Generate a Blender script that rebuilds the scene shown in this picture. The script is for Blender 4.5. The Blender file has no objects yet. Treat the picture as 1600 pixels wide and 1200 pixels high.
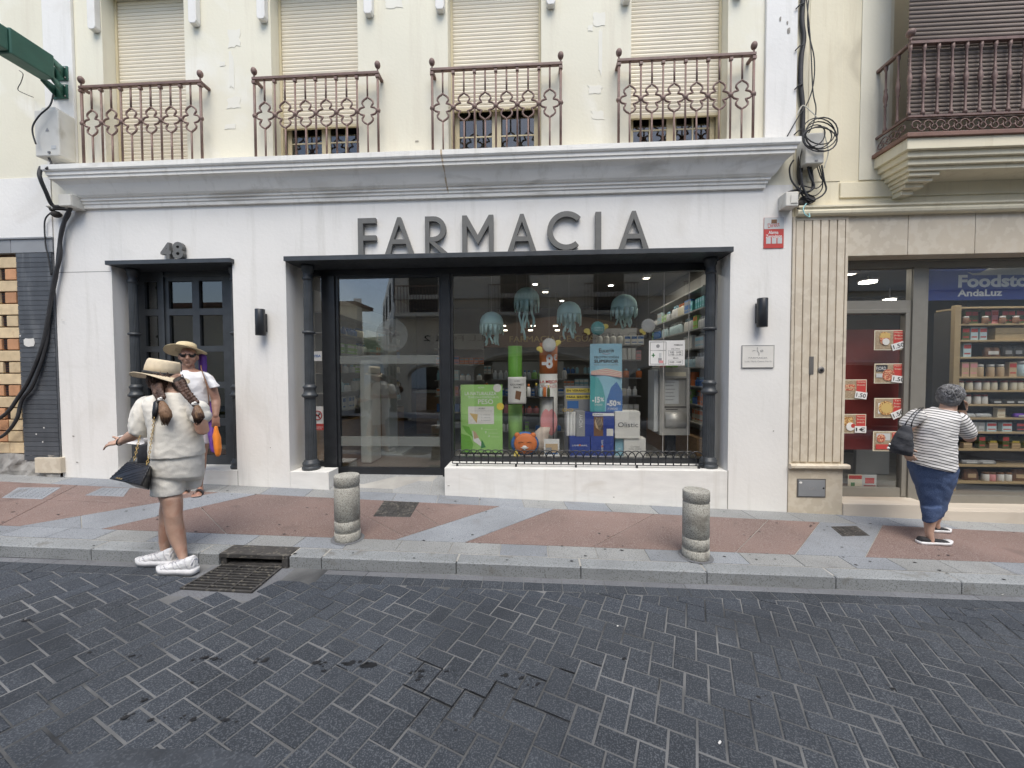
import bpy, bmesh, math, random
from mathutils import Vector, Matrix, Quaternion, noise
random.seed(7)
PI = math.pi; rad = math.radians
sc = bpy.context.scene
# ------------------------------------------------------------------ camera
FPX = 612.0
PSI, TH, RHO = rad(3.4), rad(1.75), rad(-0.2)
cp, sp, ct, st = math.cos(PSI), math.sin(PSI), math.cos(TH), math.sin(TH)
fwd = Vector((-sp * ct, cp * ct, -st))
rgt = Vector((cp, sp, 0))
upv = rgt.cross(fwd)
R2 = rgt * math.cos(RHO) + upv * math.sin(RHO)
U2 = -rgt * math.sin(RHO) + upv * math.cos(RHO)
CAMZ = 1.5
cam_d = bpy.data.cameras.new('camera'); cam = bpy.data.objects.new('camera', cam_d)
sc.collection.objects.link(cam)
mw = Matrix((R2, U2, -fwd)).transposed().to_4x4(); mw.translation = Vector((0, 0, CAMZ))
cam.matrix_world = mw
cam_d.sensor_width = 36; cam_d.lens = 36 * FPX / 1600; cam_d.clip_end = 2000; cam_d.clip_start = 0.05
sc.camera = cam
# ------------------------------------------------------------------ world, sun, exposure
w = bpy.data.worlds.new('World'); sc.world = w; w.use_nodes = True
wn = w.node_tree.nodes; wl = w.node_tree.links
sky = wn.new('ShaderNodeTexSky'); sky.sky_type = 'NISHITA'; sky.sun_disc = False
SUN_EL, SUN_AZ = rad(60), rad(168)      # azimuth clockwise from +Y : the sun is behind the camera, high
sky.sun_elevation = SUN_EL; sky.sun_rotation = SUN_AZ
sky.air_density = 1.0; sky.dust_density = 2.0; sky.ozone_density = 1.0
wn['Background'].inputs['Strength'].default_value = 0.12
wl.new(sky.outputs[0], wn['Background'].inputs[0])
sd = bpy.data.lights.new('sun', 'SUN'); sd.energy = 1.7; sd.angle = rad(42); sd.color = (1, .96, .87)
so = bpy.data.objects.new('sun', sd); sc.collection.objects.link(so)
sdir = Vector((math.sin(SUN_AZ) * math.cos(SUN_EL), math.cos(SUN_AZ) * math.cos(SUN_EL), math.sin(SUN_EL)))
so.rotation_euler = sdir.to_track_quat('Z', 'Y').to_euler()
sc.view_settings.view_transform = 'Standard'; sc.view_settings.look = 'None'
sc.view_settings.exposure = 0.80; sc.view_settings.gamma = 1
sc.view_settings.use_curve_mapping = False
sc.render.engine = 'CYCLES'
sc.cycles.max_bounces = 8; sc.cycles.transparent_max_bounces = 16
sc.cycles.caustics_reflective = False; sc.cycles.caustics_refractive = False
# ------------------------------------------------------------------ survey helpers (levelled lines of sight -> real points)
def sight(px, py):
    u = (px - 800) / FPX; v = -(py - 600) / FPX
    return fwd + R2 * u + U2 * v
def wp(px, py, Y):
    d = sight(px, py); t = Y / d.y
    return Vector((d.x * t, Y, CAMZ + d.z * t))
def wx(px, py, Y): return wp(px, py, Y).x
def wz(px, py, Y): return wp(px, py, Y).z
def wb(x0, y0, x1, y1, Y):
    my = (y0 + y1) / 2; mx = (x0 + x1) / 2
    return wx(x0, my, Y), wx(x1, my, Y), wz(mx, y1, Y), wz(mx, y0, Y)
def pz(x, y): return -.03 - .033 * x - .02 * (4.66 - y)      # pavement level
def rz(x, y): return -.157 - .033 * x                         # road level
def gp(px, py):
    d = sight(px, py); t = (-.1232 - CAMZ) / (d.z + .033 * d.x - .02 * d.y)
    return Vector((d.x * t, d.y * t))
def gr(px, py):
    d = sight(px, py); t = (-.157 - CAMZ) / (d.z + .033 * d.x)
    return Vector((d.x * t, d.y * t))
# ------------------------------------------------------------------ materials
MATS = {}
def N(nt, t, **k):
    n = nt.nodes.new(t)
    for a, b in k.items():
        if a in n.inputs: n.inputs[a].default_value = b
        else: setattr(n, a, b)
    return n
def pm(name, col, rough=.6, var=.12, scale=3., bump=.0, bscale=60., metal=0., speck=None, spscale=110., spth=.58,
       stain=None, stscale=1.2, stth=.62, objrand=0., island=0., stretch=None, spec=.5, em=None, streak=None):
    """procedural material: large mottling, optional speckle, stains, per-piece variation and bump, in world space"""
    m = bpy.data.materials.new(name); m.use_nodes = True; nt = m.node_tree
    b = nt.nodes['Principled BSDF']; L = nt.links.new
    b.inputs['Roughness'].default_value = rough; b.inputs['Metallic'].default_value = metal
    b.inputs['Specular IOR Level'].default_value = spec
    geo = N(nt, 'ShaderNodeNewGeometry'); vec = geo.outputs['Position']
    if stretch:
        mp = N(nt, 'ShaderNodeMapping'); mp.inputs['Scale'].default_value = stretch; L(vec, mp.inputs[0]); vec = mp.outputs[0]
    def noi(s, d=4., dist=0.):
        n = N(nt, 'ShaderNodeTexNoise'); n.inputs['Scale'].default_value = s; n.inputs['Detail'].default_value = d
        n.inputs['Distortion'].default_value = dist; L(vec, n.inputs['Vector']); return n.outputs['Fac']
    def mixc(f, a, c2, mode='MIX'):
        n = N(nt, 'ShaderNodeMix', data_type='RGBA', blend_type=mode)
        if isinstance(f, (int, float)): n.inputs[0].default_value = f
        else: L(f, n.inputs[0])
        for i, q in ((6, a), (7, c2)):
            if isinstance(q, tuple): n.inputs[i].default_value = (*q[:3], 1)
            else: L(q, n.inputs[i])
        return n.outputs[2]
    def ramp(f, a, c2):
        n = N(nt, 'ShaderNodeMapRange'); n.inputs[1].default_value = a; n.inputs[2].default_value = c2; L(f, n.inputs[0]); return n.outputs[0]
    lo = tuple(c * (1 - var) for c in col); hi = tuple(min(1, c * (1 + var)) for c in col)
    c = mixc(ramp(noi(scale), .3, .7), lo, hi)
    if speck: c = mixc(ramp(noi(spscale, 2.), spth - .03, spth + .05), c, speck)
    if stain: c = mixc(ramp(noi(stscale, 6., .6), stth - .06, stth + .12), c, stain)
    if streak:
        mp2 = N(nt, 'ShaderNodeMapping'); mp2.inputs['Scale'].default_value = (7, 7, .55); L(geo.outputs['Position'], mp2.inputs[0])
        sn = N(nt, 'ShaderNodeTexNoise'); sn.inputs['Scale'].default_value = 1.; sn.inputs['Detail'].default_value = 7.; sn.inputs['Roughness'].default_value = .65; L(mp2.outputs[0], sn.inputs['Vector'])
        c = mixc(ramp(sn.outputs['Fac'], .54, .80), c, streak)
    if objrand or island:
        oi = N(nt, 'ShaderNodeObjectInfo'); s = oi.outputs['Random']
        if island: s = geo.outputs['Random Per Island']; objrand = island
        mr = N(nt, 'ShaderNodeMapRange'); mr.inputs[3].default_value = 1 - objrand; mr.inputs[4].default_value = 1 + objrand; L(s, mr.inputs[0])
        hs = N(nt, 'ShaderNodeHueSaturation'); L(mr.outputs[0], hs.inputs['Value']); L(c, hs.inputs['Color']); c = hs.outputs[0]
    L(c, b.inputs['Base Color'])
    rr = ramp(noi(scale * 3), .2, .8); r2 = N(nt, 'ShaderNodeMapRange'); r2.inputs[3].default_value = max(0, rough - .07); r2.inputs[4].default_value = min(1, rough + .07)
    L(rr, r2.inputs[0]); L(r2.outputs[0], b.inputs['Roughness'])
    if bump:
        bn = N(nt, 'ShaderNodeBump'); bn.inputs['Strength'].default_value = bump; bn.inputs['Distance'].default_value = .01
        L(noi(bscale, 5.), bn.inputs['Height']); L(bn.outputs[0], b.inputs['Normal'])
    if em:
        b.inputs['Emission Color'].default_value = (*col, 1); b.inputs['Emission Strength'].default_value = em
    MATS[name] = m; return m
def flat(name, col, rough=.5, **k):
    return pm(name, col, rough, var=.05, scale=6., **k)
def glass(name, tint=(.9, .93, .92), refl=1.0, rough=0.0):
    m = bpy.data.materials.new(name); m.use_nodes = True; nt = m.node_tree; nt.nodes.clear(); L = nt.links.new
    out = N(nt, 'ShaderNodeOutputMaterial'); mx = N(nt, 'ShaderNodeMixShader')
    tr = N(nt, 'ShaderNodeBsdfTransparent'); tr.inputs[0].default_value = (*tint, 1)
    gl = N(nt, 'ShaderNodeBsdfGlossy'); gl.inputs['Roughness'].default_value = rough
    mt = N(nt, 'ShaderNodeMath', operation='MULTIPLY'); mt.inputs[1].default_value = refl; mt.use_clamp = True
    geo = N(nt, 'ShaderNodeNewGeometry')       # Schlick reflectance of a thin pane, the same from both sides
    dt = N(nt, 'ShaderNodeVectorMath', operation='DOT_PRODUCT'); L(geo.outputs['Normal'], dt.inputs[0]); L(geo.outputs['Incoming'], dt.inputs[1])
    ab = N(nt, 'ShaderNodeMath', operation='ABSOLUTE'); L(dt.outputs['Value'], ab.inputs[0]); s1 = N(nt, 'ShaderNodeMath', operation='SUBTRACT'); s1.inputs[0].default_value = 1; L(ab.outputs[0], s1.inputs[1])
    pw = N(nt, 'ShaderNodeMath', operation='POWER'); pw.inputs[1].default_value = 5; L(s1.outputs[0], pw.inputs[0])
    fr = N(nt, 'ShaderNodeMath', operation='MULTIPLY_ADD'); fr.inputs[1].default_value = .96; fr.inputs[2].default_value = .04; L(pw.outputs[0], fr.inputs[0])
    nz = N(nt, 'ShaderNodeTexNoise'); nz.inputs['Scale'].default_value = .9; L(geo.outputs['Position'], nz.inputs['Vector'])
    bp = N(nt, 'ShaderNodeBump'); bp.inputs['Strength'].default_value = .05; bp.inputs['Distance'].default_value = .02
    L(nz.outputs['Fac'], bp.inputs['Height']); L(bp.outputs[0], gl.inputs['Normal'])
    L(fr.outputs[0], mt.inputs[0]); L(mt.outputs[0], mx.inputs[0]); L(tr.outputs[0], mx.inputs[1]); L(gl.outputs[0], mx.inputs[2]); L(mx.outputs[0], out.inputs[0])
    MATS[name] = m; return m
M = MATS
pm('white_wall', (.80, .785, .75), .75, .035, 1.5, .22, 28, streak=(.66, .645, .60), stain=(.66, .63, .57), stscale=.9, stth=.66)
pm('sill_white', (.78, .77, .735), .6, .05, 5., .12, 30, stain=(.68, .655, .60), stscale=2.2, stth=.68, stretch=(1, 1, 3), streak=(.67, .65, .60))
pm('cream_wall', (.775, .74, .605), .8, .05, .8, .16, 30, streak=(.68, .63, .51), stain=(.84, .82, .74), stscale=1.1, stth=.6)
pm('cornice_paint', (.83, .815, .765), .7, .06, 2., .2, 30, streak=(.62, .60, .54), stain=(.50, .48, .43), stscale=2.5, stth=.64, stretch=(.5, 1, 2))
pm('yellow_wall', (.78, .715, .54), .8, .06, 1., .16, 30, streak=(.62, .54, .38), stain=(.60, .54, .40), stscale=1.5, stth=.62)
pm('shutter_cream', (.76, .695, .56), .55, .04, 2.)
pm('reveal_white', (.74, .72, .66), .8, .04, 2., .08)
pm('iron', (.19, .12, .10), .55, .2, 15., .15, 120)
pm('dark_paint', (.048, .054, .060), .42, .2, 8., .06, 90)
pm('black_frame', (.020, .022, .025), .35, .2, 8.)
pm('letter_grey', (.14, .14, .132), .5, .1, 10.)
pm('granite', (.265, .283, .308), .75, .16, 1.5, .10, 90, speck=(.135, .145, .16), spscale=150, objrand=.09, stain=(.19, .19, .195), stscale=2.5, stth=.68)
pm('granite_warm', (.295, .302, .30), .75, .16, 1.5, .10, 90, speck=(.15, .152, .155), spscale=150, objrand=.09, stain=(.20, .195, .19), stscale=2.5, stth=.68)
pm('granite_red', (.195, .130, .112), .7, .24, 1.3, .08, 90, speck=(.28, .225, .21), spscale=130, spth=.54, objrand=.05, stain=(.11, .08, .072), stscale=2.6, stth=.66)
pm('kerb_granite', (.27, .285, .295), .8, .14, 2., .25, 60, speck=(.16, .17, .17), spscale=100, objrand=.08, stain=(.14, .13, .11), stscale=4., stth=.66)
pm('bollard_granite', (.43, .42, .375), .85, .16, 5., .5, 70, speck=(.23, .22, .195), spscale=120, spth=.54, stain=(.20, .185, .16), stscale=4., stth=.60)
pm('mortar', (.165, .168, .170), .9, .3, 2.5, .3, 60, stain=(.03, .032, .035), stscale=1.1, stth=.55)
pm('pave_bed', (.36, .35, .325), .9, .2, 3., .3, 60)
pm('gutter', (.165, .172, .185), .85, .15, 2., .2, 70, speck=(.12, .12, .13), spscale=90, objrand=.1)
pm('asphalt_far', (.06, .062, .068), .9, .1, 2.)
pm('cast_iron', (.055, .052, .05), .6, .3, 12., .25, 80, speck=(.14, .13, .11), spscale=30, spth=.6)
pm('shaft', (.008, .008, .008), .9)
pm('beige_stone', (.60, .525, .41), .6, .08, 2.2, .08, 60, speck=(.65, .58, .465), spscale=11, spth=.52, objrand=.04, stain=(.50, .42, .32), stscale=3., stth=.66)
pm('step_marble', (.62, .55, .46), .45, .08, 3., .04, 60, stain=(.45, .36, .28), stscale=3., stth=.6, stretch=(.4, 1, 1))
pm('terracotta', (.22, .125, .095), .7, .15, 6.)
pm('alu', (.27, .255, .22), .45, .05, 8., metal=.25)
pm('blind', (.17, .135, .115), .75, .12, 4., .1, 60)
pm('brick_cream', (.64, .50, .31), .8, .14, 9., .25, 70, objrand=.12, stain=(.45, .30, .17), stscale=8, stth=.68)
pm('brick_orange', (.52, .27, .14), .8, .14, 9., .25, 70, objrand=.1)
pm('brick_core', (.10, .035, .025), .95, .3, 30., .3, 60)
pm('brick_mortar', (.15, .09, .06), .95, .3, 20., .3, 60)
pm('slate_tile', (.075, .082, .092), .6, .15, 3., .08, 60, objrand=.14, stain=(.16, .165, .17), stscale=3, stth=.62, stretch=(3, 1, .6))
pm('panel_grey', (.26, .27, .28), .6, .1, 3., .05, 60, objrand=.08)
pm('rough_cement', (.34, .33, .31), .95, .3, 6., .9, 18, stain=(.12, .11, .10), stscale=5, stth=.6)
pm('box_white', (.66, .64, .58), .55, .06, 6., .05, 60, stain=(.5, .47, .4), stscale=5, stth=.66)
pm('cable_black', (.03, .03, .032), .6, .2, 10.)
pm('cable_white', (.6, .58, .5), .6)
pm('green_metal', (.035, .115, .085), .5, .1, 6., .05, 60)
pm('interior_floor', (.20, .19, .165), .35, .1, 2.)
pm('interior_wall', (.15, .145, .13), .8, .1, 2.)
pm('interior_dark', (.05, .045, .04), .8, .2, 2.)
pm('shelf_white', (.36, .35, .32), .6)
pm('shelf_wood', (.38, .28, .15), .55, .12, 12., stretch=(1, 1, 6))
pm('oak', (.33, .20, .10), .5, .2, 8., stretch=(1, 1, 8))
pm('steel', (.50, .48, .44), .42, .05, 20., metal=.35)
pm('steel_dark', (.20, .19, .18), .5, metal=.6)
for n, c in dict(white=(.78, .77, .74), paper=(.72, .70, .65), black=(.015, .015, .016), ink=(.04, .04, .045), grey=(.3, .3, .3), lightgrey=(.55, .56, .55),
                 red=(.52, .06, .05), darkred=(.24, .035, .03), orange=(.72, .20, .05), yellow=(.80, .62, .10), green=(.16, .42, .05), lightgreen=(.34, .60, .18),
                 darkgreen=(.05, .22, .07), teal=(.10, .40, .40), skyblue=(.30, .55, .66), blue=(.03, .06, .28), midblue=(.06, .17, .42), purple=(.16, .03, .42),
                 pink=(.70, .30, .30), brown=(.20, .10, .05), tan=(.55, .40, .24), sand=(.62, .50, .33), gold=(.60, .42, .15), jelly=(.33, .60, .60),
                 skin_tone=(.50, .30, .22), olive=(.10, .12, .04), cream=(.74, .68, .52), cyanlight=(.55, .70, .72)).items():
    flat(n, c, .55)
glass('pane', (.985, .99, .985), 2.3)
glass('pane_door', (.88, .90, .89), 3.6)
glass('pane_dark', (.5, .52, .5), 3.2)
def frosted(name, col, a):
    m = bpy.data.materials.new(name); m.use_nodes = True; nt = m.node_tree; nt.nodes.clear(); L = nt.links.new
    o = N(nt, 'ShaderNodeOutputMaterial'); mx = N(nt, 'ShaderNodeMixShader'); mx.inputs[0].default_value = a; t = N(nt, 'ShaderNodeBsdfTransparent'); d = N(nt, 'ShaderNodeBsdfDiffuse'); d.inputs[0].default_value = (*col, 1)
    L(t.outputs[0], mx.inputs[1]); L(d.outputs[0], mx.inputs[2]); L(mx.outputs[0], o.inputs[0]); MATS[name] = m
frosted('frosted', (.30, .32, .30), .25)
pm('food_photo', (.42, .20, .07), .6, .5, 45., speck=(.72, .50, .20), spscale=70, spth=.52)
pm('food_photo_red', (.42, .10, .06), .6, .5, 45., speck=(.70, .42, .25), spscale=60, spth=.52)
pm('table_photo', (.42, .33, .22), .6, .3, 30., stretch=(1, 1, 5), speck=(.30, .22, .14), spscale=50, spth=.52)
pm('lamp_glow', (1, .96, .85), .5, em=9.)
pm('strip_glow', (1, .90, .72), .5, em=3.)
# ------------------------------------------------------------------ mesh building
COL = sc.collection
def wloc(o):
    v = Vector((0, 0, 0))
    while o is not None: v += o.location; o = o.parent
    return v
def props(o, label=None, cat=None, group=None, kind=None):
    if label: o['label'] = label
    if cat: o['category'] = cat
    if group: o['group'] = group
    if kind: o['kind'] = kind
    return o
def thing(name, label, cat, loc, group=None):
    o = bpy.data.objects.new(name, None); o.empty_display_size = .1; COL.objects.link(o); o.location = loc
    return props(o, label, cat, group)
class MB:
    def __init__(s): s.v = []; s.f = []; s.m = []; s.sm = []; s.cur = 0; s.smooth = False
    def mat(s, i): s.cur = i; return s
    def _f(s, idx): s.f.append(tuple(idx)); s.m.append(s.cur); s.sm.append(s.smooth)
    def face(s, pts):
        b = len(s.v); s.v += [tuple(p) for p in pts]; s._f(range(b, b + len(pts))); return s
    def box(s, x0, x1, y0, y1, z0, z1):
        if x0 > x1: x0, x1 = x1, x0
        if y0 > y1: y0, y1 = y1, y0
        if z0 > z1: z0, z1 = z1, z0
        b = len(s.v)
        s.v += [(x, y, z) for z in (z0, z1) for y in (y0, y1) for x in (x0, x1)]
        for q in ((0, 2, 3, 1), (4, 5, 7, 6), (0, 1, 5, 4), (2, 6, 7, 3), (0, 4, 6, 2), (1, 3, 7, 5)): s._f([b + i for i in q])
        return s
    def obox(s, c, ax, ay, az):
        """oriented box: centre and three half vectors"""
        b = len(s.v); c = Vector(c); ax = Vector(ax); ay = Vector(ay); az = Vector(az)
        s.v += [tuple(c + ax * i + ay * j + az * k) for k in (-1, 1) for j in (-1, 1) for i in (-1, 1)]
        for q in ((0, 2, 3, 1), (4, 5, 7, 6), (0, 1, 5, 4), (2, 6, 7, 3), (0, 4, 6, 2), (1, 3, 7, 5)): s._f([b + i for i in q])
        return s
    def prism_y(s, poly, y0, y1):
        """poly in (x,z), counter-clockwise seen from -Y"""
        a = sum(poly[i][0] * poly[(i + 1) % len(poly)][1] - poly[(i + 1) % len(poly)][0] * poly[i][1] for i in range(len(poly)))
        if a < 0: poly = poly[::-1]
        n = len(poly); b = len(s.v)
        s.v += [(x, y0, z) for x, z in poly] + [(x, y1, z) for x, z in poly]
        s._f(range(b, b + n)); s._f([b + n + i for i in range(n)][::-1])
        for i in range(n):
            j = (i + 1) % n; s._f([b + j, b + i, b + n + i, b + n + j])
        return s
    def strip_x(s, prof, x0, x1, caps=True):
        """profile in (y,z), extruded along x"""
        n = len(prof); b = len(s.v)
        s.v += [(x0, y, z) for y, z in prof] + [(x1, y, z) for y, z in prof]
        for i in range(n):
            j = (i + 1) % n; s._f([b + i, b + j, b + n + j, b + n + i])
        if caps: s._f([b + i for i in range(n)][::-1]); s._f([b + n + i for i in range(n)])
        return s
    def tube(s, pts, r, n=6, closed=False):
        pts = [Vector(p) for p in pts]; k = len(pts); sm = s.smooth; s.smooth = True
        rr = r if isinstance(r, (list, tuple)) else [r] * k
        b0 = len(s.v); up = None
        for i, p in enumerate(pts):
            a = pts[(i - 1) % k] if (closed or i > 0) else p; c = pts[(i + 1) % k] if (closed or i < k - 1) else p
            t = (c - a).normalized()
            if up is None: up = t.orthogonal().normalized()
            up = (up - t * up.dot(t)); up = up.normalized() if up.length > 1e-6 else t.orthogonal().normalized()
            sd_ = t.cross(up)
            for j in range(n):
                an = 2 * PI * j / n; s.v.append(tuple(p + (up * math.cos(an) + sd_ * math.sin(an)) * rr[i]))
        for i in range(k if closed else k - 1):
            a = b0 + i * n; c = b0 + ((i + 1) % k) * n
            for j in range(n):
                q = (j + 1) % n; s._f([a + j, a + q, c + q, c + j])
        if not closed:
            s._f([b0 + j for j in range(n)][::-1]); s._f([b0 + (k - 1) * n + j for j in range(n)])
        s.smooth = sm; return s
    def lathe(s, c, prof, n=16, flute=0, fl=0, sm_=True):
        """prof: (r,z) from bottom to top about the vertical through c; flute: relative groove depth, fl grooves"""
        sm = s.smooth; s.smooth = sm_; b = len(s.v); c = Vector(c)
        for r, z in prof:
            for j in range(n):
                an = 2 * PI * j / n; q = r * (1 - flute * (1 if fl and (j % 2) else 0))
                s.v.append((c.x + q * math.cos(an), c.y + q * math.sin(an), c.z + z))
        for i in range(len(prof) - 1):
            for j in range(n):
                q = (j + 1) % n; s._f([b + i * n + j, b + i * n + q, b + (i + 1) * n + q, b + (i + 1) * n + j])
        s._f([b + j for j in range(n)][::-1]); s._f([b + (len(prof) - 1) * n + j for j in range(n)])
        s.smooth = sm; return s
    def ball(s, c, r, n=10, m=7):
        c = Vector(c); rx, ry, rz_ = r if isinstance(r, (tuple, list)) else (r, r, r)
        sm = s.smooth; s.smooth = True; b = len(s.v)
        for i in range(1, m):
            ph = PI * i / m
            for j in range(n):
                an = 2 * PI * j / n; s.v.append((c.x + rx * math.sin(ph) * math.cos(an), c.y + ry * math.sin(ph) * math.sin(an), c.z - rz_ * math.cos(ph)))
        s.v += [(c.x, c.y, c.z - rz_), (c.x, c.y, c.z + rz_)]; lo = len(s.v) - 2; hi = lo + 1
        for i in range(m - 2):
            for j in range(n):
                q = (j + 1) % n; s._f([b + i * n + j, b + i * n + q, b + (i + 1) * n + q, b + (i + 1) * n + j])
        for j in range(n):
            q = (j + 1) % n; s._f([lo, b + q, b + j]); s._f([hi, b + (m - 2) * n + j, b + (m - 2) * n + q])
        s.smooth = sm; return s
    def loft(s, rings, cap=True, closed_ring=True):
        """rings: lists of equal length of points"""
        sm = s.smooth; s.smooth = True; n = len(rings[0]); b = len(s.v)
        for r in rings: s.v += [tuple(p) for p in r]
        for i in range(len(rings) - 1):
            for j in range(n if closed_ring else n - 1):
                q = (j + 1) % n; s._f([b + i * n + j, b + i * n + q, b + (i + 1) * n + q, b + (i + 1) * n + j])
        if cap: s._f([b + j for j in range(n)][::-1]); s._f([b + (len(rings) - 1) * n + j for j in range(n)])
        s.smooth = sm; return s
    def build(s, name, mats, parent=None, bevel=0., kind=None, label=None, fix=False):
        off = wloc(parent) if parent else Vector((0, 0, 0))
        me = bpy.data.meshes.new(name)
        org = Vector((0, 0, 0))
        me.from_pydata([tuple(Vector(v) - off) for v in s.v], [], s.f)
        for i, p in enumerate(me.polygons): p.material_index = s.m[i]; p.use_smooth = s.sm[i]
        if isinstance(mats, str): mats = [mats]
        for q in mats: me.materials.append(M[q] if isinstance(q, str) else q)
        if fix:
            bm = bmesh.new(); bm.from_mesh(me); bmesh.ops.recalc_face_normals(bm, faces=bm.faces); bm.to_mesh(me); bm.free()
        me.update()
        o = bpy.data.objects.new(name, me); COL.objects.link(o)
        if parent: o.parent = parent
        if bevel:
            md = o.modifiers.new('bevel', 'BEVEL'); md.width = bevel; md.segments = 2; md.limit_method = 'ANGLE'; md.angle_limit = rad(40)
        if kind: o['kind'] = kind
        if label: o['label'] = label
        return o
def bx(name, b, mat, parent=None, bevel=.0, **k): return MB().box(*b).build(name, mat, parent, bevel, **k)
def top(o, label, cat, group=None): return props(o, label, cat, group)
def dup(root, loc, label=None, group=None):
    r = root.copy(); COL.objects.link(r); r.location = loc
    if label: r['label'] = label
    if group: r['group'] = group
    for ch in list(root.children):
        c = ch.copy(); COL.objects.link(c); c.parent = r
        for g in ch.children:
            d = g.copy(); COL.objects.link(d); d.parent = c
    return r
def text(name, s, box, Y, mat, parent, depth=.002, bold=0., wfit=True, rot=0., mirror=False, M3=None):
    """flat lettering fitted to box (x0,x1,z0,z1) facing -Y at plane Y"""
    cu = bpy.data.curves.new('t', 'FONT'); cu.body = s; cu.size = 1; cu.extrude = 0; cu.offset = bold; cu.resolution_u = 3
    ob = bpy.data.objects.new('t', cu); me = bpy.data.meshes.new_from_object(ob)
    bpy.data.objects.remove(ob); bpy.data.curves.remove(cu)
    if not me.vertices: return None
    xs = [v.co.x for v in me.vertices]; ys = [v.co.y for v in me.vertices]
    x0, x1, y0, y1 = min(xs), max(xs), min(ys), max(ys)
    X0, X1, Z0, Z1 = box; off = wloc(parent) if parent else Vector((0, 0, 0))
    cxm, czm = (X0 + X1) / 2, (Z0 + Z1) / 2
    sx = (X1 - X0) / max(1e-6, x1 - x0); sz = (Z1 - Z0) / max(1e-6, y1 - y0)
    for v in me.vertices:
        a = (v.co.x - (x0 + x1) / 2) * sx; b = (v.co.y - (y0 + y1) / 2) * sz
        a, b = a * math.cos(rot) - b * math.sin(rot), a * math.sin(rot) + b * math.cos(rot)
        p = Vector((cxm + a, Y, czm + b))
        if M3: p = M3 @ p
        v.co = p - off
    if depth > .0021:
        bm = bmesh.new(); bm.from_mesh(me)
        r = bmesh.ops.extrude_face_region(bm, geom=bm.faces[:])
        bmesh.ops.translate(bm, verts=[e for e in r['geom'] if isinstance(e, bmesh.types.BMVert)], vec=(0, depth, 0))
        bmesh.ops.recalc_face_normals(bm, faces=bm.faces); bm.to_mesh(me); bm.free()
    me.materials.clear(); me.materials.append(M[mat]); me.name = name
    for p_ in me.polygons: p_.use_smooth = False
    o = bpy.data.objects.new(name, me); COL.objects.link(o)
    if parent: o.parent = parent
    return o
def hole_wall(x0, x1, z0, z1, y0, y1, holes, mb=None):
    """wall slab with rectangular openings, faces only where they show"""
    mb = mb or MB()
    xs = sorted({x0, x1, *[h[0] for h in holes], *[h[1] for h in holes]}); xs = [x for x in xs if x0 <= x <= x1]
    zs = sorted({z0, z1, *[h[2] for h in holes], *[h[3] for h in holes]}); zs = [z for z in zs if z0 <= z <= z1]
    def solid(i, j):
        if i < 0 or j < 0 or i >= len(xs) - 1 or j >= len(zs) - 1: return False
        cx, cz = (xs[i] + xs[i + 1]) / 2, (zs[j] + zs[j + 1]) / 2
        return not any(h[0] < cx < h[1] and h[2] < cz < h[3] for h in holes)
    for i in range(len(xs) - 1):
        for j in range(len(zs) - 1):
            if not solid(i, j): continue
            a, b, c, d = xs[i], xs[i + 1], zs[j], zs[j + 1]
            mb.face([(a, y0, c), (b, y0, c), (b, y0, d), (a, y0, d)]); mb.face([(b, y1, c), (a, y1, c), (a, y1, d), (b, y1, d)])
            if not solid(i - 1, j): mb.face([(a, y1, c), (a, y0, c), (a, y0, d), (a, y1, d)])
            if not solid(i + 1, j): mb.face([(b, y0, c), (b, y1, c), (b, y1, d), (b, y0, d)])
            if not solid(i, j - 1): mb.face([(a, y1, c), (b, y1, c), (b, y0, c), (a, y0, c)])
            if not solid(i, j + 1): mb.face([(a, y0, d), (b, y0, d), (b, y1, d), (a, y1, d)])
    return mb
def clip(poly, nx, ny, d):
    """keep nx*x+ny*y<=d"""
    out = []; n = len(poly)
    for i in range(n):
        a, b = poly[i], poly[(i + 1) % n]; fa = nx * a[0] + ny * a[1] - d; fb = nx * b[0] + ny * b[1] - d
        if fa <= 0: out.append(a)
        if (fa < 0 < fb) or (fb < 0 < fa):
            t = fa / (fa - fb); out.append((a[0] + (b[0] - a[0]) * t, a[1] + (b[1] - a[1]) * t))
    return out
def area(p): return sum(p[i][0] * p[(i + 1) % len(p)][1] - p[(i + 1) % len(p)][0] * p[i][1] for i in range(len(p))) / 2
def inset(poly, g):
    """shrink a convex ccw polygon by g"""
    if area(poly) < 0: poly = poly[::-1]
    out = poly
    for i in range(len(poly)):
        a, b = poly[i], poly[(i + 1) % len(poly)]; dx, dy = b[0] - a[0], b[1] - a[1]; l = math.hypot(dx, dy)
        if l < 1e-6: continue
        nx, ny = dy / l, -dx / l
        out = clip(out, nx, ny, nx * a[0] + ny * a[1] - g)
        if len(out) < 3: return []
    return out
def slab(mb, poly, zf, th, gap=.003, bev=.004, dz=0.):
    """a paving piece with a small chamfer, its top following zf"""
    o = inset(poly, gap); i = inset(poly, gap + bev)
    if len(o) < 3 or abs(area(o)) < 2e-4 or len(i) != len(o): 
        if len(o) < 3: return False
        i = o
    n = len(o); b = len(mb.v)
    mb.v += [(x, y, zf(x, y) - th) for x, y in o] + [(x, y, zf(x, y) + dz - bev * .7) for x, y in o] + [(x, y, zf(x, y) + dz) for x, y in i]
    for k in range(n):
        q = (k + 1) % n; mb._f([b + k, b + q, b + n + q, b + n + k]); mb._f([b + n + k, b + n + q, b + 2 * n + q, b + 2 * n + k])
    mb._f([b + 2 * n + k for k in range(n)]); return True
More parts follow.
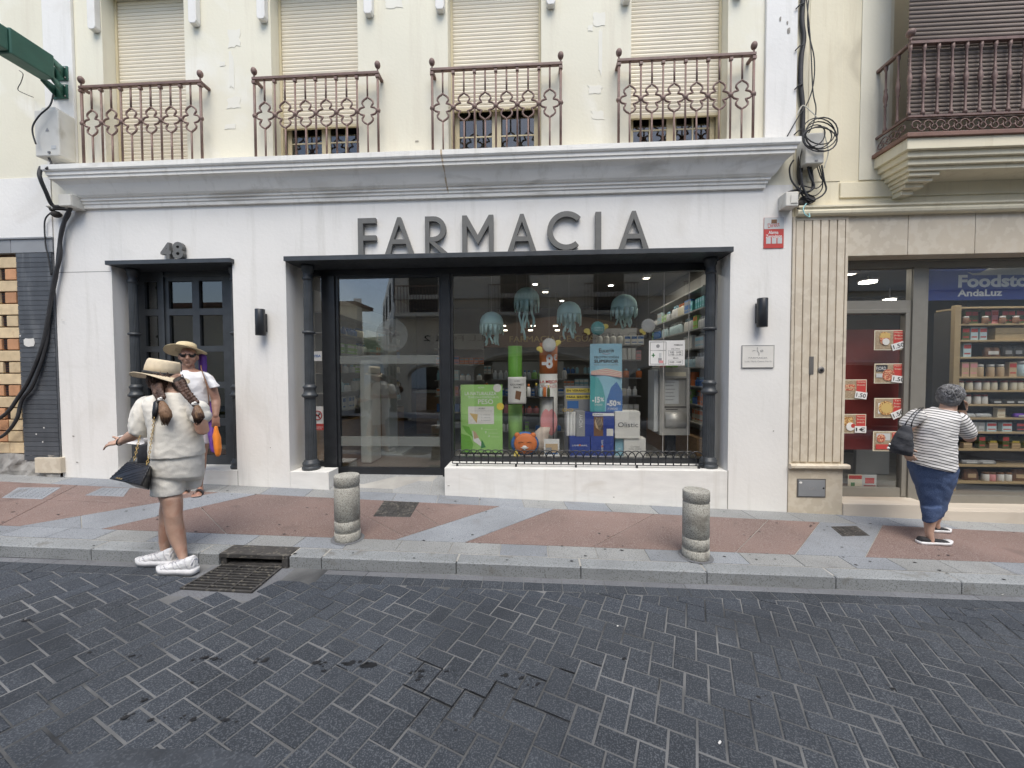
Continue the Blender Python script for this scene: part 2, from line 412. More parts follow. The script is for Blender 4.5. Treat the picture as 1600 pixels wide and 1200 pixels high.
# ------------------------------------------------------------------ THE SETTING: ground, road, pavement
F = 4.66                       # facade plane
def base_sheet(name, x0, x1, y0, y1, zf, mat):
    mb = MB(); nx = 8
    for i in range(nx):
        a, b = x0 + (x1 - x0) * i / nx, x0 + (x1 - x0) * (i + 1) / nx
        mb.face([(a, y0, zf(a, y0)), (b, y0, zf(b, y0)), (b, y1, zf(b, y1)), (a, y1, zf(a, y1))])
    o = mb.build(name, mat); o['kind'] = 'structure'; return o
def far_z(x, y): return -.36 - .033 * max(-30, min(30, x))
mbg = MB()
xsg = [-300, -30, 30, 300]
for i in range(3):
    a, b = xsg[i], xsg[i + 1]
    mbg.face([(a, -300, far_z(a, 0)), (b, -300, far_z(b, 0)), (b, 300, far_z(b, 0)), (a, 300, far_z(a, 0))])
o = mbg.build('ground', 'asphalt_far'); o['kind'] = 'structure'
def kf(x): return 3.118 + .040 * x            # kerb face line
def kb(x): return 3.275 + .0387 * x           # back of kerb
def kw(x): return 3.481 + .040 * x            # back of the slab row
road = base_sheet('road', -30, 30, -1.95, 3.45, lambda x, y: rz(x, y) - .004, 'mortar')
mb = MB()
for i in range(60):
    a, b = -30 + i, -29 + i; ya, yb = 3.118 + .04 * a + .03, 3.118 + .04 * b + .03
    mb.face([(a, ya, pz(a, ya) - .006), (b, yb, pz(b, yb) - .006), (b, 5.0, pz(b, 5.0) - .006), (a, 5.0, pz(a, 5.0) - .006)])
pave = mb.build('pavement', 'pave_bed'); pave['kind'] = 'structure'
# herringbone setts, 18 x 12 cm, laid at an angle
ang = rad(-21.5); eu = (math.cos(ang), math.sin(ang)); ev = (-eu[1], eu[0]); LA, LB = .182, .121
AX, AY = -.692, 1.962
def uv(u, v): return (AX + (u - LA) * eu[0] + (v - (LB - LA)) * ev[0], AY + (u - LA) * eu[1] + (v - (LB - LA)) * ev[1])
pm('sett', (.046, .053, .064), .72, .18, 1.1, .5, 45, speck=(.105, .115, .130), spscale=140, spth=.55, objrand=.12, spec=.3, stain=(.030, .035, .043), stscale=.8, stth=.60)
pm('sett_rest', (.044, .052, .066), .72, .16, 1.3, .5, 45, speck=(.105, .115, .130), spscale=140, spth=.55, island=.12, spec=.3, stain=(.030, .035, .043), stscale=.8, stth=.60)
setts = []
G0 = lambda x: kf(x) - .19
rnd = random.Random(3)
for a in range(-110, 111):
    for b in range(-130, 131):
        u0, v0 = a * LB + b * LA, a * LB - b * LA
        cxy = uv(u0, v0)
        if not (-9.5 < cxy[0] < 9.5 and -2.2 < cxy[1] < 3.4): continue
        for (ua, ub, va, vb) in ((0, LA, 0, LB), (LA, LA + LB, LB - LA, LB)):
            poly = [uv(u0 + ua, v0 + va), uv(u0 + ub, v0 + va), uv(u0 + ub, v0 + vb), uv(u0 + ua, v0 + vb)]
            poly = clip(poly, -.04, 1, 3.118 - .19)          # y - .04x <= const
            poly = clip(poly, 0, -1, 1.9) if poly else poly
            # leave the drain bed free
            if not poly or len(poly) < 3: continue
            mx = sum(p[0] for p in poly) / len(poly); my = sum(p[1] for p in poly) / len(poly)
            if -2.62 < mx < -1.99 and my > 2.58: continue
            if abs(area(poly)) < .002: continue
            setts.append((mx, my, poly))
def pix(x, y, z):
    d = Vector((x, y, z - CAMZ)); k = d.dot(fwd)
    if k < .2: return None
    return 800 + d.dot(R2) / k * FPX, 600 - d.dot(U2) / k * FPX, k
seen = []; rest = []
for s_ in setts:
    q = pix(s_[0], s_[1], rz(*s_[:2]))
    if q and -30 < q[0] < 1630 and q[1] < 1225: seen.append((q[2] ** 3 / max(.3, 1), s_))
    else: rest.append(s_)
seen.sort(key=lambda t: t[0])
rest += [s_ for _, s_ in seen[300:]]
for _, (mx, my, poly) in seen[:300]:
    mb = MB(); slab(mb, poly, rz, .035, .0032 + rnd.random() * .0022, .006, rnd.uniform(-.002, .004))
    if not mb.v: continue
    o = mb.build('sett', 'sett', road)
    c = Vector((mx, my, rz(mx, my))); o.data.transform(Matrix.Translation(-c)); o.location = c
mb = MB()
for mx, my, poly in rest: slab(mb, poly, rz, .035, .0045, .004, rnd.uniform(-.0015, .003))
mb.build('setts', 'sett_rest', road, kind='stuff')
# two edging courses along the kerb: smooth gutter slabs and a soldier course
x = -9.
while x < 9.:
    l = .30 + rnd.random() * .04
    if not (x + l > -2.62 and x < -1.98):
        for (o0, o1, nm, mt, dz) in ((-.075, -.004, 'gutter_slab', 'gutter', -.002), (-.19, -.075, 'edge_sett', 'sett', 0)):
            for (xa, xb) in (((x, x + l),) if o0 == -.075 else ((x, x + l / 2), (x + l / 2, x + l))):
                poly = [(xa, kf(xa) + o0), (xb, kf(xb) + o0), (xb, kf(xb) + o1), (xa, kf(xa) + o1)]
                mb = MB()
                if slab(mb, poly, rz, .03, .003, .003, dz): mb.build(nm, mt, road)
    x += l
# concrete bed round the drain
DR = [(-2.60, 2.60), (-1.99, 2.63), (-1.99, 3.03), (-2.60, 3.01)]
mb = MB(); slab(mb, [(-2.64, 2.575), (-1.955, 2.575), (-1.955, 3.037), (-2.64, 3.01)], rz, .02, .002, .003, -.0035)
mb.build('concrete_surround', 'gutter', road)
# dark oil and coffee spots on the setts
pm('oil', (.014, .015, .018), .5, .2, 20)
rs = random.Random(12)
def blot(cx, cy, r, el=1.6, name='oil_stain'):
    n = 22; a0 = rs.random() * PI; pts = []; ph_ = rs.random() * 9
    for i in range(n):
        a = 2 * PI * i / n; q = r * (.85 + .35 * math.sin(3 * a + ph_) * math.sin(5 * a) + rs.uniform(-.12, .12))
        x_, y_ = q * el * math.cos(a), q * math.sin(a)
        x2 = cx + x_ * math.cos(a0 * .2) - y_ * math.sin(a0 * .2); y2 = cy + x_ * math.sin(a0 * .2) + y_ * math.cos(a0 * .2)
        pts.append((x2, y2, rz(x2, y2) + .0045))
    MB().face(pts).build(name, 'oil', road)
for px, py, r in [(577, 1040, .034), (548, 1037, .024), (494, 1036, .02), (506, 1049, .012), (658, 1049, .015), (657, 1058, .014), (653, 1063, .012), (698, 1050, .011),
                  (320, 1028, .018), (336, 1030, .014), (205, 1026, .012), (790, 1056, .016), (815, 1060, .014), (195, 1122, .016), (235, 1126, .012), (302, 1125, .014), (352, 1126, .014),
                  (415, 1032, .02), (225, 1095, .012), (300, 1067, .009), (1185, 1090, .012), (975, 1030, .014), (140, 1020, .010), (712, 1142, .008), (1395, 1077, .012), (40, 970, .016), (840, 1070, .014)]:
    g = gr(px, py); blot(g.x, g.y, r * .8)
    for _ in range(3): blot(g.x + rs.uniform(-.07, .07), g.y + rs.uniform(-.025, .025), r * rs.uniform(.15, .4))
# wet black joints round a group of setts
wet = [[(300, 760), (410, 640), (520, 560)], [(400, 690), (525, 735), (685, 808), (760, 720), (890, 770), (950, 680), (1075, 725)], [(525, 735), (600, 640)], [(685, 808), (645, 870)], [(890, 770), (820, 880)], [(555, 760), (465, 870)],
       [(1055, 790), (1195, 835), (1310, 610), (1460, 650), (1475, 580)], [(1060, 785), (1130, 640), (1260, 680)], [(1195, 835), (1255, 875), (1400, 915), (1450, 820)], [(1255, 875), (1225, 960)], [(1400, 915), (1350, 1050)], [(0, 515), (60, 580)], [(520, 560), (610, 590)],
       [(1475, 580), (1600, 610)], [(1600, 620), (1575, 790)], [(1870, 560), (1860, 700)], [(1960, 700), (1950, 850)], [(150, 560), (260, 470)]]
wseg = []
for pl in wet:
    q_ = [gr(520 + a / 3.636, 880 + b / 3.636) for a, b in pl]; wseg += list(zip(q_, q_[1:]))
def near(m_, d_):
    for a, b in wseg:
        e = b - a; t = max(0, min(1, (m_ - a).dot(e) / e.dot(e))); 
        if (a + e * t - m_).length < .022 and abs(e.normalized().dot(d_)) > .85: return True
mb = MB(); done = set()
for mx, my, poly in setts:
    if not (-2.5 < mx < 1.5 and 1.2 < my < 2.6): continue
    for a, b in zip(poly, poly[1:] + poly[:1]):
        a, b = Vector(a), Vector(b); e = b - a
        if e.length < .03: continue
        for k in range(2):
            a2, b2 = a + e * k / 2, a + e * (k + 1) / 2; m_ = (a2 + b2) / 2; key = (round(m_.x, 2), round(m_.y, 2))
            if key in done or not near(m_, e.normalized()): continue
            done.add(key); n_ = Vector((-e.y, e.x)).normalized() * rs.uniform(.0012, .0036)
            mb.face([(*p_, rz(p_.x, p_.y) + .0046) for p_ in (a2 - n_, b2 - n_, b2 + n_, a2 + n_)])
if mb.f: mb.build('wet_joints', 'oil', road, kind='stuff')
# smooth cement patch at the lower left
P_ = [(70, 1192), (110, 1181), (150, 1179), (205, 1171), (262, 1173), (330, 1170), (385, 1180), (415, 1192), (440, 1235), (40, 1240)]
mb = MB(); pp = [tuple(gr(a, b)) for a, b in P_]; pp = pp if area(pp) > 0 else pp[::-1]
mb.face([(x_, y_, rz(x_, y_) + .0075) for x_, y_ in pp]); 
for (a, b) in zip(pp, pp[1:] + pp[:1]): mb.face([(*a, rz(*a) - .01), (*b, rz(*b) - .01), (*b, rz(*b) + .0075), (*a, rz(*a) + .0075)])
pm('cement', (.055, .063, .076), .75, .22, 9., .5, 40, speck=(.085, .095, .11), spscale=90, spth=.55, stain=(.035, .04, .048), stscale=3., stth=.55)
mb.build('cement_patch', 'cement', road)
# white scraps of litter
for px, py in [(1034, 906), (995, 905), (1566, 930), (1125, 1162), (965, 980), (1124, 1164)]:
    g = gr(px, py); z = rz(g.x, g.y) + .006
    o = MB().obox((g.x, g.y, z + .003), (.009 if py < 950 else .005, .003, 0), (-.001, .004, 0), (0, 0, .0015)).build('litter', 'white')
    top(o, 'tiny white scrap of paper lying by the kerb' if py < 950 else 'tiny white scrap lying on the dark road setts', 'litter', 'scraps of litter')
# kerb stones
jx = [-9.0, -7.6, -6.2, -4.95, gp(137, 862).x, gp(318, 864).x, gp(350, 864).x]
jx = [-9.0, -7.6, -6.2, -4.95, -3.66, -2.76, -2.59]
kx2 = [-2.01, gp(505, 868).x, gp(712, 880).x, gp(908, 887).x, gp(1107, 896).x, gp(1312, 905).x, gp(1510, 912).x, 4.8, 6.2, 7.6, 9.]
def kerb(a, b):
    mb = MB(); n = 2
    poly = [(a, kf(a)), (b, kf(b)), (b, kb(b)), (a, kb(a))]
    slab(mb, poly, pz, .22, .004, .012)
    return mb.build('kerb_stone', 'kerb_granite', pave)
for a, b in list(zip(jx, jx[1:])) + list(zip(kx2, kx2[1:])): kerb(a, b)
# row of slabs behind the kerb
x = -9.; k = 0
while x < 9.:
    l = .43 + rnd.uniform(-.03, .03)
    poly = [(x, kb(x)), (x + l, kb(x + l)), (x + l + .0, kw(x + l)), (x, kw(x))]
    mb = MB()
    if slab(mb, poly, pz, .03, .003, .003, rnd.uniform(-.001, .001)): mb.build('paving_slab', 'granite_warm' if rnd.random() < .55 else 'granite', pave)
    x += l
# red and grey panels between the diagonal bands
def gpt(px, py):
    g = gp(px, py); return (g.x, g.y)
YB = 4.39
def at_back(px): # x on the back line near pixel px
    return None
L1 = (gp(23, 823), gp(242, 786)); L2 = (gp(150, 828), gp(370, 779)); L3 = (gp(633, 838), gp(780, 791)); L4 = (gp(737, 843), gp(860, 797)); L5 = (gp(1243, 865), gp(1283, 813)); L6 = (gp(1350, 874), gp(1380, 818))
def xo(L, y):
    t = (y - L[0].y) / (L[1].y - L[0].y); return L[0].x + (L[1].x - L[0].x) * t
def front_pt(L):
    y = L[0].y
    for _ in range(6): y = kw(xo(L, y))
    return (xo(L, y), y)
def back_pt(L): return (xo(L, YB), YB)
def piece(poly, name, mat, gap=.002, dz=0.):
    if area(poly) < 0: poly = poly[::-1]
    mb = MB()
    if slab(mb, poly, pz, .02, gap, .002, dz): return mb.build(name, mat, pave)
def split(poly, lines, name, mats, gap=.0035):
    if area(poly) < 0: poly = poly[::-1]
    ps = [poly]
    for (nx, ny, d) in lines:
        q = []
        for p in ps:
            for r in (clip(p, nx, ny, d), clip(p, -nx, -ny, -d)):
                if len(r) > 2 and abs(area(r)) > .004: q.append(r)
        ps = q
    for p in ps: piece(p, name, mats if isinstance(mats, str) else rnd.choice(mats), gap)
def ln(a, b):
    dx, dy = b[0] - a[0], b[1] - a[1]; l = math.hypot(dx, dy); return (dy / l, -dx / l, (dy * a[0] - dx * a[1]) / l)
f1, f2, f3, f4, f5, f6 = [front_pt(L) for L in (L1, L2, L3, L4, L5, L6)]
b1, b2, b3, b4, b5, b6 = [back_pt(L) for L in (L1, L2, L3, L4, L5, L6)]
f0, f7 = (-9, kw(-9)), (9, kw(9)); b0, b7 = (-9, YB), (9, YB)
tl = lambda x0: ln((x0, 3.4), (x0 - .55, 4.4)); tr = lambda x0: ln((x0, 3.4), (x0 + .75, 4.4))
split([f0, f1, b1, b0], [tl(-5.0), tl(-6.2), ln((-9, 3.9), (0, 3.95))], 'red_panel', 'granite_red')
split([f2, f3, b3, b2], [ln(gpt(308, 787), gpt(352, 832)), ln(gpt(545, 793), gpt(602, 822)), ln(gpt(655, 800), gpt(685, 820))], 'red_panel', 'granite_red')
split([f4, f5, b5, b4], [ln(gpt(925, 855), gpt(1000, 815)), ln(gpt(1150, 862), gpt(1200, 812))], 'red_panel', 'granite_red')
split([f6, f7, b7, b6], [tr(4.4), tr(6.0)], 'red_panel', 'granite_red')
split([f1, f2, b2, b1], [ln(gpt(126, 800), gpt(128, 830)), ln(gpt(265, 785), gpt(280, 805))], 'grey_panel', 'granite')
split([f3, f4, b4, b3], [], 'grey_panel', 'granite')
split([f5, f6, b6, b5], [], 'grey_panel', 'granite')
x = -9.
while x < 9.:
    l = .52 + rnd.uniform(-.04, .04)
    mb = MB()
    y1 = 4.657
    if slab(mb, [(x, YB), (x + l, YB), (x + l - .04, y1), (x - .04, y1)], pz, .03, .003, .003, rnd.uniform(-.001, .001)): mb.build('paving_slab', 'granite_warm' if rnd.random() < .5 else 'granite', pave)
    x += l
# chewing-gum spots on the pavement
mb = MB()
for _ in range(170):
    x = rs.uniform(-6, 5.5); y = rs.uniform(kf(x) + .03, 4.6); r = rs.uniform(.004, .016); n = 9
    pts = []
    for i in range(n):
        a = 2 * PI * i / n; q = r * rs.uniform(.7, 1.2); xx, yy = x + q * math.cos(a), y + q * .7 * math.sin(a); pts.append((xx, yy, pz(xx, yy) + .0035))
    mb.face(pts)
mb.build('gum_spots', 'oil', pave, kind='stuff')
# ---- drain grate, kerb inlet, covers, bollards
t = thing('drain_grate', 'black iron street grate with three columns of slots by the kerb', 'drain', (-2.3, 2.82, rz(-2.3, 2.82)))
q0, q1, q2, q3 = gr(285, 921), gr(398, 921), gr(442, 882), gr(355, 882)
q0 = Vector((-2.585, 2.655)); q1 = Vector((-2.045, 2.665)); q2 = Vector((-2.06, 3.03)); q3 = Vector((-2.56, 3.015))
def quadpt(s, r): 
    a = q0.lerp(q1, s); b = q3.lerp(q2, s); return a.lerp(b, r)
def bar(mb, s0, r0, s1, r1, zt, th):
    P = [quadpt(s0, r0), quadpt(s1, r0), quadpt(s1, r1), quadpt(s0, r1)]
    slab(mb, [(p.x, p.y) for p in P], lambda x, y: rz(x, y) + zt, th, 0, .0015)
mb = MB(); P = [quadpt(0, 0), quadpt(1, 0), quadpt(1, 1), quadpt(0, 1)]
mb.face([(p.x, p.y, rz(p.x, p.y) + .001) for p in P]); mb.build('drain_shaft', 'shaft', t)
mb = MB()
for (a, b, c, d) in ((0, 0, 1, .05), (0, .95, 1, 1), (0, .05, .03, .95), (.97, .05, 1, .95), (.325, .05, .35, .95), (.655, .05, .68, .95)): bar(mb, a, b, c, d, .012, .014)
mb.build('frame', 'cast_iron', t)
for col_ in range(3):
    s0, s1 = ((.03, .325), (.35, .655), (.68, .97))[col_]
    for i in range(8):
        r = .05 + .9 * (i + 1) / 9
        mb = MB(); bar(mb, s0, r - .018, s1, r + .018, .010, .012); mb.build('bar', 'cast_iron', t)
t = thing('kerb_inlet', 'black cast-iron kerb inlet with dark mouth above the street grate', 'drain', (-2.3, 3.1, pz(-2.3, 3.1)))
mb = MB()
a, b = -2.585, -2.015
slab(mb, [(a, kf(a)), (b, kf(b)), (b, kb(b)), (a, kb(a))], pz, .03, .001, .004, .003)
mb.build('cover', 'cast_iron', t)
mb = MB()
for (xa, xb, za, zb, yo) in ((a, a + .05, -.2, -.03, 0), (b - .05, b, -.2, -.03, 0), (a + .05, b - .05, -.105, -.08, .0)):
    z = pz(-2.3, 3.1); mb.box(xa + .002, xb - .002, kf(-2.3) + yo + .004, kb(-2.3), z + za, z + zb)
mb.build('cheek', 'cast_iron', t)
z = pz(-2.3, 3.1); bx('mouth', (a + .05, b - .05, kf(-2.3) + .10, kb(-2.3) + .01, z - .2, z - .028), 'shaft', t)
def cover(name, pts, label, mat, pat=6):
    c = sum((Vector(p) for p in pts), Vector((0, 0))) / len(pts)
    t = thing(name, label, 'utility cover', (c.x, c.y, pz(c.x, c.y)))
    if area(pts) < 0: pts = pts[::-1]
    mb = MB(); slab(mb, pts, pz, .01, 0, .003, .004); mb.build('rim', mat, t)
    mb = MB(); A, B, C_, D = [Vector(p) for p in pts]
    for i in range(pat):
        for j in range(pat):
            s0, s1 = .06 + .88 * (i + .12) / pat, .06 + .88 * (i + .88) / pat; r0, r1 = .06 + .88 * (j + .12) / pat, .06 + .88 * (j + .88) / pat
            f_ = lambda s, r: A.lerp(B, s).lerp(D.lerp(C_, s), r)
            P = [f_(s0, r0), f_(s1, r0), f_(s1, r1), f_(s0, r1)]
            slab(mb, [(p.x, p.y) for p in P], pz, .002, 0, .002, .0075)
    mb.build('tread', mat, t, kind='stuff')
cover('utility_cover', [gpt(583, 807), gpt(641, 808), gpt(655, 785), gpt(600, 783)], 'square cast-iron cover in the red paving behind the left bollard', 'cast_iron')
cover('utility_cover', [gpt(3, 778), gpt(66, 780), gpt(95, 762), gpt(28, 762)], 'worn iron cover in the red paving before the brick wall', 'granite', 7)
cover('utility_cover', [gpt(133, 774), gpt(193, 776), gpt(203, 763), gpt(160, 762)], 'dull iron cover in the paving left of the handbag', 'granite', 6)
cover('utility_cover', [gpt(1316, 838), gpt(1359, 837), gpt(1338, 822), gpt(1298, 823)], 'dark iron cover in the grey paving before the beige pilaster', 'cast_iron', 6)
def bollard(px, py, ht, label):
    g = gp(px, py); z = pz(g.x, g.y) - .03; g.y += .11
    t = thing('bollard', label, 'bollard', (g.x, g.y, z), 'granite bollards along the kerb')
    r = .109; h = ht
    prof = [(r * 1.02, 0), (r * 1.02, .104), (r * .955, .108), (r * .955, .120), (r * 1.0, .124), (r, .206), (r * .955, .21), (r * .955, .220), (r, .224), (r * .99, h - .104), (r * .95, h - .10), (r * .95, h - .088), (r, h - .084), (r, h - .008), (r * .975, h - .001), (r * .6, h), (.001, h + .001)]
    m = MB().lathe((g.x, g.y, z), prof, 28); m.sm = [abs(sum(m.v[i][2] for i in f) / len(f) - m.v[f[0]][2]) > .02 or len(f) > 4 for f in m.f]; m.build('shaft', 'bollard_granite', t)
    m = MB(); m.face([(g.x + (r + .035) * math.cos(a), g.y + (r + .03) * math.sin(a), pz(g.x, g.y) + .0038 - .033 * (r + .035) * math.cos(a) + .02 * (r + .03) * math.sin(a)) for a in [i * PI / 12 + .02 * (i % 3) for i in range(24)]]); m.build('mortar_ring', 'gutter', t)
    return t
bollard(534, 850, .612, 'round granite bollard standing before the pharmacy door')
bollard(1095, 879, .612, 'round granite bollard standing before the pharmacy display window')
# ------------------------------------------------------------------ THE PHARMACY BUILDING
XL, XR = -6.08, 2.90
B = thing('pharmacy_building', 'white-fronted building with cream upper floor over the pharmacy', 'building', (-1.6, F, 0))
H48 = (-5.316, -3.728, .278, 2.86); HS = (-3.046, 2.231, -.6, 2.86)
BK = 5.02                       # glazing plane
mb = hole_wall(XL, XR, -.6, 3.60, F, 5.16, [H48, HS])
mb.build('ground_floor_wall', 'white_wall', B)
# sill wall under the display window, pedestal under the left column, doorstep
mb = MB().box(-1.10, 2.229, F - .002, 5.16, -.6, .341); mb.build('window_sill_wall', 'sill_white', B, .004)
MB().box(-3.044, -2.55, F - .002, 4.90, -.4, .272).build('column_plinth', 'sill_white', B, .004)
MB().box(-3.044, -2.80, 4.902, 5.16, -.4, .25).build('column_plinth', 'sill_white', B)
# joint lines in the rendered front
for (x0, z0, x1, z1) in ((2.233, -.2, 2.235, .345), (-6.08, 2.78, -5.33, 2.783), (-3.725, -.1, -3.723, .27)):
    MB().box(min(x0, x1), max(x0, x1) + .003, F - .0015, F + .01, z0, z1 + .002).build('render_joint', 'interior_wall', B)
# entrance ramp with big tiles
DX0, DX1 = -2.615, -1.208
mb = MB(); rampz = lambda x, y: pz(x, F) + (y - F) / .40 * (.165 - pz(x, F))
mb.face([(-2.548, F, rampz(-2.55, F) - .004), (-1.102, F, rampz(-1.1, F) - .004), (-1.102, 5.06, .16), (-2.548, 5.06, .16)]); mb.build('ramp_bed', 'pave_bed', B)
for a, b, c, d in ((-2.548, -2.36, -2.548, -2.47), (-2.36, -1.75, -2.47, -1.83), (-1.75, -1.29, -1.83, -1.33), (-1.29, -1.102, -1.33, -1.102)):
    mb = MB(); slab(mb, [(a, F + .002), (b, F + .002), (d, 5.05), (c, 5.05)], rampz, .02, .002, .002); mb.build('ramp_tile', 'granite_warm', B)
# upper wall
SL = 3.99
wins = [(-5.335, -4.265, SL, 6.235, 0), (-3.171, -2.10, SL, 6.26, 4.575), (-1.017, .075, SL, 6.26, 4.70), (1.10, 2.171, SL, 6.26, 4.53)]
ZT = 9.2
mb = hole_wall(XL, XR, 3.60, ZT, F, 5.16, [wn_[:4] for wn_ in wins]); mb.build('upper_wall', 'cream_wall', B)
MB().box(XL - .004, -5.70, F - .035, F - .001, 3.99, ZT).build('pilaster', 'white_wall', B, .006)
MB().box(2.568, XR + .003, F - .035, F - .001, 3.99, ZT).build('pilaster', 'white_wall', B, .006)
MB().box(XL, XR, 5.17, 12, ZT - .3, ZT).build('roof', 'interior_wall', B)
MB().box(XL - .1, XR + .1, F - .3, 5.3, ZT, ZT + .25).build('eaves', 'white_wall', B, .02)
MB().box(XL, XL + .2, 5.17, 12, -.6, ZT - .31).build('side_wall', 'interior_wall', B)
MB().box(XR - .2, XR, 5.17, 12, -.6, ZT - .31).build('side_wall', 'interior_wall', B)
MB().box(XL + .2, XR - .2, 11.8, 12, -.6, ZT - .31).build('back_wall', 'interior_dark', B)
# cornice (y protrusion p, z)
prof = [(0, 3.555), (.030, 3.558), (.034, 3.60), (.046, 3.604), (.050, 3.632), (.066, 3.638), (.070, 3.662), (.085, 3.668), (.105, 3.69), (.135, 3.74), (.165, 3.79), (.195, 3.822), (.222, 3.835), (.224, 3.868), (.236, 3.872), (.238, 3.908), (.252, 3.914), (.262, 3.930), (.262, 3.985), (.250, 3.992), (0, 3.992)]
CX0, CX1 = -5.61, 2.555
rings = []
for p, z in prof:
    rings.append([(CX0 - p, F - .001, z), (CX0 - p, F - p - .001, z), (CX1 + p, F - p - .001, z), (CX1 + p, F - .001, z)])
mb = MB(); mb.loft(rings, cap=True, closed_ring=False)
o = mb.build('cornice', 'cornice_paint', B); o.data.polygons.foreach_set('use_smooth', [False] * len(o.data.polygons))
# rust run down the cornice
pm('rust', (.55, .45, .32), .9, .3, 30.)
mb = MB(); xr0 = wx(693, 262, F - .2); rz0 = [(p_, z_) for p_, z_ in prof[:-1] if z_ > 3.6]
for k_, ((pa, za), (pb, zb2)) in enumerate(zip(rz0, rz0[1:])):
    w1 = .004 + .003 * (k_ % 3); o_ = .018 - .002 * k_
    mb.face([(xr0 + o_ - w1, F - pa - .0035, za), (xr0 + o_ + w1, F - pa - .0035, za), (xr0 + o_ - .002 + w1, F - pb - .0035, zb2), (xr0 + o_ - .002 - w1, F - pb - .0035, zb2)])
mb.build('rust_run', 'rust', B)
# roller shutters, frames, panes
pm('win_frame', (.62, .54, .36), .5, .05, 4)
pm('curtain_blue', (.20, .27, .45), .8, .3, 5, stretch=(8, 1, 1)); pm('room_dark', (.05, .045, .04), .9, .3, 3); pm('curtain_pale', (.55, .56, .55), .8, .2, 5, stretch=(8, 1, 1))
for i, (x0, x1, z0, z1, zs) in enumerate(wins):
    ys = 4.83
    wf = MB()
    zb_ = zs or z0
    # shutter: ribbed slats
    mb = MB(); z = zb_ + .001; k = 0
    pr = []
    ph = .0455
    while z < z1 - .01:
        zt = min(z + ph, z1 - .001)
        pr += [(ys + .006, z), (ys, z + .004), (ys - .004, z + ph * .5), (ys - .001, z + ph - .006), (ys + .006, zt - .001)]
        z += ph
    pr = [(y, zz) for y, zz in pr if zz < z1]
    pr += [(ys + .02, z1 - .001), (ys + .02, zb_ + .001)]
    o = MB().strip_x(pr[::-1], x0 + .03, x1 - .03).build('shutter', 'shutter_cream', B, kind='stuff')
    fr = MB()
    fr.box(x0 + .001, x0 + .029, ys - .02, ys + .05, z0, z1 - .001); fr.box(x1 - .029, x1 - .001, ys - .02, ys + .05, z0, z1 - .001)
    o = fr.build('shutter_rail', 'win_frame', B)
    if zs:
        MB().box(x0 + .03, x1 - .03, ys - .012, ys + .02, zb_ - .03, zb_).build('shutter_bar', 'win_frame', B, .003)
        w_ = MB(); yw = ys + .07; xm = (x0 + x1) / 2
        wt = z1 if i == 2 else zb_ + .3
        for (a, b) in ((x0 + .03, xm - .001), (xm + .001, x1 - .03)):
            w_.box(a, a + .055, yw, yw + .04, z0, wt); w_.box(b - .055, b, yw, yw + .04, z0, wt); w_.box(a + .055, b - .055, yw, yw + .04, z0, z0 + .07)
            w_.box((a + b) / 2 - .008, (a + b) / 2 + .008, yw + .008, yw + .03, z0 + .07, wt); 
            for zz in (z0 + .42,): w_.box(a + .055, (a + b) / 2 - .008, yw + .008, yw + .03, zz - .008, zz + .008); w_.box((a + b) / 2 + .008, b - .055, yw + .008, yw + .03, zz - .008, zz + .008)
        wd = w_.build('window', 'win_frame', B)
        MB().box(x0 + .08, x1 - .08, yw + .012, yw + .018, z0 + .07, wt).build('pane', 'pane_dark', wd)
        MB().box(x0 + .01, x1 - .01, yw + .15, yw + .16, z0, wt).build('window_backing', ['room_dark', 'curtain_blue', 'curtain_pale', 'room_dark'][i], wd)  # the room_dark sheet is painted shade, standing for the unlit room
    # hood over each opening with corbels
    MB().box(x0 - .16, x1 + .16, F - .10, F - .001, 6.33, 6.40).build('window_hood', 'white_wall', B, .01)
for cx_, zb_ in ((-5.395, 5.70), (-4.10, 5.70), (-3.245, 5.70), (-1.945, 5.69), (-1.095, 5.69), (.185, 5.67), (1.03, 5.665), (2.26, 5.66)):
    mb = MB(); hw = .05
    mb.prism_y([(cx_ - hw + .018, zb_), (cx_ + hw - .018, zb_), (cx_ + hw, zb_ + .03), (cx_ + hw, 6.329), (cx_ - hw, 6.329), (cx_ - hw, zb_ + .03)], F - .07, F - .001)
    mb.build('corbel', 'white_wall', B, .006)
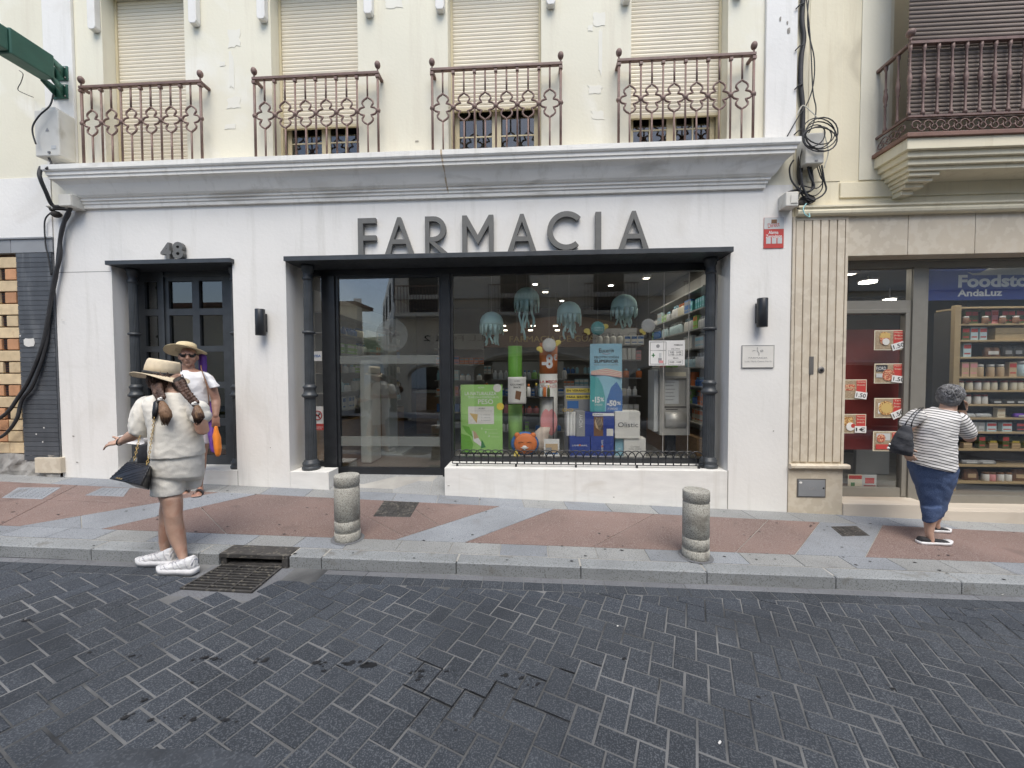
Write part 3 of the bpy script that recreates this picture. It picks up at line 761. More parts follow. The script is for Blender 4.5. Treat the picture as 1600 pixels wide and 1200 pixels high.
# balcony railings
def railing(x0, x1):
    yr = 4.53; zt = 4.955; zb_ = SL + .002; L = (x1 - x0) / 6
    T = thing('balcony_railing', None, None, ((x0 + x1) / 2 - B.location.x, yr - B.location.y, zb_)); T.parent = B
    del_ = None
    mb = MB().box(x0 - .018, x1 + .018, yr - .022, yr + .022, zt - .016, zt + .014)
    mb.box(x0 - .018, x0 + .018, yr + .023, F - .036 if x0 < -5.4 else F - .001, zt - .014, zt + .012); mb.box(x1 - .018, x1 + .018, yr + .023, F - .001, zt - .014, zt + .012)
    mb.build('handrail', 'iron', T, .003)
    for i in range(7):
        x = x0 + L * i; end = i in (0, 6); r = .0145 if end else .011
        mb = MB().tube([(x, yr, zb_), (x, yr, zt - .017)], r, 8)
        for z in (zb_ + .005, zt - .055): mb.box(x - r - .006, x + r + .006, yr - r - .006, yr + r + .006, z, z + .03)
        mb.ball((x, yr, 4.53), (.030, .024, .030), 8, 6)
        if end:
            mb.tube([(x, yr, zt + .015), (x, yr, zt + .05)], .010, 6); mb.ball((x, yr, zt + .092), (.034, .034, .044), 12, 8)
        mb.build('baluster', 'iron', T)
    hp = [(0, .160), (.012, .146), (.040, .130), (.061, .108), (.064, .084), (.048, .060), (.040, .046), (.060, .042), (.086, .034), (.102, .016), (L / 2 - .012, 0)]
    path = hp + [(a, -b) for a, b in hp[::-1][1:]]
    path += [(-a, b) for a, b in path[::-1][1:-1]]
    for i in range(6):
        x = x0 + L * (i + .5); zc = 4.53
        mb = MB().tube([(x + a, yr, zc + b) for a, b in path], .0108, 6, closed=True)
        mb.tube([(x, yr, zc + .158), (x, yr, zt - .017)], .0105, 6); mb.tube([(x, yr, zb_), (x, yr, zc - .158)], .0105, 6)
        mb.build('quatrefoil', 'iron', T)
for a, b in ((-5.477, -3.963), (-3.297, -1.811), (-1.174, .291), (.935, 2.388)): railing(a, b)
# flat canopies over both openings
MB().box(-5.33, -3.70, 4.595, 5.02, 2.848, 2.90).build('door_canopy', 'dark_paint', B, .003)
MB().box(-3.03, 2.235, 4.595, 5.05, 2.848, 2.905).build('shop_canopy', 'dark_paint', B, .003)
# columns
def column(x, y, z0, z1, s=1.):
    h = z1 - z0; r = .062 * s
    r *= .93; mid = h * .385
    base = [(1.85, 0), (1.9, .03), (1.72, .04), (1.68, .055), (1.74, .065), (1.72, .09), (1.5, .10), (1.45, .115), (1.22, .13)]
    mb = MB(); L_ = lambda pr, n=24: mb.lathe((x, y, z0), [(a * r, b) for a, b in pr], n); FL = lambda pr: mb.lathe((x, y, z0), [(a * r, b) for a, b in pr], 40, .08, 1, False)
    L_(base); FL([(1.18, .131), (1.14, mid - .085)])
    L_([(1.2, mid - .084), (1.28, mid - .075), (1.62, mid - .062), (1.64, mid - .04), (1.35, mid - .028), (1.22, mid + .0), (1.2, mid + .03), (1.38, mid + .045), (1.42, mid + .062), (1.1, mid + .075), (1.02, mid + .09)])
    FL([(1.0, mid + .091), (.93, h - .86)]); L_([(.95, h - .859), (1.3, h - .85), (1.3, h - .83), (.95, h - .82)])
    FL([(.93, h - .819), (.88, h - .19)]); L_([(.9, h - .189), (1.1, h - .18), (1.1, h - .155), (.92, h - .145), (.92, h - .10), (1.22, h - .07), (1.22, h - .045), (1.35, h - .035), (1.35, h - .001)])
    mb.build('column', 'dark_paint', B)
column(wx(484, 600, 4.80), 4.80, .273, 2.847)
column(wx(1108, 600, 4.84), 4.84, .342, 2.847)
column(wx(214, 640, 4.80), 4.80, .28, 2.847, .9)
column(-3.81, 4.80, .28, 2.847, .9)
# doorstep 48
MB().box(-5.314, -3.73, F - .002, 5.16, -.3, .2785).build('doorstep', 'sill_white', B, .004)
# ---- door of number 48 (frame with five rows of panes)
yd = 4.96
D = MB()
rows = [(2.355, 2.72), (1.862, 2.27), (1.385, 1.785), (.895, 1.30), (.40, .80)]
cols = [(-5.20, -5.02), (-4.862, -4.535), (-4.438, -4.118)]
hd = [(a, b, c, d) for a, b in cols for c, d in rows]
hole_wall(-5.316, -3.728, .279, 2.847, yd, yd + .06, hd, D)
D.box(-4.95, -4.915, yd - .02, yd - .001, .28, 2.846); D.box(-4.915, -3.99, yd - .02, yd - .001, 2.775, 2.80)
do = D.build('street_door', 'dark_paint', B, .0)
for a, b in cols:
    for c, d in rows: MB().box(a, b, yd + .03, yd + .036, c, d).build('pane', 'pane_dark', do)
MB().box(-5.3, -3.74, yd + .16, yd + .18, .28, 2.84).build('door_backing', 'olive', do)  # olive sheet added as a dark back for the frosted panes
MB().tube([(-4.89, yd - .045, 1.05), (-4.89, yd - .05, 1.35)], .009, 6).build('handle', 'steel', do)
# ---- shop front: frame posts, panes
Y0, Y1 = BK, BK + .07
mb = MB(); mb.box(-3.044, 2.229, Y0, Y1, 2.765, 2.847); mb.build('head_frame', 'black_frame', B, .003)
mb = MB().box(-2.795, -2.617, Y0 - .02, Y1 + .03, .12, 2.764); mb.build('frame_post', 'black_frame', B, .004)
mb = MB().box(-1.205, -1.09, Y0 - .02, Y1 + .03, .14, 2.764); mb.build('frame_post', 'black_frame', B, .004)
wd = MB().box(-3.044, -2.796, Y0, Y1, .252, .32).build('side_window', 'black_frame', B); MB().box(-3.044, -2.796, Y0 + .03, Y0 + .04, .32, 2.764).build('pane', 'pane', wd)
dz = .155
dr = hole_wall(DX0 + .001, DX1 - .003, dz, 2.764, Y0 + .005, Y0 + .055, [(DX0 + .035, DX1 - .035, .245, 2.73)]).build('glass_door', 'black_frame', B)
MB().box(DX0 + .035, DX1 - .035, Y0 + .022, Y0 + .032, .245, 2.73).build('pane', 'pane_door', dr)
yv = Y0 + .020
b_ = wb(520, 566, 690, 580, yv); MB().box(DX0 + .036, DX1 - .036, yv - .001, yv + .001, 1.615, 1.725).build('frosted_band', 'frosted', dr)
MB().box(DX0 + .036, DX1 - .036, yv - .001, yv + .001, wz(620, 697, yv), wz(620, 682, yv)).build('frosted_band', 'frosted', dr)
cxl, czl = wx(612, 524, yv), wz(612, 524, yv); rl = .215
mb = MB(); mb.face([(cxl + rl * math.cos(-a * PI / 20), yv - .001, czl + rl * math.sin(-a * PI / 20)) for a in range(40)][::-1]); mb.build('frosted_disc', 'frosted', dr)
text('disc_lettering', 'F A R M A C I A', (cxl - .11, cxl + .11, czl - .155, czl - .125), yv - .003, 'steel_dark', dr)
mb = MB()   # bowl and cup drawn on the disc
for pts in ([(-.02, -.10), (-.02, .10), (.02, .10), (.02, .06)], [(-.09, .07), (-.05, .09), (.0, .02), (.0, -.10)], [(.03, .0), (.10, .0), (.065, .06), (.03, .0)], [(.0, -.05), (.06, .08)]):
    mb.tube([(cxl + a, yv - .003, czl + b) for a, b in pts], .003, 4)
mb.build('disc_emblem', 'steel_dark', dr)
wd = hole_wall(-1.089, 2.229, .342, 2.764, Y0, Y1, [(-1.06, 2.20, .40, 2.75)]).build('display_window', 'black_frame', B)
MB().box(-1.06, 2.20, Y0 + .03, Y0 + .04, .40, 2.75).build('pane', 'pane', wd)
for px in (1037, 1076): 
    x = wx(px, 520, Y0 + .026); MB().box(x - .003, x + .003, Y0 + .022, Y0 + .029, .41, 2.74).build('glass_joint', 'steel', wd)
# low hoop railing on the sill
T = thing('hoop_railing', 'low black iron railing of overlapping hoops on the display window sill', 'railing', (.55, 4.76, .342))
xa, xb = wx(707, 725, 4.76), wx(1100, 728, 4.76); mb = MB(); yh = 4.76; zl, zh_, zt = .375, .405, .545
mb.tube([(xa, yh, zh_), (xb, yh, zh_)], .006, 5); mb.tube([(xa, yh, zl), (xb, yh, zl)], .006, 5); mb.build('rail', 'black_frame', T)
n = 34; sp_ = (xb - xa) / n
for i in range(n - 1):
    c = xa + sp_ * (i + 1); r = sp_ * .98; zc = zt - r * 1.0
    pts = [(c - r, yh + .004 * (i % 2), zl)] + [(c - r * math.cos(a * PI / 10), yh + .004 * (i % 2), zc + r * math.sin(a * PI / 10)) for a in range(11)] + [(c + r, yh + .004 * (i % 2), zl)]
    MB().tube(pts, .0065, 5).build('hoop', 'black_frame', T)
mb = MB()
for k in range(5):
    x = xa + .06 + (xb - xa - .12) * k / 4; mb.box(x - .012, x + .012, yh - .012, yh + .012, .342, zl)
mb.build('foot', 'black_frame', T)
# ---- FARMACIA letters standing on the canopy
S = thing('shop_sign', 'large dark grey letters reading FARMACIA standing on the black canopy', 'sign', (-.5, 4.62, 2.905))
zB, zTp = 2.906, 3.335; ly0, ly1 = 4.602, 4.648; SW = .063
def lx(px): return wx(px, 370, 4.60)
def letter(polys, bev=.002):
    mb = MB()
    for p in polys: mb.prism_y(p, ly0, ly1)
    return mb.build('letter', 'letter_grey', S)
H = zTp - zB
def A_(x0, x1):
    xm = (x0 + x1) / 2; w_ = SW * 1.02; ty = zTp
    l = lambda z, side: (xm - (xm - x0 - w_ / 2) * (ty - z) / H) if side < 0 else (xm + (x1 - w_ / 2 - xm) * (ty - z) / H)
    # one outline with a triangular counter, done as three non-overlapping pieces
    zc0, zc1 = zB + H * .27, zB + H * .27 + .055
    o0 = [(x0, zB), (x0 + w_, zB), (xm - (xm - x0 - w_) * (1 - .27), zc0), (xm - (xm - x0 - w_) * (1 - .27 - .055 / H), zc1), (xm, zB + H * .80), (xm - .0, zTp), (xm - w_ * .32, zTp)]
    o1 = [(2 * xm - a, b) for a, b in o0]
    hx = xm - (xm - x0 - w_) * (1 - .27); hx1 = xm - (xm - x0 - w_) * (1 - .27 - .055 / H)
    return [o0, o1[::-1], [(hx, zc0), (2 * xm - hx, zc0), (2 * xm - hx1, zc1), (hx1, zc1)]]
x0, x1 = lx(559), lx(587); w_ = SW
letter([[(x0, zB), (x0 + w_, zB), (x0 + w_, zTp), (x0, zTp)], [(x0 + w_, zTp - .062), (x1, zTp - .062), (x1, zTp), (x0 + w_, zTp)], [(x0 + w_, zB + .165), (x1, zB + .165), (x1, zB + .225), (x0 + w_, zB + .225)]])
letter(A_(lx(601), lx(646)))
x0, x1 = lx(664), lx(698)
def arc(cx, cz, ro, ri, a0, a1, n=14):
    out = [(cx + ro * math.cos(a0 + (a1 - a0) * i / n), cz + ro * math.sin(a0 + (a1 - a0) * i / n)) for i in range(n + 1)]
    inn = [(cx + ri * math.cos(a1 + (a0 - a1) * i / n), cz + ri * math.sin(a1 + (a0 - a1) * i / n)) for i in range(n + 1)]
    return [[out[i], out[i + 1], inn[n - i - 1], inn[n - i]] for i in range(n)]
ro = .148; cz = zTp - ro; cx = x1 - ro - .01
letter([[(x0, zB), (x0 + w_ * .8, zB), (x0 + w_ * .8, zTp), (x0, zTp)], [(x0 + w_ * .8, zTp - .058), (cx, zTp - .058), (cx, zTp), (x0 + w_ * .8, zTp)], [(x0 + w_ * .8, zTp - 2 * ro), (cx, zTp - 2 * ro), (cx, zTp - 2 * ro + .055), (x0 + w_ * .8, zTp - 2 * ro + .055)],
        [(x1 - .07, zB), (x1 + .01, zB), (cx + .015, zTp - 2 * ro - .002), (cx - .055, zTp - 2 * ro - .002)]] + arc(cx, cz, ro, ro - .058, -PI / 2, PI / 2))
x0, x1 = lx(722), lx(771); xm = (x0 + x1) / 2; q = .055
letter([[(x0, zB), (x0 + q, zB), (x0 + q, zTp), (x0, zTp)], [(x1 - q, zB), (x1, zB), (x1, zTp), (x1 - q, zTp)],
        [(x0 + q + .0005, zTp), (x0 + q + .0005, zTp - .12), (xm, zB + .09), (xm, zB + .20)], [(x1 - q - .0005, zTp - .12), (x1 - q - .0005, zTp), (xm, zB + .20), (xm, zB + .09)]])
letter(A_(lx(793), lx(838)))
x0, x1 = lx(855), lx(907); ro = (H + .015) / 2; cx = x0 + ro; cz = zB + ro + .003
letter(arc(cx, cz, ro, ro - .062, PI * .24, PI * 1.72, 26))
x0, x1 = lx(930.5), lx(939.5); letter([[(x0, zB), (x1, zB), (x1, zTp), (x0, zTp)]])
letter(A_(lx(967), lx(1014)))
# ---- house number
S = thing('house_number', 'grey numerals 48 standing on the small black door canopy', 'sign', (-4.5, 4.62, 2.901))
xa, xb = wx(250.5, 393, 4.60), wx(267, 393, 4.60)
text('digit', '4', (xa, xb, 2.903, 3.105), 4.60, 'letter_grey', S, .045, .035); xa, xb = wx(269, 393, 4.60), wx(286, 393, 4.60)
text('digit', '8', (xa, xb, 2.903, 3.11), 4.60, 'letter_grey', S, .045, .035)
# ---- wall lamps
def lamp(px, py0, py1, label):
    y = 4.58; x = wx(px, 500, y); z0, z1 = wz(px, py1, y), wz(px, py0, y)
    t = thing('wall_lamp', label, 'lamp', (x, F, (z0 + z1) / 2), 'dark cylinder lamps on the white front')
    mb = MB(); mb.lathe((x, y, z0), [(.052, 0), (.055, .004), (.055, z1 - z0 - .004), (.052, z1 - z0)], 24)
    mb.build('lamp_body', 'black_frame', t); bx('wall_plate', (x - .035, x + .035, y + .05, F - .001, z0 + .05, z1 - .05), 'black_frame', t)
lamp(406.5, 483, 524, 'dark grey cylinder wall lamp left of the shop canopy')
lamp(1191, 466, 511, 'dark grey cylinder wall lamp right of the display window')
# ---- brass-coloured plaque and alarm sign
x0, x1, z0, z1 = wb(1159, 540, 1208, 574, F)
T = thing('wall_plaque', 'small white FARMACIA plaque with thin border on the white wall', 'plaque', ((x0 + x1) / 2, F, (z0 + z1) / 2))
bx('plate', (x0, x1, F - .012, F - .001, z0, z1), 'paper', T, .002)
mb = MB()
for q in ((x0 - .004, x1 + .004, z0 - .004, z0), (x0 - .004, x1 + .004, z1, z1 + .004), (x0 - .004, x0, z0, z1), (x1, x1 + .004, z0, z1)): mb.box(q[0], q[1], F - .015, F - .001, q[2], q[3])
mb.build('rim', 'grey', T)
W_ = x1 - x0; Hh = z1 - z0
text('lettering', 'FARMACIA', (x0 + W_ * .2, x1 - W_ * .2, z0 + Hh * .40, z0 + Hh * .47), F - .014, 'grey', T)
text('lettering', 'Lcda. María Castro Martín', (x0 + W_ * .08, x1 - W_ * .06, z0 + Hh * .24, z0 + Hh * .31), F - .014, 'grey', T)
mb = MB(); xm = (x0 + x1) / 2
mb.tube([(xm - .01, F - .014, z1 - .02), (xm - .01, F - .014, z1 - .06), (xm + .01, F - .014, z1 - .085), (xm + .01, F - .014, z1 - .115)], .002, 4)
mb.tube([(xm - .06, F - .014, z1 - .07), (xm - .055, F - .014, z1 - .055), (xm - .03, F - .014, z1 - .055)], .002, 4)
mb.tube([(xm + .04 + .015 * math.cos(a), F - .014, z1 - .06 + .01 * math.sin(a)) for a in [i * PI / 5 for i in range(10)]], .002, 4, True); mb.build('emblem', 'grey', T)
x0, x1, z0, z1 = wb(1193, 340, 1224, 388, F)
T = thing('alarm_sign', 'grey and red alarm company sign above the wall lamp', 'sign', ((x0 + x1) / 2, F, (z0 + z1) / 2))
bx('plate', (x0, x1, F - .008, F - .001, z0, z1), 'red', T); zm = z0 + (z1 - z0) * .62
bx('upper_plate', (x0 + .001, x1 - .001, F - .0095, F - .0081, zm, z1 - .001), 'lightgrey', T)
bx('logo', ((x0 + x1) / 2 - .03, (x0 + x1) / 2 + .03, F - .0105, F - .0096, z1 - .07, z1 - .025), 'brown', T)
text('lettering', 'Direct', (x0 + .04, x1 - .05, zm + .02, zm + .07), F - .011, 'red', T, rot=.15)
text('lettering', 'Alarma', (x0 + .05, x1 - .06, zm - .055, zm - .02), F - .0095, 'white', T, bold=.02)
text('lettering', 'Zerovision', (x0 + .02, x1 - .02, zm - .10, zm - .062), F - .0095, 'white', T, bold=.02)
for i in range(3): bx('icon', (x0 + .025 + i * .062, x0 + .075 + i * .062, F - .0095, F - .0081, z0 + .05, z0 + .115), 'lightgrey', T)
# ------------------------------------------------------------------ BRICK BUILDING on the left
K = thing('brick_building', 'half-tiled building at far left with bare perforated bricks and white wall above', 'building', (-8, F, .2))
mb = MB(); mb.box(-16, XL - .004, F, F + .45, 3.225, 9.0); mb.build('upper_wall', 'cream_wall', K)
MB().box(-16, XL - .004, F - .012, F - .001, 3.225, 3.97).build('painted_band', 'white_wall', K)
MB().box(-16, XL - .006, F + .05, F + .45, -.5, 3.224).build('core_wall', 'brick_mortar', K)
MB().box(-16, XL - .004, F - .03, F + .049, 3.205, 3.224).build('drip_edge', 'panel_grey', K)
xs_ = [-9, -8.1, -7.15, wx(19, 385, F), XL - .005]
for a, b in zip(xs_, xs_[1:]): MB().box(a + .003, b - .003, F - .015, F + .049, 3.035, 3.204).build('lintel_panel', 'panel_grey', K, .003)
# slate-coloured tile strip
TX0, TX1 = -6.585, -6.10
nr = 44; tz0, tz1 = .385, 3.03
z = tz0; r_ = random.Random(5)
MB().box(TX0 + .001, TX1 - .001, F - .006, F + .049, tz0, tz1).build('tile_bed', 'panel_grey', K)
for i in range(nr):
    h = (tz1 - tz0) / nr
    split_x = TX0 + (TX1 - TX0) * (.52 if i % 2 else .5)
    for a, b in ((TX0, TX1 - .0),):
        MB().box(a + .001, b - .001, F - .018 + r_.uniform(-.002, .001), F - .0065, z + .0025, z + h - .0025).build('tile', 'slate_tile', K)
    z += h
# torn paper patch on the tiles
def irregular(name, cx, cz, w_, h_, y, mat, parent, n=14, seed=1):
    r = random.Random(seed); pts = []
    for i in range(n):
        a = 2 * PI * i / n; q = r.uniform(.75, 1.1); m_ = max(abs(math.cos(a)), abs(math.sin(a)))
        pts.append((cx + math.cos(a) / m_ * w_ / 2 * q, cz + math.sin(a) / m_ * h_ / 2 * q))
    return MB().prism_y(pts, y - .002, y).build(name, mat, parent)
irregular('torn_paper', wx(47, 535, F - .02), wz(47, 535, F - .02), .16, .12, F - .021, 'paper', K, seed=4)
for px, py in ((35, 525), (82, 495), (100, 500), (60, 678), (72, 668), (70, 690)): irregular('plaster_fleck', wx(px, py, F), wz(px, py, F), .02, .02, F - .021, 'paper', K, 7, px)
# bricks
zc = .50; i = 0
BH, BL, GAP = .149, .42, .010
for i in range(17):
    z0 = .47 + i * BH; z1 = z0 + BH - .014
    if z1 > 3.03: break
    xr = TX0 - .02 - (.0, .03, .01, .02)[i % 4]
    if i % 2 == 0 or i < 3:
        segs = [(xr - .42, xr - .0), (xr - .86, xr - .435), (xr - 1.3, xr - .875), (xr - 1.75, xr - 1.32)]; core = []
    else:
        segs = [(xr - .155, xr - .0), (xr - .63, xr - .235), (xr - 1.05, xr - .70), (xr - 1.6, xr - 1.15)]; core = [(xr - .23, xr - .16)]
    if i < 3: segs = [(a, b) for a, b in ((xr - .2, xr), (xr - .56, xr - .212), (xr - .96, xr - .572), (xr - 1.4, xr - .972))]; core = []
    a_ = segs[-1][0]
    while a_ > -9.4: segs.append((a_ - (.42 if i % 2 == 0 else .44), a_ - .014)); a_ = segs[-1][0]
    for a, b in segs:
        mt = 'brick_orange' if (i in (5, 9) or r_.random() < .12) else 'brick_cream'
        MB().box(a, b, F + .002 + r_.uniform(-.004, .006), F + .09, z0, z1).build('brick', mt, K, .006)
    for a, b in core:
        MB().box(a, b, F + .025, F + .09, z0 + .004, z1 - .004).build('brick_core', 'brick_core', K)
        mb = MB()
        for q in range(4): mb.box(a + .012, b - .012, F + .018, F + .024, z0 + .012 + q * .032, z0 + .03 + q * .032)
        mb.build('core_cell', 'brick_cream' if False else 'shaft', K)
# rough cement base and the small box at the foot of the tiles
mb = MB(); r2 = random.Random(9); nx, nz = 60, 8
for i in range(nx):
    for j in range(nz): pass
def cz(i, j):
    x = -9.5 + (XL - .01 + 9.5) * i / nx; z = -.1 + .56 * j / nz + (.03 * noise.noise(Vector((x * 3, j, 0))) if j == nz else 0)
    y = F - .035 + .03 * noise.noise(Vector((x * 6, z * 9, 2))) + .02 * noise.noise(Vector((x * 17, z * 19, 5))) + .03 * (j / nz)
    return (x, y, z)
for i in range(nx):
    for j in range(nz): mb.face([cz(i, j), cz(i + 1, j), cz(i + 1, j + 1), cz(i, j + 1)])
for i in range(nx): a, b = cz(i, nz), cz(i + 1, nz); mb.face([a, b, (b[0], F + .06, b[2]), (a[0], F + .06, a[2])])
mb.build('cement_base', 'rough_cement', K)
x0, x1, z0, z1 = wb(55, 719, 95, 739, F - .05); MB().box(x0, x1, F - .055, F + .04, z0, z1 + .03).build('stone_block', 'beige_stone', K, .004)
# ------------------------------------------------------------------ meter box, bracket, junction boxes, cables (left)
mx0, mx1, mz0, mz1 = wx(54, 210, 4.45), wx(92, 210, 4.45), 4.115, 4.66
T = thing('meter_box', 'dirty white electricity box with warning triangle beside the left balcony', 'meter box', ((mx0 + mx1) / 2, 4.5, mz0))
mb = MB().box(mx0, mx1, 4.45, F - .036, mz0, mz1); mb.build('cabinet', 'box_white', T, .012)
mb = MB(); mb.prism_y([(mx0 + .05, mz1 - .001), (mx1 - .04, mz1 - .001), (mx1 - .07, mz1 + .045), (mx0 + .08, mz1 + .045)], 4.47, F - .04); mb.build('lid', 'box_white', T, .008)
xm = mx0 + .17; zc = mz0 + .29
MB().prism_y([(xm - .025, zc), (xm + .025, zc), (xm, zc + .042)], 4.446, 4.449).build('warning_triangle', 'grey', T)
bx('label_plate', (mx1 - .10, mx1 - .04, 4.446, 4.449, mz0 + .08, mz0 + .12), 'lightgrey', T); bx('latch', (xm, xm + .03, 4.44, 4.449, mz0 + .03, mz0 + .05), 'steel_dark', T)
# projecting green sign arm
gx = -5.72
T = thing('sign_bracket', 'dark green steel arm projecting from the wall above the meter box', 'bracket', (gx, F, 5.1))
bt, bb = 5.225, 4.955
mb = MB(); mb.box(gx - .085, gx + .085, 4.0, 4.39, 4.955, 5.23); mb.build('beam', 'green_metal', T, .01)
mb = MB(); mb.box(gx - .07, gx + .07, 2.7, 3.998, 4.975, 5.215); mb.build('beam', 'green_metal', T, .01)
for zc, zz in ((5.19, 5.19), (4.97, 4.97)):
    x_ = wx(95, 118 if zc > 5.1 else 150, F - .04)
    mb = MB(); mb.box(x_ - .10, x_ + .10, F - .05, F - .036, zc - .07, zc + .10); mb.build('wall_plate', 'green_metal', T, .004)
    mb = MB(); 
    for sx in (-.075, .06): 
        a = gx + sx
        mb.loft([[(a, 4.37, zc + .03), (a + .012, 4.37, zc + .03), (a + .012, 4.37, zc - .03), (a, 4.37, zc - .03)], [(x_ + sx * .8, F - .051, zc + .08), (x_ + sx * .8 + .012, F - .051, zc + .08), (x_ + sx * .8 + .012, F - .051, zc - .05), (x_ + sx * .8, F - .051, zc - .05)]])
    mb.build('gusset', 'green_metal', T)
    mb = MB()
    for a, b in ((-.075, -.045), (.075, -.045), (-.075, .075), (.075, .075)): mb.ball((x_ + a, F - .054, zc + b), .009, 6, 4)
    mb.build('bolt', 'steel', T)
def cable(name, pts, r, mat, label, cat='cable', n=7, group=None):
    # smooth curve through points
    P = [Vector(p) for p in pts]; out = []
    for i in range(len(P) - 1):
        p0, p1, p2, p3 = P[max(i - 1, 0)], P[i], P[i + 1], P[min(i + 2, len(P) - 1)]
        for k in range(6):
            t = k / 6; out.append(.5 * ((2 * p1) + (p2 - p0) * t + (2 * p0 - 5 * p1 + 4 * p2 - p3) * t * t + (3 * p1 - p0 - 3 * p2 + p3) * t ** 3))
    out.append(P[-1])
    o = MB().tube(out, r, n).build(name, mat); return props(o, label, cat, group)
def cp_(lst): return [wp(a, b, y) for a, b, y in lst]
cable('power_cable', cp_([(64, 262, 4.44), (62, 275, 4.36), (72, 300, 4.42), (84, 322, 4.5), (110, 322, 4.55), (102, 342, 4.58), (94, 375, 4.60), (94, 400, 4.60), (84, 440, 4.60), (76, 490, 4.60), (66, 540, 4.60), (46, 592, 4.60), (28, 622, 4.60), (10, 646, 4.58), (-20, 665, 4.58)]), .021, 'cable_black', 'thick black cable swinging down over the slate tiles, upper of two')
cable('power_cable', cp_([(84, 326, 4.56), (108, 330, 4.60), (97, 355, 4.62), (92, 390, 4.62), (88, 430, 4.62), (78, 480, 4.62), (72, 540, 4.62), (52, 600, 4.60), (34, 625, 4.60), (26, 655, 4.58), (6, 680, 4.58), (-20, 690, 4.58)]), .019, 'cable_black', 'thick black cable curving lower across the bare bricks')
cable('power_cable', cp_([(80, 332, 4.60), (70, 345, 4.62), (71, 380, 4.62), (75, 400, 4.62), (80, 430, 4.62)]), .008, 'cable_black', 'thin dark cable looping beside the junction box at left')
cable('power_cable', cp_([(83, 148, 4.50), (78, 165, 4.42), (62, 180, 4.40), (52, 195, 4.40), (51, 208, 4.40), (56, 225, 4.40)]), .008, 'cable_black', 'thin dark cable from the green arm to the meter box')
cable('power_cable', cp_([(76, 246, 4.5), (80, 256, 4.45), (72, 264, 4.38)]), .012, 'cable_black', 'short black cable leaving the bottom of the meter box')
cable('power_cable', cp_([(30, 110, 4.3), (36, 116, 4.32), (33, 128, 4.35), (28, 140, 4.4), (40, 147, 4.5), (52, 152, 4.64)]), .004, 'cable_black', 'loose thin wire hanging under the green arm')
x0, x1, z0, z1 = wb(92, 303, 112, 322, 4.50)
T = thing('junction_box', 'grey plastic junction box under the left end of the cornice', 'junction box', ((x0 + x1) / 2, 4.55, z0)); bx('case', (x0, x1, 4.50, F - .001, z0, z1), 'box_white', T, .008); bx('cover', (x0 + .004, x1 - .004, 4.492, 4.499, z0 + .004, z1 - .004), 'box_white', T, .003)
T = thing('cable_splice', 'lumpy dark cable joint wrapped in tape at the left wall corner', 'cable joint', tuple(wp(88, 335, 4.58)))
mb = MB(); c = wp(88, 335, 4.6); mb.ball(c, (.06, .05, .04), 8, 6); mb.ball(c + Vector((-.04, -.01, .06)), (.03, .03, .03), 8, 6); mb.build('tape', 'interior_dark', T)
mb = MB(); mb.ball(c + Vector((.02, -.03, .07)), (.035, .03, .03), 8, 6); mb.ball(c + Vector((-.05, -.03, .085)), (.03, .03, .02), 8, 6); mb.build('sleeve', 'box_white', T)
# ------------------------------------------------------------------ CREAM BUILDING on the right
C = thing('cream_building', 'yellow-cream building with beige stone shopfront at the right', 'building', (4, F, -.1))
PX0, PX1 = 2.904, 3.50
STZ = 3.238
X9 = 12.
# upper wall with balcony door opening
BW = (3.94, 5.9, 3.95, 6.9)
hole_wall(PX0, X9, STZ, 8.6, F, F + .45, [BW]).build('upper_wall', 'yellow_wall', C)
MB().box(PX0, X9, F + .46, 12, 8.3, 8.6).build('roof', 'interior_wall', C); MB().box(X9 - .2, X9, F + .46, 12, -.6, 8.29).build('side_wall', 'interior_wall', C); MB().box(PX0, X9 - .2, 11.8, 12, -.6, 8.29).build('back_wall', 'interior_dark', C)
MB().box(3.05, 3.055 + .35, F - .006, F - .001, 3.62, 8.5).build('recessed_panel', 'yellow_wall', C, .003)
MB().box(3.60, 3.90, F - .012, F - .001, 3.62, 8.5).build('window_surround', 'cream_wall', C, .004)
MB().box(3.4, X9, F - .02, F - .001, 3.43, 3.60).build('string_course', 'yellow_wall', C, .006)
mr = [(0, 3.23), (.05, 3.235), (.065, 3.25), (.07, 3.275), (.055, 3.30), (.075, 3.315), (.075, 3.335), (0, 3.345)]
MB().strip_x([(F - .001 - p, z) for p, z in mr], PX0 + .02, X9).build('moulding', 'yellow_wall', C)
# fluted stone pilaster
MB().box(PX0, PX1, F, 5.0, -.6, STZ - .001).build('pilaster_core', 'beige_stone', C)
nx_ = 6; gw = (PX1 - PX0 - .06) / nx_
for i in range(nx_):
    a = PX0 + .03 + gw * i; MB().box(a + .006, a + gw - .006, F - .016, F - .001, .46, 3.19).build('flute', 'beige_stone', C, .004)
MB().box(PX0, PX0 + .028, F - .016, F - .001, .44, STZ - .001).build('edge_strip', 'beige_stone', C); MB().box(PX1 - .028, PX1, F - .016, F - .001, .44, STZ - .001).build('edge_strip', 'beige_stone', C)
MB().box(PX0 + .029, PX1 - .029, F - .016, F - .001, 3.192, STZ - .001).build('cap', 'beige_stone', C)
MB().strip_x([(F - .001, .385), (F - .05, .388), (F - .062, .40), (F - .062, .425), (F - .05, .438), (F - .001, .44)], PX0, PX1 + .045).build('dado_moulding', 'beige_stone', C)
MB().box(PX0, PX1, F - .012, F - .001, -.3, .384).build('pilaster_base', 'beige_stone', C, .003)
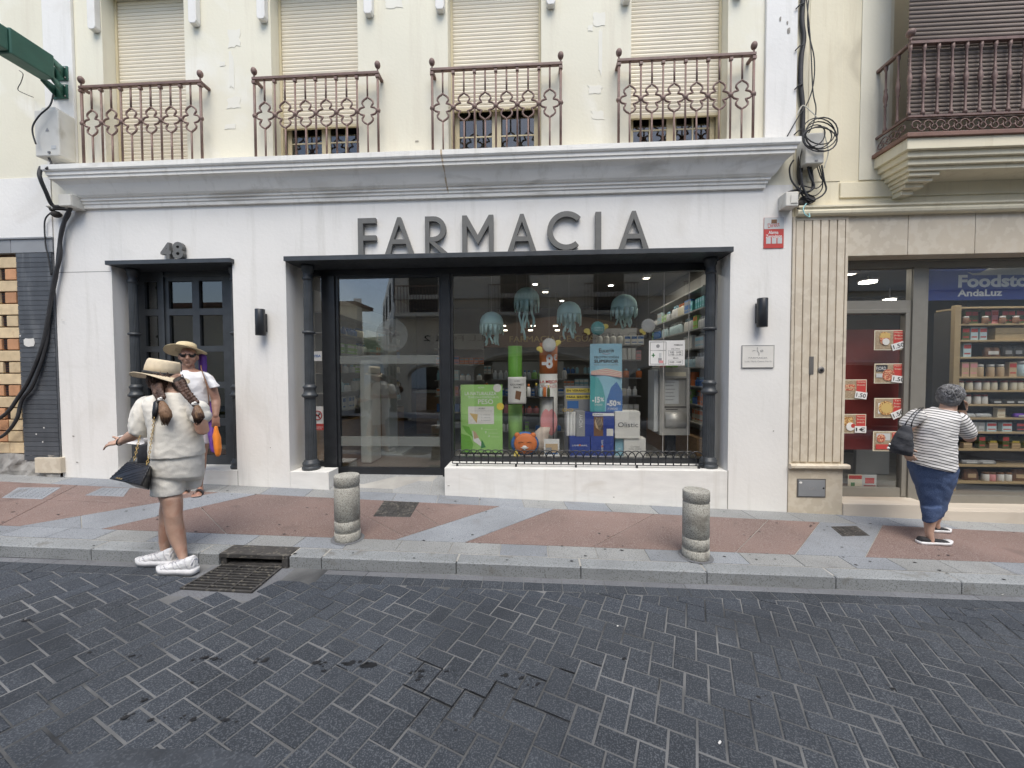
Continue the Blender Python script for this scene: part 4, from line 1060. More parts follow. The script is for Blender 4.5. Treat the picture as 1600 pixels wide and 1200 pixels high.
# stone lintel slabs
SX = [PX1, 4.144, 4.843, 5.56, 6.3, 7.0, 7.7]
for a, b in zip(SX, SX[1:]): MB().box(a + .003, b - .003, F, F + .20, 2.79, STZ - .002).build('lintel_slab', 'beige_stone', C, .003)
MB().box(7.7, X9, F, F + .4, -.6, STZ - .001).build('ground_wall', 'beige_stone', C)
MB().box(PX1, 7.7, F + .201, F + .45, 2.80, STZ - .002).build('lintel_core', 'interior_wall', C)
# steps
MB().box(PX1 + .001, 4.46, F - .03, 5.1, -.5, -.012).build('step', 'step_marble', C, .006)
MB().box(4.462, 7.7, F + .06, 5.1, -.5, -.07).build('step', 'step_marble', C, .006)
MB().box(4.462, 7.7, F - .03, F + .059, -.5, -.075).build('step_tread', 'step_marble', C, .004)
# shop front of the food shop
YA = 4.90
AZ = -.01
mb = MB(); mb.box(PX1, 7.69, YA, YA + .07, 2.71, 2.80); mb.build('head_frame', 'alu', C, .003)
mb = MB(); mb.box(PX1 + .001, 7.69, F + .21, YA - .001, 2.772, 2.789); mb.build('soffit', 'alu', C)
mb = MB(); mb.box(4.42, 4.555, YA - .015, YA + .08, AZ - .05, 2.709); mb.build('frame_post', 'alu', C, .004)
dr = hole_wall(PX1 + .001, 4.419, AZ, 2.709, YA + .005, YA + .06, [(PX1 + .03, 4.415, 2.33, 2.70), (PX1 + .03, 4.35, .10, 2.17)]).build('shop_door', 'alu', C)
mb = MB().box(PX1 + .03, 4.40, YA - .006, YA + .004, 2.18, 2.225); mb.box(4.352, 4.40, YA - .006, YA + .004, AZ + .01, 2.179); mb.build('door_leaf_frame', 'alu', dr, .003)
MB().box(PX1 + .03, 4.415, YA + .03, YA + .036, 2.33, 2.70).build('pane', 'pane', dr); MB().box(PX1 + .03, 4.35, YA + .03, YA + .036, .10, 2.17).build('pane', 'pane', dr)
wd = hole_wall(4.556, 7.69, -.07, 2.709, YA, YA + .06, [(4.60, 7.6, .02, 2.70)]).build('shop_window', 'alu', C)
MB().box(4.60, 7.6, YA + .03, YA + .036, .02, 2.70).build('pane', 'pane', wd)
# hatch, keypad, bell on the pilaster
x0, x1, z0, z1 = wb(1245, 748, 1290, 777, F - .014)
T = thing('service_hatch', 'small grey metal gas hatch in the foot of the stone pilaster', 'hatch', ((x0 + x1) / 2, F, z0))
MB().box(x0, x1, F - .018, F - .0125, z0, z1).build('rim', 'steel_dark', T, .002); MB().box(x0 + .012, x1 - .012, F - .024, F - .0185, z0 + .012, z1 - .012).build('door', 'panel_grey', T, .003)
text('lettering', 'GAS', ((x0 * 2 + x1) / 3 + .02, (x0 + x1 * 2) / 3, (z0 + z1) / 2 - .02, (z0 + z1) / 2 + .02), F - .026, 'grey', T)
MB().ball((x1 - .03, F - .026, z0 + .11), (.01, .004, .01), 8, 5).build('lock', 'black', T); MB().ball((x0 + .035, F - .025, z1 - .045), (.018, .002, .012), 10, 5).build('sticker', 'white', T)
x0, x1, z0, z1 = wb(1264, 557, 1271, 585, F - .016); T = thing('mail_slot', 'narrow grey slot plate set in the stone pilaster', 'plate', ((x0 + x1) / 2, F, z0)); bx('plate', (x0, x1, F - .022, F - .0165, z0, z1), 'steel_dark', T, .002)
c = wp(1283, 578, F - .018); T = thing('door_bell', 'round dark bell push on the stone pilaster', 'bell', tuple(c))
MB().ball(c, (.038, .012, .038), 14, 8).build('rim', 'steel_dark', T); MB().ball(c + Vector((0, -.008, 0)), (.02, .01, .02), 12, 7).build('button', 'black', T)
# ---- balcony
bxl = 3.738; byf = 4.238; bxr = 6.6
Q = thing('balcony', None, None, (bxl - C.location.x, 0, 3.5 - C.location.z)); Q.parent = C
# slab mouldings from the top down: (inset from the edge, z0, z1)
def ring3(ins, z0, z1, mat, nm, bev=.004):
    MB().box(bxl + ins, bxr - ins, byf + ins, F - .001, z0, z1).build(nm, mat, Q, bev)
ring3(-.01, 3.845, 3.885, 'terracotta', 'tile_edge'); ring3(.015, 3.735, 3.844, 'yellow_wall', 'slab'); ring3(.055, 3.675, 3.734, 'yellow_wall', 'slab_moulding'); ring3(.09, 3.615, 3.674, 'yellow_wall', 'slab_moulding')
ring3(.125, 3.57, 3.614, 'yellow_wall', 'slab_moulding')
def tier(x0, x1, y0, z0, z1): MB().box(x0, x1, y0, F - .001, z0, z1).build('corbel', 'yellow_wall', Q, .006)
for ox in (bxl + .16, bxr - .46):
    tier(ox, ox + .30, byf + .15, 3.53, 3.569); tier(ox + .02, ox + .27, byf + .19, 3.49, 3.529); tier(ox + .04, ox + .23, byf + .24, 3.45, 3.489); tier(ox + .06, ox + .18, byf + .30, 3.40, 3.449)
ry = byf + .035; rx = bxl + .035; zb_, zt = 3.886, 4.80
mb = MB(); mb.box(rx - .015, bxr, ry - .022, ry + .022, zt - .03, zt); mb.box(rx - .02, rx + .02, ry + .023, F - .013, zt - .03, zt); mb.build('handrail', 'iron', Q, .004)
mb = MB(); mb.box(rx - .01, bxr, ry - .012, ry + .012, 4.055, 4.075); mb.box(rx - .01, bxr, ry - .012, ry + .012, zb_, zb_ + .02); mb.box(rx - .012, rx + .012, ry + .013, F - .001, 4.055, 4.075); mb.box(rx - .012, rx + .012, ry + .013, F - .001, zb_, zb_ + .02); mb.build('lower_rail', 'iron', Q)
def balu(x, y):
    z0, z1 = 4.076, zt - .031; h = z1 - z0
    MB().lathe((x, y, z0), [(.018, 0), (.018, .03), (.011, .05), (.010, .26), (.016, .28), (.012, .30), (.019, .33), (.022, .36), (.019, .39), (.012, .42), (.016, .44), (.010, .46), (.010, h - .06), (.017, h - .04), (.018, h)], 8).build('baluster', 'iron', Q)
sp2 = (wx(1467, 130, ry) - wx(1445, 130, ry))
x = rx
while x < bxr: balu(x, ry); x += sp2
for y in (4.40, 4.545): balu(rx, y)
MB().tube([(rx, ry, zt), (rx, ry, zt + .05)], .012, 6).build('finial_stem', 'iron', Q); MB().ball((rx, ry, zt + .09), .04, 12, 8).build('finial', 'iron', Q)
def scroll(cx, cy, cz, s, axis, mb):
    pts = []
    for i in range(14):
        a = i / 13 * 2.2 * PI; r = s * (1 - .65 * i / 13)
        u = r * math.cos(a); v = r * math.sin(a) * 1.0
        pts.append((cx + (u if axis == 0 else 0), cy + (u if axis else 0), cz + v))
    mb.tube(pts, .006, 4)
x = rx + .07; k = 0
while x < bxr - .05:
    mb = MB(); scroll(x, ry, 3.98, .052 * (1 if k % 2 else 1), 0, mb); scroll(x + .06, ry, 3.96, -.045, 0, mb); mb.build('scroll', 'iron', Q); x += .115; k += 1
y = ry + .07
while y < F - .05:
    mb = MB(); scroll(rx, y, 3.98, .05, 1, mb); scroll(rx, y + .05, 3.96, -.045, 1, mb); mb.build('scroll', 'iron', Q); y += .1
# brown roll-down blind hung behind the front railing
z0, z1 = 4.05, 6.9; zz = z0; k = 0
bl = thing('roller_blind', 'brown wooden slat blind hanging behind the right-hand balcony railing', 'blind', (5.2, ry + .05, z0))
xl_, xr_ = bxl + .055, 6.3
ph = .042; nb = 0
while zz < z1:
    MB().loft([[(x_, ry + .045 + .006 * math.cos(a), zz + ph * .5 + (ph * .5 - .001) * math.sin(a)) for a in (PI, PI * 1.35, PI * 1.65, 0, PI * .35, PI * .65)] for x_ in (xl_, xr_)]).build('slat', 'blind', bl)
    zz += ph; nb += 1
MB().box(xl_, xr_, ry + .04, ry + .07, z1, z1 + .10).build('headrail', 'blind', bl)
MB().box(BW[0] + .01, BW[1] - .01, F + .2, F + .22, BW[2], BW[3]).build('balcony_door', 'win_frame', C)
for px0, px1, py in ((1501, 1520, 207), (1524, 1538, 206), (1541, 1549, 205)):
    pass
# ---- cable bundle on the party wall (right)
pts = [(1256, -20), (1253, 30), (1256, 60), (1252, 90), (1251, 130), (1254, 165), (1254, 200), (1254, 215)]
cable('cable_bundle', cp_([(a, b, 4.63) for a, b in pts]), .024, 'cable_black', 'thick black bundle of cables running down the joint between the buildings', n=8)
for k, (a, b) in enumerate(((1251, 8), (1250, 73), (1249, 134), (1248, 205))):
    c = wp(a, b, 4.61); o = MB().tube([c + Vector((-.05, 0, -.04)), c + Vector((-.01, -.01, .0)), c + Vector((.03, -.01, .01))], .007, 5).build('cable_clip', 'cable_black'); top(o, ('top', 'second', 'third', 'lowest')[k] + ' cable tie sticking out of the black bundle beside the right pilaster', 'cable tie')
cable('cable_strand', cp_([(1265, -20, 4.62), (1262, 40, 4.6), (1272, 90, 4.58), (1271, 130, 4.58), (1262, 160, 4.6), (1246, 185, 4.6), (1230, 213, 4.60)]), .006, 'cable_black', 'thin grey strand crossing from the bundle to the cornice end')
cable('cable_strand', cp_([(1258, -20, 4.6), (1266, 60, 4.58), (1270, 140, 4.58), (1275, 170, 4.58), (1270, 195, 4.57), (1255, 222, 4.57)]), .006, 'cable_black', 'thin grey strand hanging straight above the coil')
cable('cable_strand', cp_([(1253, 166, 4.58), (1245, 180, 4.58), (1254, 165, 4.57), (1265, 172, 4.56), (1280, 187, 4.56)]), .005, 'cable_white', 'white cord tied round the bundle above the coil')
cable('cable_strand', cp_([(1287, 205, 4.5), (1292, 225, 4.5), (1294, 240, 4.5), (1288, 262, 4.5)]), .005, 'cable_white', 'white cord hanging in front of the coil')
rc = random.Random(4)
coil = []
for k, (cx_, cy_, ra, rb_, an) in enumerate([(1283, 213, 26, 22, .5), (1280, 205, 25, 20, .3), (1278, 215, 22, 17, -.3), (1284, 208, 24, 26, 1.), (1272, 212, 15, 19, .8), (1281, 218, 27, 19, .1)]):
    P = []
    for i in range(20):
        a = 2 * PI * i / 20; u = ra * math.cos(a); v = rb_ * math.sin(a)
        P.append(wp(cx_ + u * math.cos(an) - v * math.sin(an), cy_ + u * math.sin(an) + v * math.cos(an), 4.47 - .012 * k))
    coil.append(P)
T = thing('cable_coil', 'loose coil of dark cable hanging over the white box beside the cornice end', 'cable coil', tuple(wp(1282, 212, 4.46)))
for P in coil: MB().tube(P, .0062, 5, True).build('loop', 'cable_black', T)
x0, x1, z0, z1 = wb(1259, 207, 1288, 255, 4.50)
T = thing('telecom_box', 'pale telephone box partly behind the coiled cable', 'junction box', ((x0 + x1) / 2, 4.6, z0)); bx('case', (x0, x1, 4.50, F - .001, z0, z1), 'box_white', T, .01); bx('latch', ((x0 + x1) / 2, (x0 + x1) / 2 + .03, 4.494, 4.499, z0 + .02, z0 + .035), 'grey', T)
x0, x1, z0, z1 = wb(1228, 299, 1248, 322, 4.52)
T = thing('junction_box', 'small pale junction box at the right under the cable tangle', 'junction box', ((x0 + x1) / 2, 4.6, z0)); bx('case', (x0, x1, 4.52, F - .001, z0, z1), 'box_white', T, .01); bx('cover', (x0 + .05, x1 - .01, 4.512, 4.519, z0 + .03, z1 - .04), 'box_white', T, .004)
tang = [[(1256, 225), (1250, 250), (1252, 280), (1250, 300), (1244, 318)], [(1240, 250), (1234, 262), (1236, 280), (1244, 292), (1252, 300), (1262, 305)], [(1266, 258), (1270, 280), (1268, 296), (1258, 300), (1244, 297), (1230, 302), (1228, 316), (1234, 322)],
        [(1280, 258), (1285, 280), (1284, 296), (1272, 306), (1256, 300), (1246, 292)], [(1284, 258), (1288, 282), (1291, 296), (1284, 306), (1270, 312), (1258, 308)], [(1262, 258), (1266, 275), (1272, 292), (1262, 300)],
        [(1276, 258), (1282, 276), (1286, 284), (1276, 294), (1254, 290)], [(1250, 300), (1260, 312), (1268, 316), (1256, 322), (1246, 326)], [(1252, 270), (1254, 290), (1262, 308), (1272, 314)]]
T = thing('cable_tangle', 'dark tangle of cables between the pale boxes above the stone pilaster', 'cables', tuple(wp(1258, 300, 4.58)))
for i, l in enumerate(tang):
    P = [Vector(wp(a, b, 4.56 + .012 * (i % 4))) for a, b in l]; out = []
    for q in range(len(P) - 1):
        p0, p1, p2, p3 = P[max(q - 1, 0)], P[q], P[q + 1], P[min(q + 2, len(P) - 1)]
        for k in range(5):
            t_ = k / 5; out.append(.5 * ((2 * p1) + (p2 - p0) * t_ + (2 * p0 - 5 * p1 + 4 * p2 - p3) * t_ * t_ + (3 * p1 - p0 - 3 * p2 + p3) * t_ ** 3))
    out.append(P[-1]); MB().tube(out, .006 + .003 * (i % 3), 5).build('strand', 'cable_black', T)
mb = MB(); mb.ball(wp(1262, 312, 4.62), (.09, .03, .05), 8, 6); mb.ball(wp(1250, 262, 4.62), (.03, .03, .2), 8, 6); mb.ball(wp(1252, 318, 4.62), (.08, .03, .04), 8, 6); mb.build('putty', 'interior_dark', T)
cable('cable_strand', cp_([(1260, 318, 4.57), (1255, 326, 4.56), (1258, 335, 4.55), (1265, 339, 4.56), (1264, 333, 4.57)]), .006, 'jelly', 'bent green-grey hook hanging below the cable tangle', 'hook')

# pale touched-up patches and small chips on the rendered walls
pm('touch_up', (.795, .77, .675), .8, .03, 4.)
for px, py, w_, h_, sd_ in ((366, 60, .16, .22, 1), (362, 110, .06, .45, 2), (366, 160, .18, .14, 3), (360, 198, .14, .06, 5), (936, 30, .14, .16, 6), (938, 80, .05, .55, 7), (930, 140, .16, .10, 8), (934, 180, .15, .10, 9), (615, 6, .22, .10, 10), (348, 100, .07, .06, 12), (922, 44, .06, .07, 13)):
    irregular('touch_up_patch', wx(px, py, F), wz(px, py, F), w_, h_, F - .0016, 'touch_up', B, 16, sd_)
pm('chip', (.30, .28, .25), .9, .3, 40.)
for px, py, w_, h_, sd_ in ((1219, 30, .02, .05, 1), (1232, 48, .03, .07, 2), (1230, 36, .02, .04, 3), (650, 218, .05, .012, 4), (110, 682, .025, .012, 5), (116, 723, .03, .01, 6), (420, 700, .012, .012, 7), (1211, 674, .014, .014, 8), (700, 760, .03, .008, 9), (960, 778, .015, .01, 10)):
    irregular('plaster_chip', wx(px, py, F - .035), wz(px, py, F - .035), w_, h_, F - (.037 if px > 1200 and py < 100 else .0045), 'chip', B, 9, sd_)
# ------------------------------------------------------------------ THE OTHER SIDE OF THE STREET (seen in the panes)
OY = -3.5
pm('opp_wall', (.78, .74, .66), .85, .08, .8); pm('opp_dark', (.05, .048, .045), .7, .2, 1.); pm('opp_trim', (.76, .74, .68), .8, .06, 1.)
pv = base_sheet('opposite_pavement', -30, 30, -3.48, -1.95, lambda x, y: rz(x, y) + .1, 'granite')
O = thing('arcade_building', 'pale arcaded building across the street mirrored in the display window', 'building', (3, OY, 0))
mb = MB()
def arch_wall(mb, x0, x1, zt, arches, y0, y1):
    holes = [(a, b, -.8, s) for a, b, s in arches]
    hole_wall(x0, x1, -.8, zt, y0, y1, holes, mb)
arches = [(-4.5, -3.0, 1.7), (-2.2, 2.1, 2.1), (3.2, 7.5, 1.8), (8.5, 12.5, 1.7)]
arch_wall(mb, -4.9, 24, 6.6, arches, OY - .4, OY); mb.build('wall', 'opp_wall', O)
for a, b, s in arches:
    n = 20; c = (a + b) / 2; ra = (b - a) / 2; rz_ = min(.55, ra * .45)
    # spandrels under the lintel: springing down to the piers
    for sx in (-1, 1):
        pts = [(c + sx * ra, s)] + [(c + sx * ra * math.cos(i * PI / 2 / 8), s - rz_ + rz_ * math.sin(i * PI / 2 / 8)) for i in range(9)]
        MB().prism_y(pts, OY - .4, OY).build('spandrel', 'opp_wall', O)
    MB().tube([(c + ra * 1.04 * math.cos(i * PI / 20), OY + .02, s - rz_ + (rz_ + .09) * math.sin(i * PI / 20)) for i in range(21)], .05, 6).build('archivolt', 'opp_trim', O)
MB().box(-4.9, 24, OY - 4, OY - 3.8, -.8, 5).build('inner_wall', 'opp_dark', O)
MB().box(-4.9, 24, OY - .4, OY + .12, 4.05, 4.2).build('string_course', 'opp_trim', O)
for i in range(5):
    x = -3.9 + i * 3.2
    MB().box(x - .9, x + .9, OY + .001, OY + .5, 3.4, 3.52).build('balcony_slab', 'opp_trim', O)
    mb = MB()
    for k in range(17): mb.box(x - .86 + k * .107 - .008, x - .86 + k * .107 + .008, OY + .45, OY + .47, 3.52, 4.4)
    mb.box(x - .88, x + .88, OY + .44, OY + .48, 4.4, 4.44); mb.build('balcony_railing', 'iron', O, kind='stuff')
    MB().box(x - .5, x + .5, OY + .002, OY + .04, 3.53, 5.6).build('window', 'opp_dark', O)
text('lettering', 'TODO a DOS', (-4.6, -1.6, 2.6, 2.83), 0, 'black', O, M3=Matrix(((-1, 0, 0), (0, 1, 0), (0, 0, 1)))).data.transform(Matrix.Translation((0, OY + .01, 0)))
text('lettering', 'ALL FOR 2', (1.4, 3.9, 2.6, 2.80), 0, 'black', O, M3=Matrix(((-1, 0, 0), (0, 1, 0), (0, 0, 1)))).data.transform(Matrix.Translation((0, OY + .01, 0)))
O2 = thing('corner_house', 'white corner house beyond the side street mirrored in the glass door', 'house', (-9, OY, 0))
def street_wall(x0, x1, zt, name, mat, T, th):
    P = lambda x, y, z: (x, y, z); MB().loft([[(x0, OY - .401, z), (x0 + th, OY - .401, z), (x0 + th - 5.6, -16.5, z), (x0 - 5.6, -16.5, z)] for z in (-.7, zt)]).build(name, mat, T, fix=True)
MB().box(-16, -6.3, OY - .4, OY, -.6, 3.85).build('wall', 'opp_wall', O2); street_wall(-6.6, 0, 4.2, 'side_wall', 'opp_trim', O2, .3)
MB().box(-16.1, -6.2, OY - 1.2, OY + .3, 3.85, 3.98).build('roof', 'terracotta', O2)
O3 = thing('side_house', 'white house along the side street seen only mirrored in the glass door', 'house', (-5.6, -8, 0))
street_wall(-4.9, 0, 6.2, 'wall', 'opp_trim', O3, .3)
for z in (.6, 2.6, 4.5):
    for t in (.12, .34, .58, .8): MB().loft([[(-4.93 - 5.6 * q, OY - .4 - 12.6 * q, zz) for q, zz in ((t, z), (t + .09, z), (t + .09, z + 1.2), (t, z + 1.2))], [(-4.89 - 5.6 * q, OY - .4 - 12.6 * q, zz) for q, zz in ((t, z), (t + .09, z), (t + .09, z + 1.2), (t, z + 1.2))]]).build('window', 'opp_dark', O3, fix=True)
O4 = thing('hill_house', 'white house closing the side street under the blue sky', 'house', (-15, -26, 0))
MB().box(-22, -10, -27, -26, -1, 3.2).build('wall', 'opp_trim', O4); MB().box(-22.2, -9.8, -27.2, -25.8, 3.2, 3.4).build('roof', 'terracotta', O4)
for x in (-17, -15.4, -13.8): MB().box(x, x + .8, -25.99, -25.9, .8, 2.1).build('window', 'opp_dark', O4)
h = MB(); n = 30
for i in range(n):
    a, b = -120 + 240 * i / n, -120 + 240 * (i + 1) / n
    f_ = lambda x: 14 + 9 * noise.noise(Vector((x * .02, 3, 0))) + 4 * noise.noise(Vector((x * .07, 1, 0)))
    h.face([(a, -120, -2), (b, -120, -2), (b, -170, f_(b)), (a, -170, f_(a))])
pm('hill', (.10, .13, .07), .95, .3, .05)
o = h.build('hills', 'hill'); o['kind'] = 'structure'
# ------------------------------------------------------------------ INSIDE THE PHARMACY
FZ = .155
MB().box(-3.04, 2.7, 5.10, 11.79, FZ - .05, FZ).build('shop_floor', 'interior_floor', B)
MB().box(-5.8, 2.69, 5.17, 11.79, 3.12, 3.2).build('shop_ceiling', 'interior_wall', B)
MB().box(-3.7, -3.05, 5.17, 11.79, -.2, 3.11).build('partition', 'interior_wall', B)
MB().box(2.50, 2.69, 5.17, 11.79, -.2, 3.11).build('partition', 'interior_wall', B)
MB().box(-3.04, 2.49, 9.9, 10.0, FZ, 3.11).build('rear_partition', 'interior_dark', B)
MB().box(-1.085, 2.22, 5.095, 5.62, FZ + .001, .385).build('display_platform', 'interior_floor', B, .004)
lc = 0
for x, y in ((-2.1, 5.6), (-1.5, 6.5), (-.7, 5.7), (.5, 5.8), (1.6, 5.75), (0, 7.2), (1.4, 7.4), (-2, 8.4), (.6, 8.9)):
    lt = thing('ceiling_spot', 'small round downlight recessed in the pharmacy ceiling', 'ceiling lamp', (x, y, 3.10), 'downlights in the pharmacy ceiling')
    MB().lathe((x, y, 3.095), [(.07, 0), (.075, .02), (.06, .024)], 16).build('ring', 'white', lt); MB().lathe((x, y, 3.09), [(.045, 0), (.045, .004)], 12).build('lens', 'lamp_glow' if y > 6 else 'lightgrey', lt)
rr = random.Random(21)
PAL = ['white', 'paper', 'white', 'cyanlight', 'lightgrey', 'skyblue', 'cream', 'white', 'teal', 'orange', 'lightgreen', 'pink', 'midblue', 'white', 'paper']
protos = {}
CN = dict(paper='off-white', cyanlight='pale blue', lightgrey='light grey', skyblue='sky blue', lightgreen='light green', midblue='blue')
def product(kind, mat, x, y, z, w_, h, d, label, group, cat='product', cap='white', rot=0):
    """one packet, bottle or jar; alike ones share their mesh"""
    key = (kind, mat, cap, round(w_, 2), round(h, 2))
    if key not in protos:
        m = MB(); ml = [mat, cap]
        if kind == 'carton':
            m.box(-w_ / 2, w_ / 2, -d / 2, d / 2, 0, h); m.mat(1).box(-w_ / 2 + .004, w_ / 2 - .004, -d / 2 - .0012, -d / 2 - .0002, h * .62, h * .9); m.box(-w_ / 2 + .01, w_ / 2 - .01, -d / 2 - .0012, -d / 2 - .0002, h * .2, h * .3)
        elif kind == 'bottle':
            r = w_ / 2; m.lathe((0, 0, 0), [(r * .9, 0), (r, .005), (r, h * .62), (r * .8, h * .72), (r * .42, h * .78)], 10); m.mat(1).lathe((0, 0, h * .781), [(r * .45, 0), (r * .45, h * .21)], 8)
        elif kind == 'jar':
            r = w_ / 2; m.lathe((0, 0, 0), [(r * .9, 0), (r, .008), (r, h * .7), (r * .85, h * .8)], 12); m.mat(1).lathe((0, 0, h * .801), [(r * .92, 0), (r * .92, h * .18), (r * .85, h * .199)], 12)
        elif kind == 'bag':
            m.loft([[(sx * w_ / 2 * q, sy * d / 2 * t, h * z_) for sx, sy in ((-1, -1), (1, -1), (1, 1), (-1, 1))] for z_, q, t in ((0, .9, .8), (.1, 1, 1), (.7, .97, .8), (.93, .95, .15), (1, .95, .08))]); m.mat(1).box(-w_ * .3, w_ * .3, -d / 2 - .004, -d / 2 - .0005, h * .25, h * .6)
        o = m.build(kind, ml); protos[key] = o; props(o, label, cat, group)
    else:
        o = protos[key].copy(); COL.objects.link(o); o['label'] = label; o['group'] = group
    o.location = (x, y, z); o.rotation_euler = (0, 0, rot); return o
ORD = ['lowest', 'second', 'third', 'fourth', 'fifth', 'sixth', 'seventh', 'eighth', 'ninth', 'tenth', 'eleventh', 'twelfth']
def rack(name, label, cat, x0, x1, y0, y1, zs, side, fill, where, mat='shelf_white', back=True, base=None, lit=False):
    """shelves along a wall. side: 'R' fronts face -x, 'L' fronts face +x, 'B' fronts face -y"""
    t = thing(name, label, cat, ((x0 + x1) / 2, (y0 + y1) / 2, FZ))
    for z in zs: MB().box(x0, x1, y0, y1, z - .018, z).build('shelf', mat, t)
    if back:
        if side == 'R': MB().box(x1 + .001, x1 + .02, y0, y1, FZ, zs[-1] + .3).build('back_panel', mat, t)
        if side == 'L': MB().box(x0 - .02, x0 - .001, y0, y1, FZ, zs[-1] + .3).build('back_panel', mat, t)
        if side == 'B': MB().box(x0, x1, y1 + .001, y1 + .02, FZ, zs[-1] + .3).build('back_panel', mat, t)
    if base: MB().box(x0 - (.05 if side == 'R' else 0), x1 + (.05 if side == 'L' else 0), y0 - .0, y1, FZ + .002, base).build('cupboard', 'oak', t, .003)
    L = (y1 - y0) if side in 'RL' else (x1 - x0)
    for k, z in enumerate(zs[:-1] if fill != 'all' else zs):
        gap = (zs[k + 1] - z) if k + 1 < len(zs) else .3
        p = .03; run = 0
        while p < L - .04:
            if run <= 0: kind = rr.choice(['carton', 'carton', 'bottle', 'bottle']); mt = rr.choice(PAL); cp2 = rr.choice(['white', 'skyblue', 'midblue', 'paper', 'grey', 'orange']); w_ = rr.choice([.06, .08, .10]) * 1.0; h = min(gap - .05, rr.choice([.12, .15, .19])); run = rr.randint(2, 5)
            run -= 1
            if side == 'R': pos = (x0 + .06, y0 + p + w_ / 2, z); ro = -PI / 2
            elif side == 'L': pos = (x1 - .06, y0 + p + w_ / 2, z); ro = PI / 2
            else: pos = (x0 + p + w_ / 2, y0 + .06, z); ro = 0
            product(kind, mt, *pos, w_, h, .06, f'{CN.get(mt, mt)} {"pack" if kind == "carton" else "bottle"}, {("near end", "middle", "far end")[min(2, int(3 * p / L))] if side in "RL" else ("left part", "middle", "right part")[min(2, int(3 * p / L))]} of the {ORD[k]} shelf of {where}', f'goods on {where}', 'bottle' if kind == 'bottle' else 'carton', cp2, ro + rr.uniform(-.16, .16))
            p += w_ + .012 + (rr.random() < .1) * .1
    return t
rack('wall_rack', 'white shelving full of packets on the right-hand wall behind the dispenser', 'shelves', 2.17, 2.47, 5.25, 7.6, [.80, 1.05, 1.30, 1.56, 1.82, 2.08, 2.34, 2.62], 'R', '', 'the right-hand wall rack', base=.62)
rack('wall_rack', 'white shelving with packets on the left wall beside the glass door', 'shelves', -3.03, -2.78, 5.25, 8.0, [.95, 1.22, 1.50, 1.78, 2.06, 2.34], 'L', '', 'the left-hand wall rack', base=.80)
rack('back_rack', 'long dim shelving at the back of the pharmacy', 'shelves', -1.9, 2.1, 9.45, 9.75, [.5, .82, 1.14, 1.46, 1.80], 'B', '', 'the rear rack', 'shelf_white')
rack('aisle_rack', 'white shelf unit standing in mid shop right of the glass door', 'shelves', -1.9, -1.0, 7.3, 7.6, [.45, .75, 1.05, 1.35, 1.65, 1.95], 'B', '', 'the aisle rack', 'shelf_white')
rack('aisle_rack', 'low white shelf unit behind the green leaflet stand', 'shelves', -.75, .5, 6.6, 6.9, [.5, .8, 1.1, 1.38], 'B', 'all', 'the low middle rack', 'shelf_white')
rack('aisle_rack', 'grey shelf unit between the blue banner and the dispenser', 'shelves', 1.0, 1.75, 6.6, 6.9, [.5, .8, 1.1, 1.4, 1.7, 1.95], 'B', 'all', 'the rack behind the blue banner', 'grey')
# security gate pillars and the counter
T = thing('security_gate', 'white curved security gate pillar behind the glass door', 'security gate', (wx(575, 640, 5.55), 5.55, FZ))
x0, x1, z0, z1 = wb(562, 578, 577, 715, 5.6); MB().box(x0, x1 + .02, 5.6, 6.0, FZ + .001, 1.68).build('pillar', 'white', T, .03)
T = thing('display_stand', 'tall narrow white stand inside the glass door', 'stand', (wx(605, 640, 6.3), 6.3, FZ))
x0, x1, z0, z1 = wb(595, 500, 607, 680, 6.3); MB().box(x0, x1, 6.3, 6.7, FZ + .03, 2.1).build('panel', 'lightgrey', T, .005); MB().box(x0 - .1, x1 + .25, 6.2, 6.8, FZ + .001, FZ + .029).build('foot', 'lightgrey', T)
T = thing('counter', 'dark wood pharmacy counter at the back', 'counter', (-1.6, 8.6, FZ)); MB().box(-2.6, -.9, 8.4, 9.0, FZ + .001, 1.05).build('body', 'oak', T, .01); MB().box(-2.65, -.85, 8.35, 9.05, 1.051, 1.09).build('worktop', 'lightgrey', T, .004)
def lampbox(name, label, x, y, z, sx, sy, W_, parent_label=None):
    t = thing(name, label, 'ceiling lamp', (x, y, z)); MB().box(x - sx / 2 - .02, x + sx / 2 + .02, y - sy / 2 - .02, y + sy / 2 + .02, z + .004, z + .05).build('lamp_housing', 'white', t); MB().box(x - sx / 2, x + sx / 2, y - sy / 2, y + sy / 2, z, z + .003).build('lamp_tube', 'strip_glow', t)
    ld = bpy.data.lights.new('lamp_light', 'AREA'); ld.shape = 'RECTANGLE'; ld.size = sx; ld.size_y = sy; ld.energy = W_; ld.color = (1, .95, .86); lo = bpy.data.objects.new('lamp_light', ld); COL.objects.link(lo); lo.parent = t; lo.location = (0, 0, -.01)
lampbox('fill_spot', 'added square fill lamp over the middle of the shop', .2, 7.7, 3.05, .10, .10, 2.5)  # fill lamp added to brighten the dim interior, no known fitting
for i_, (x_, y_, w_) in enumerate(((1.85, 5.7, 3.2), (1.85, 6.7, 3.2), (-2.5, 6.2, 1.6))): lampbox('fill_spot', ('front', 'rear', 'left')[i_] + ' added square lamp lighting the ' + ('left' if x_ < 0 else 'right-hand') + ' wall rack from the ceiling', x_, y_, 3.05, .09, .09, w_)  # more added fill lamps, brightening the goods on the wall racks
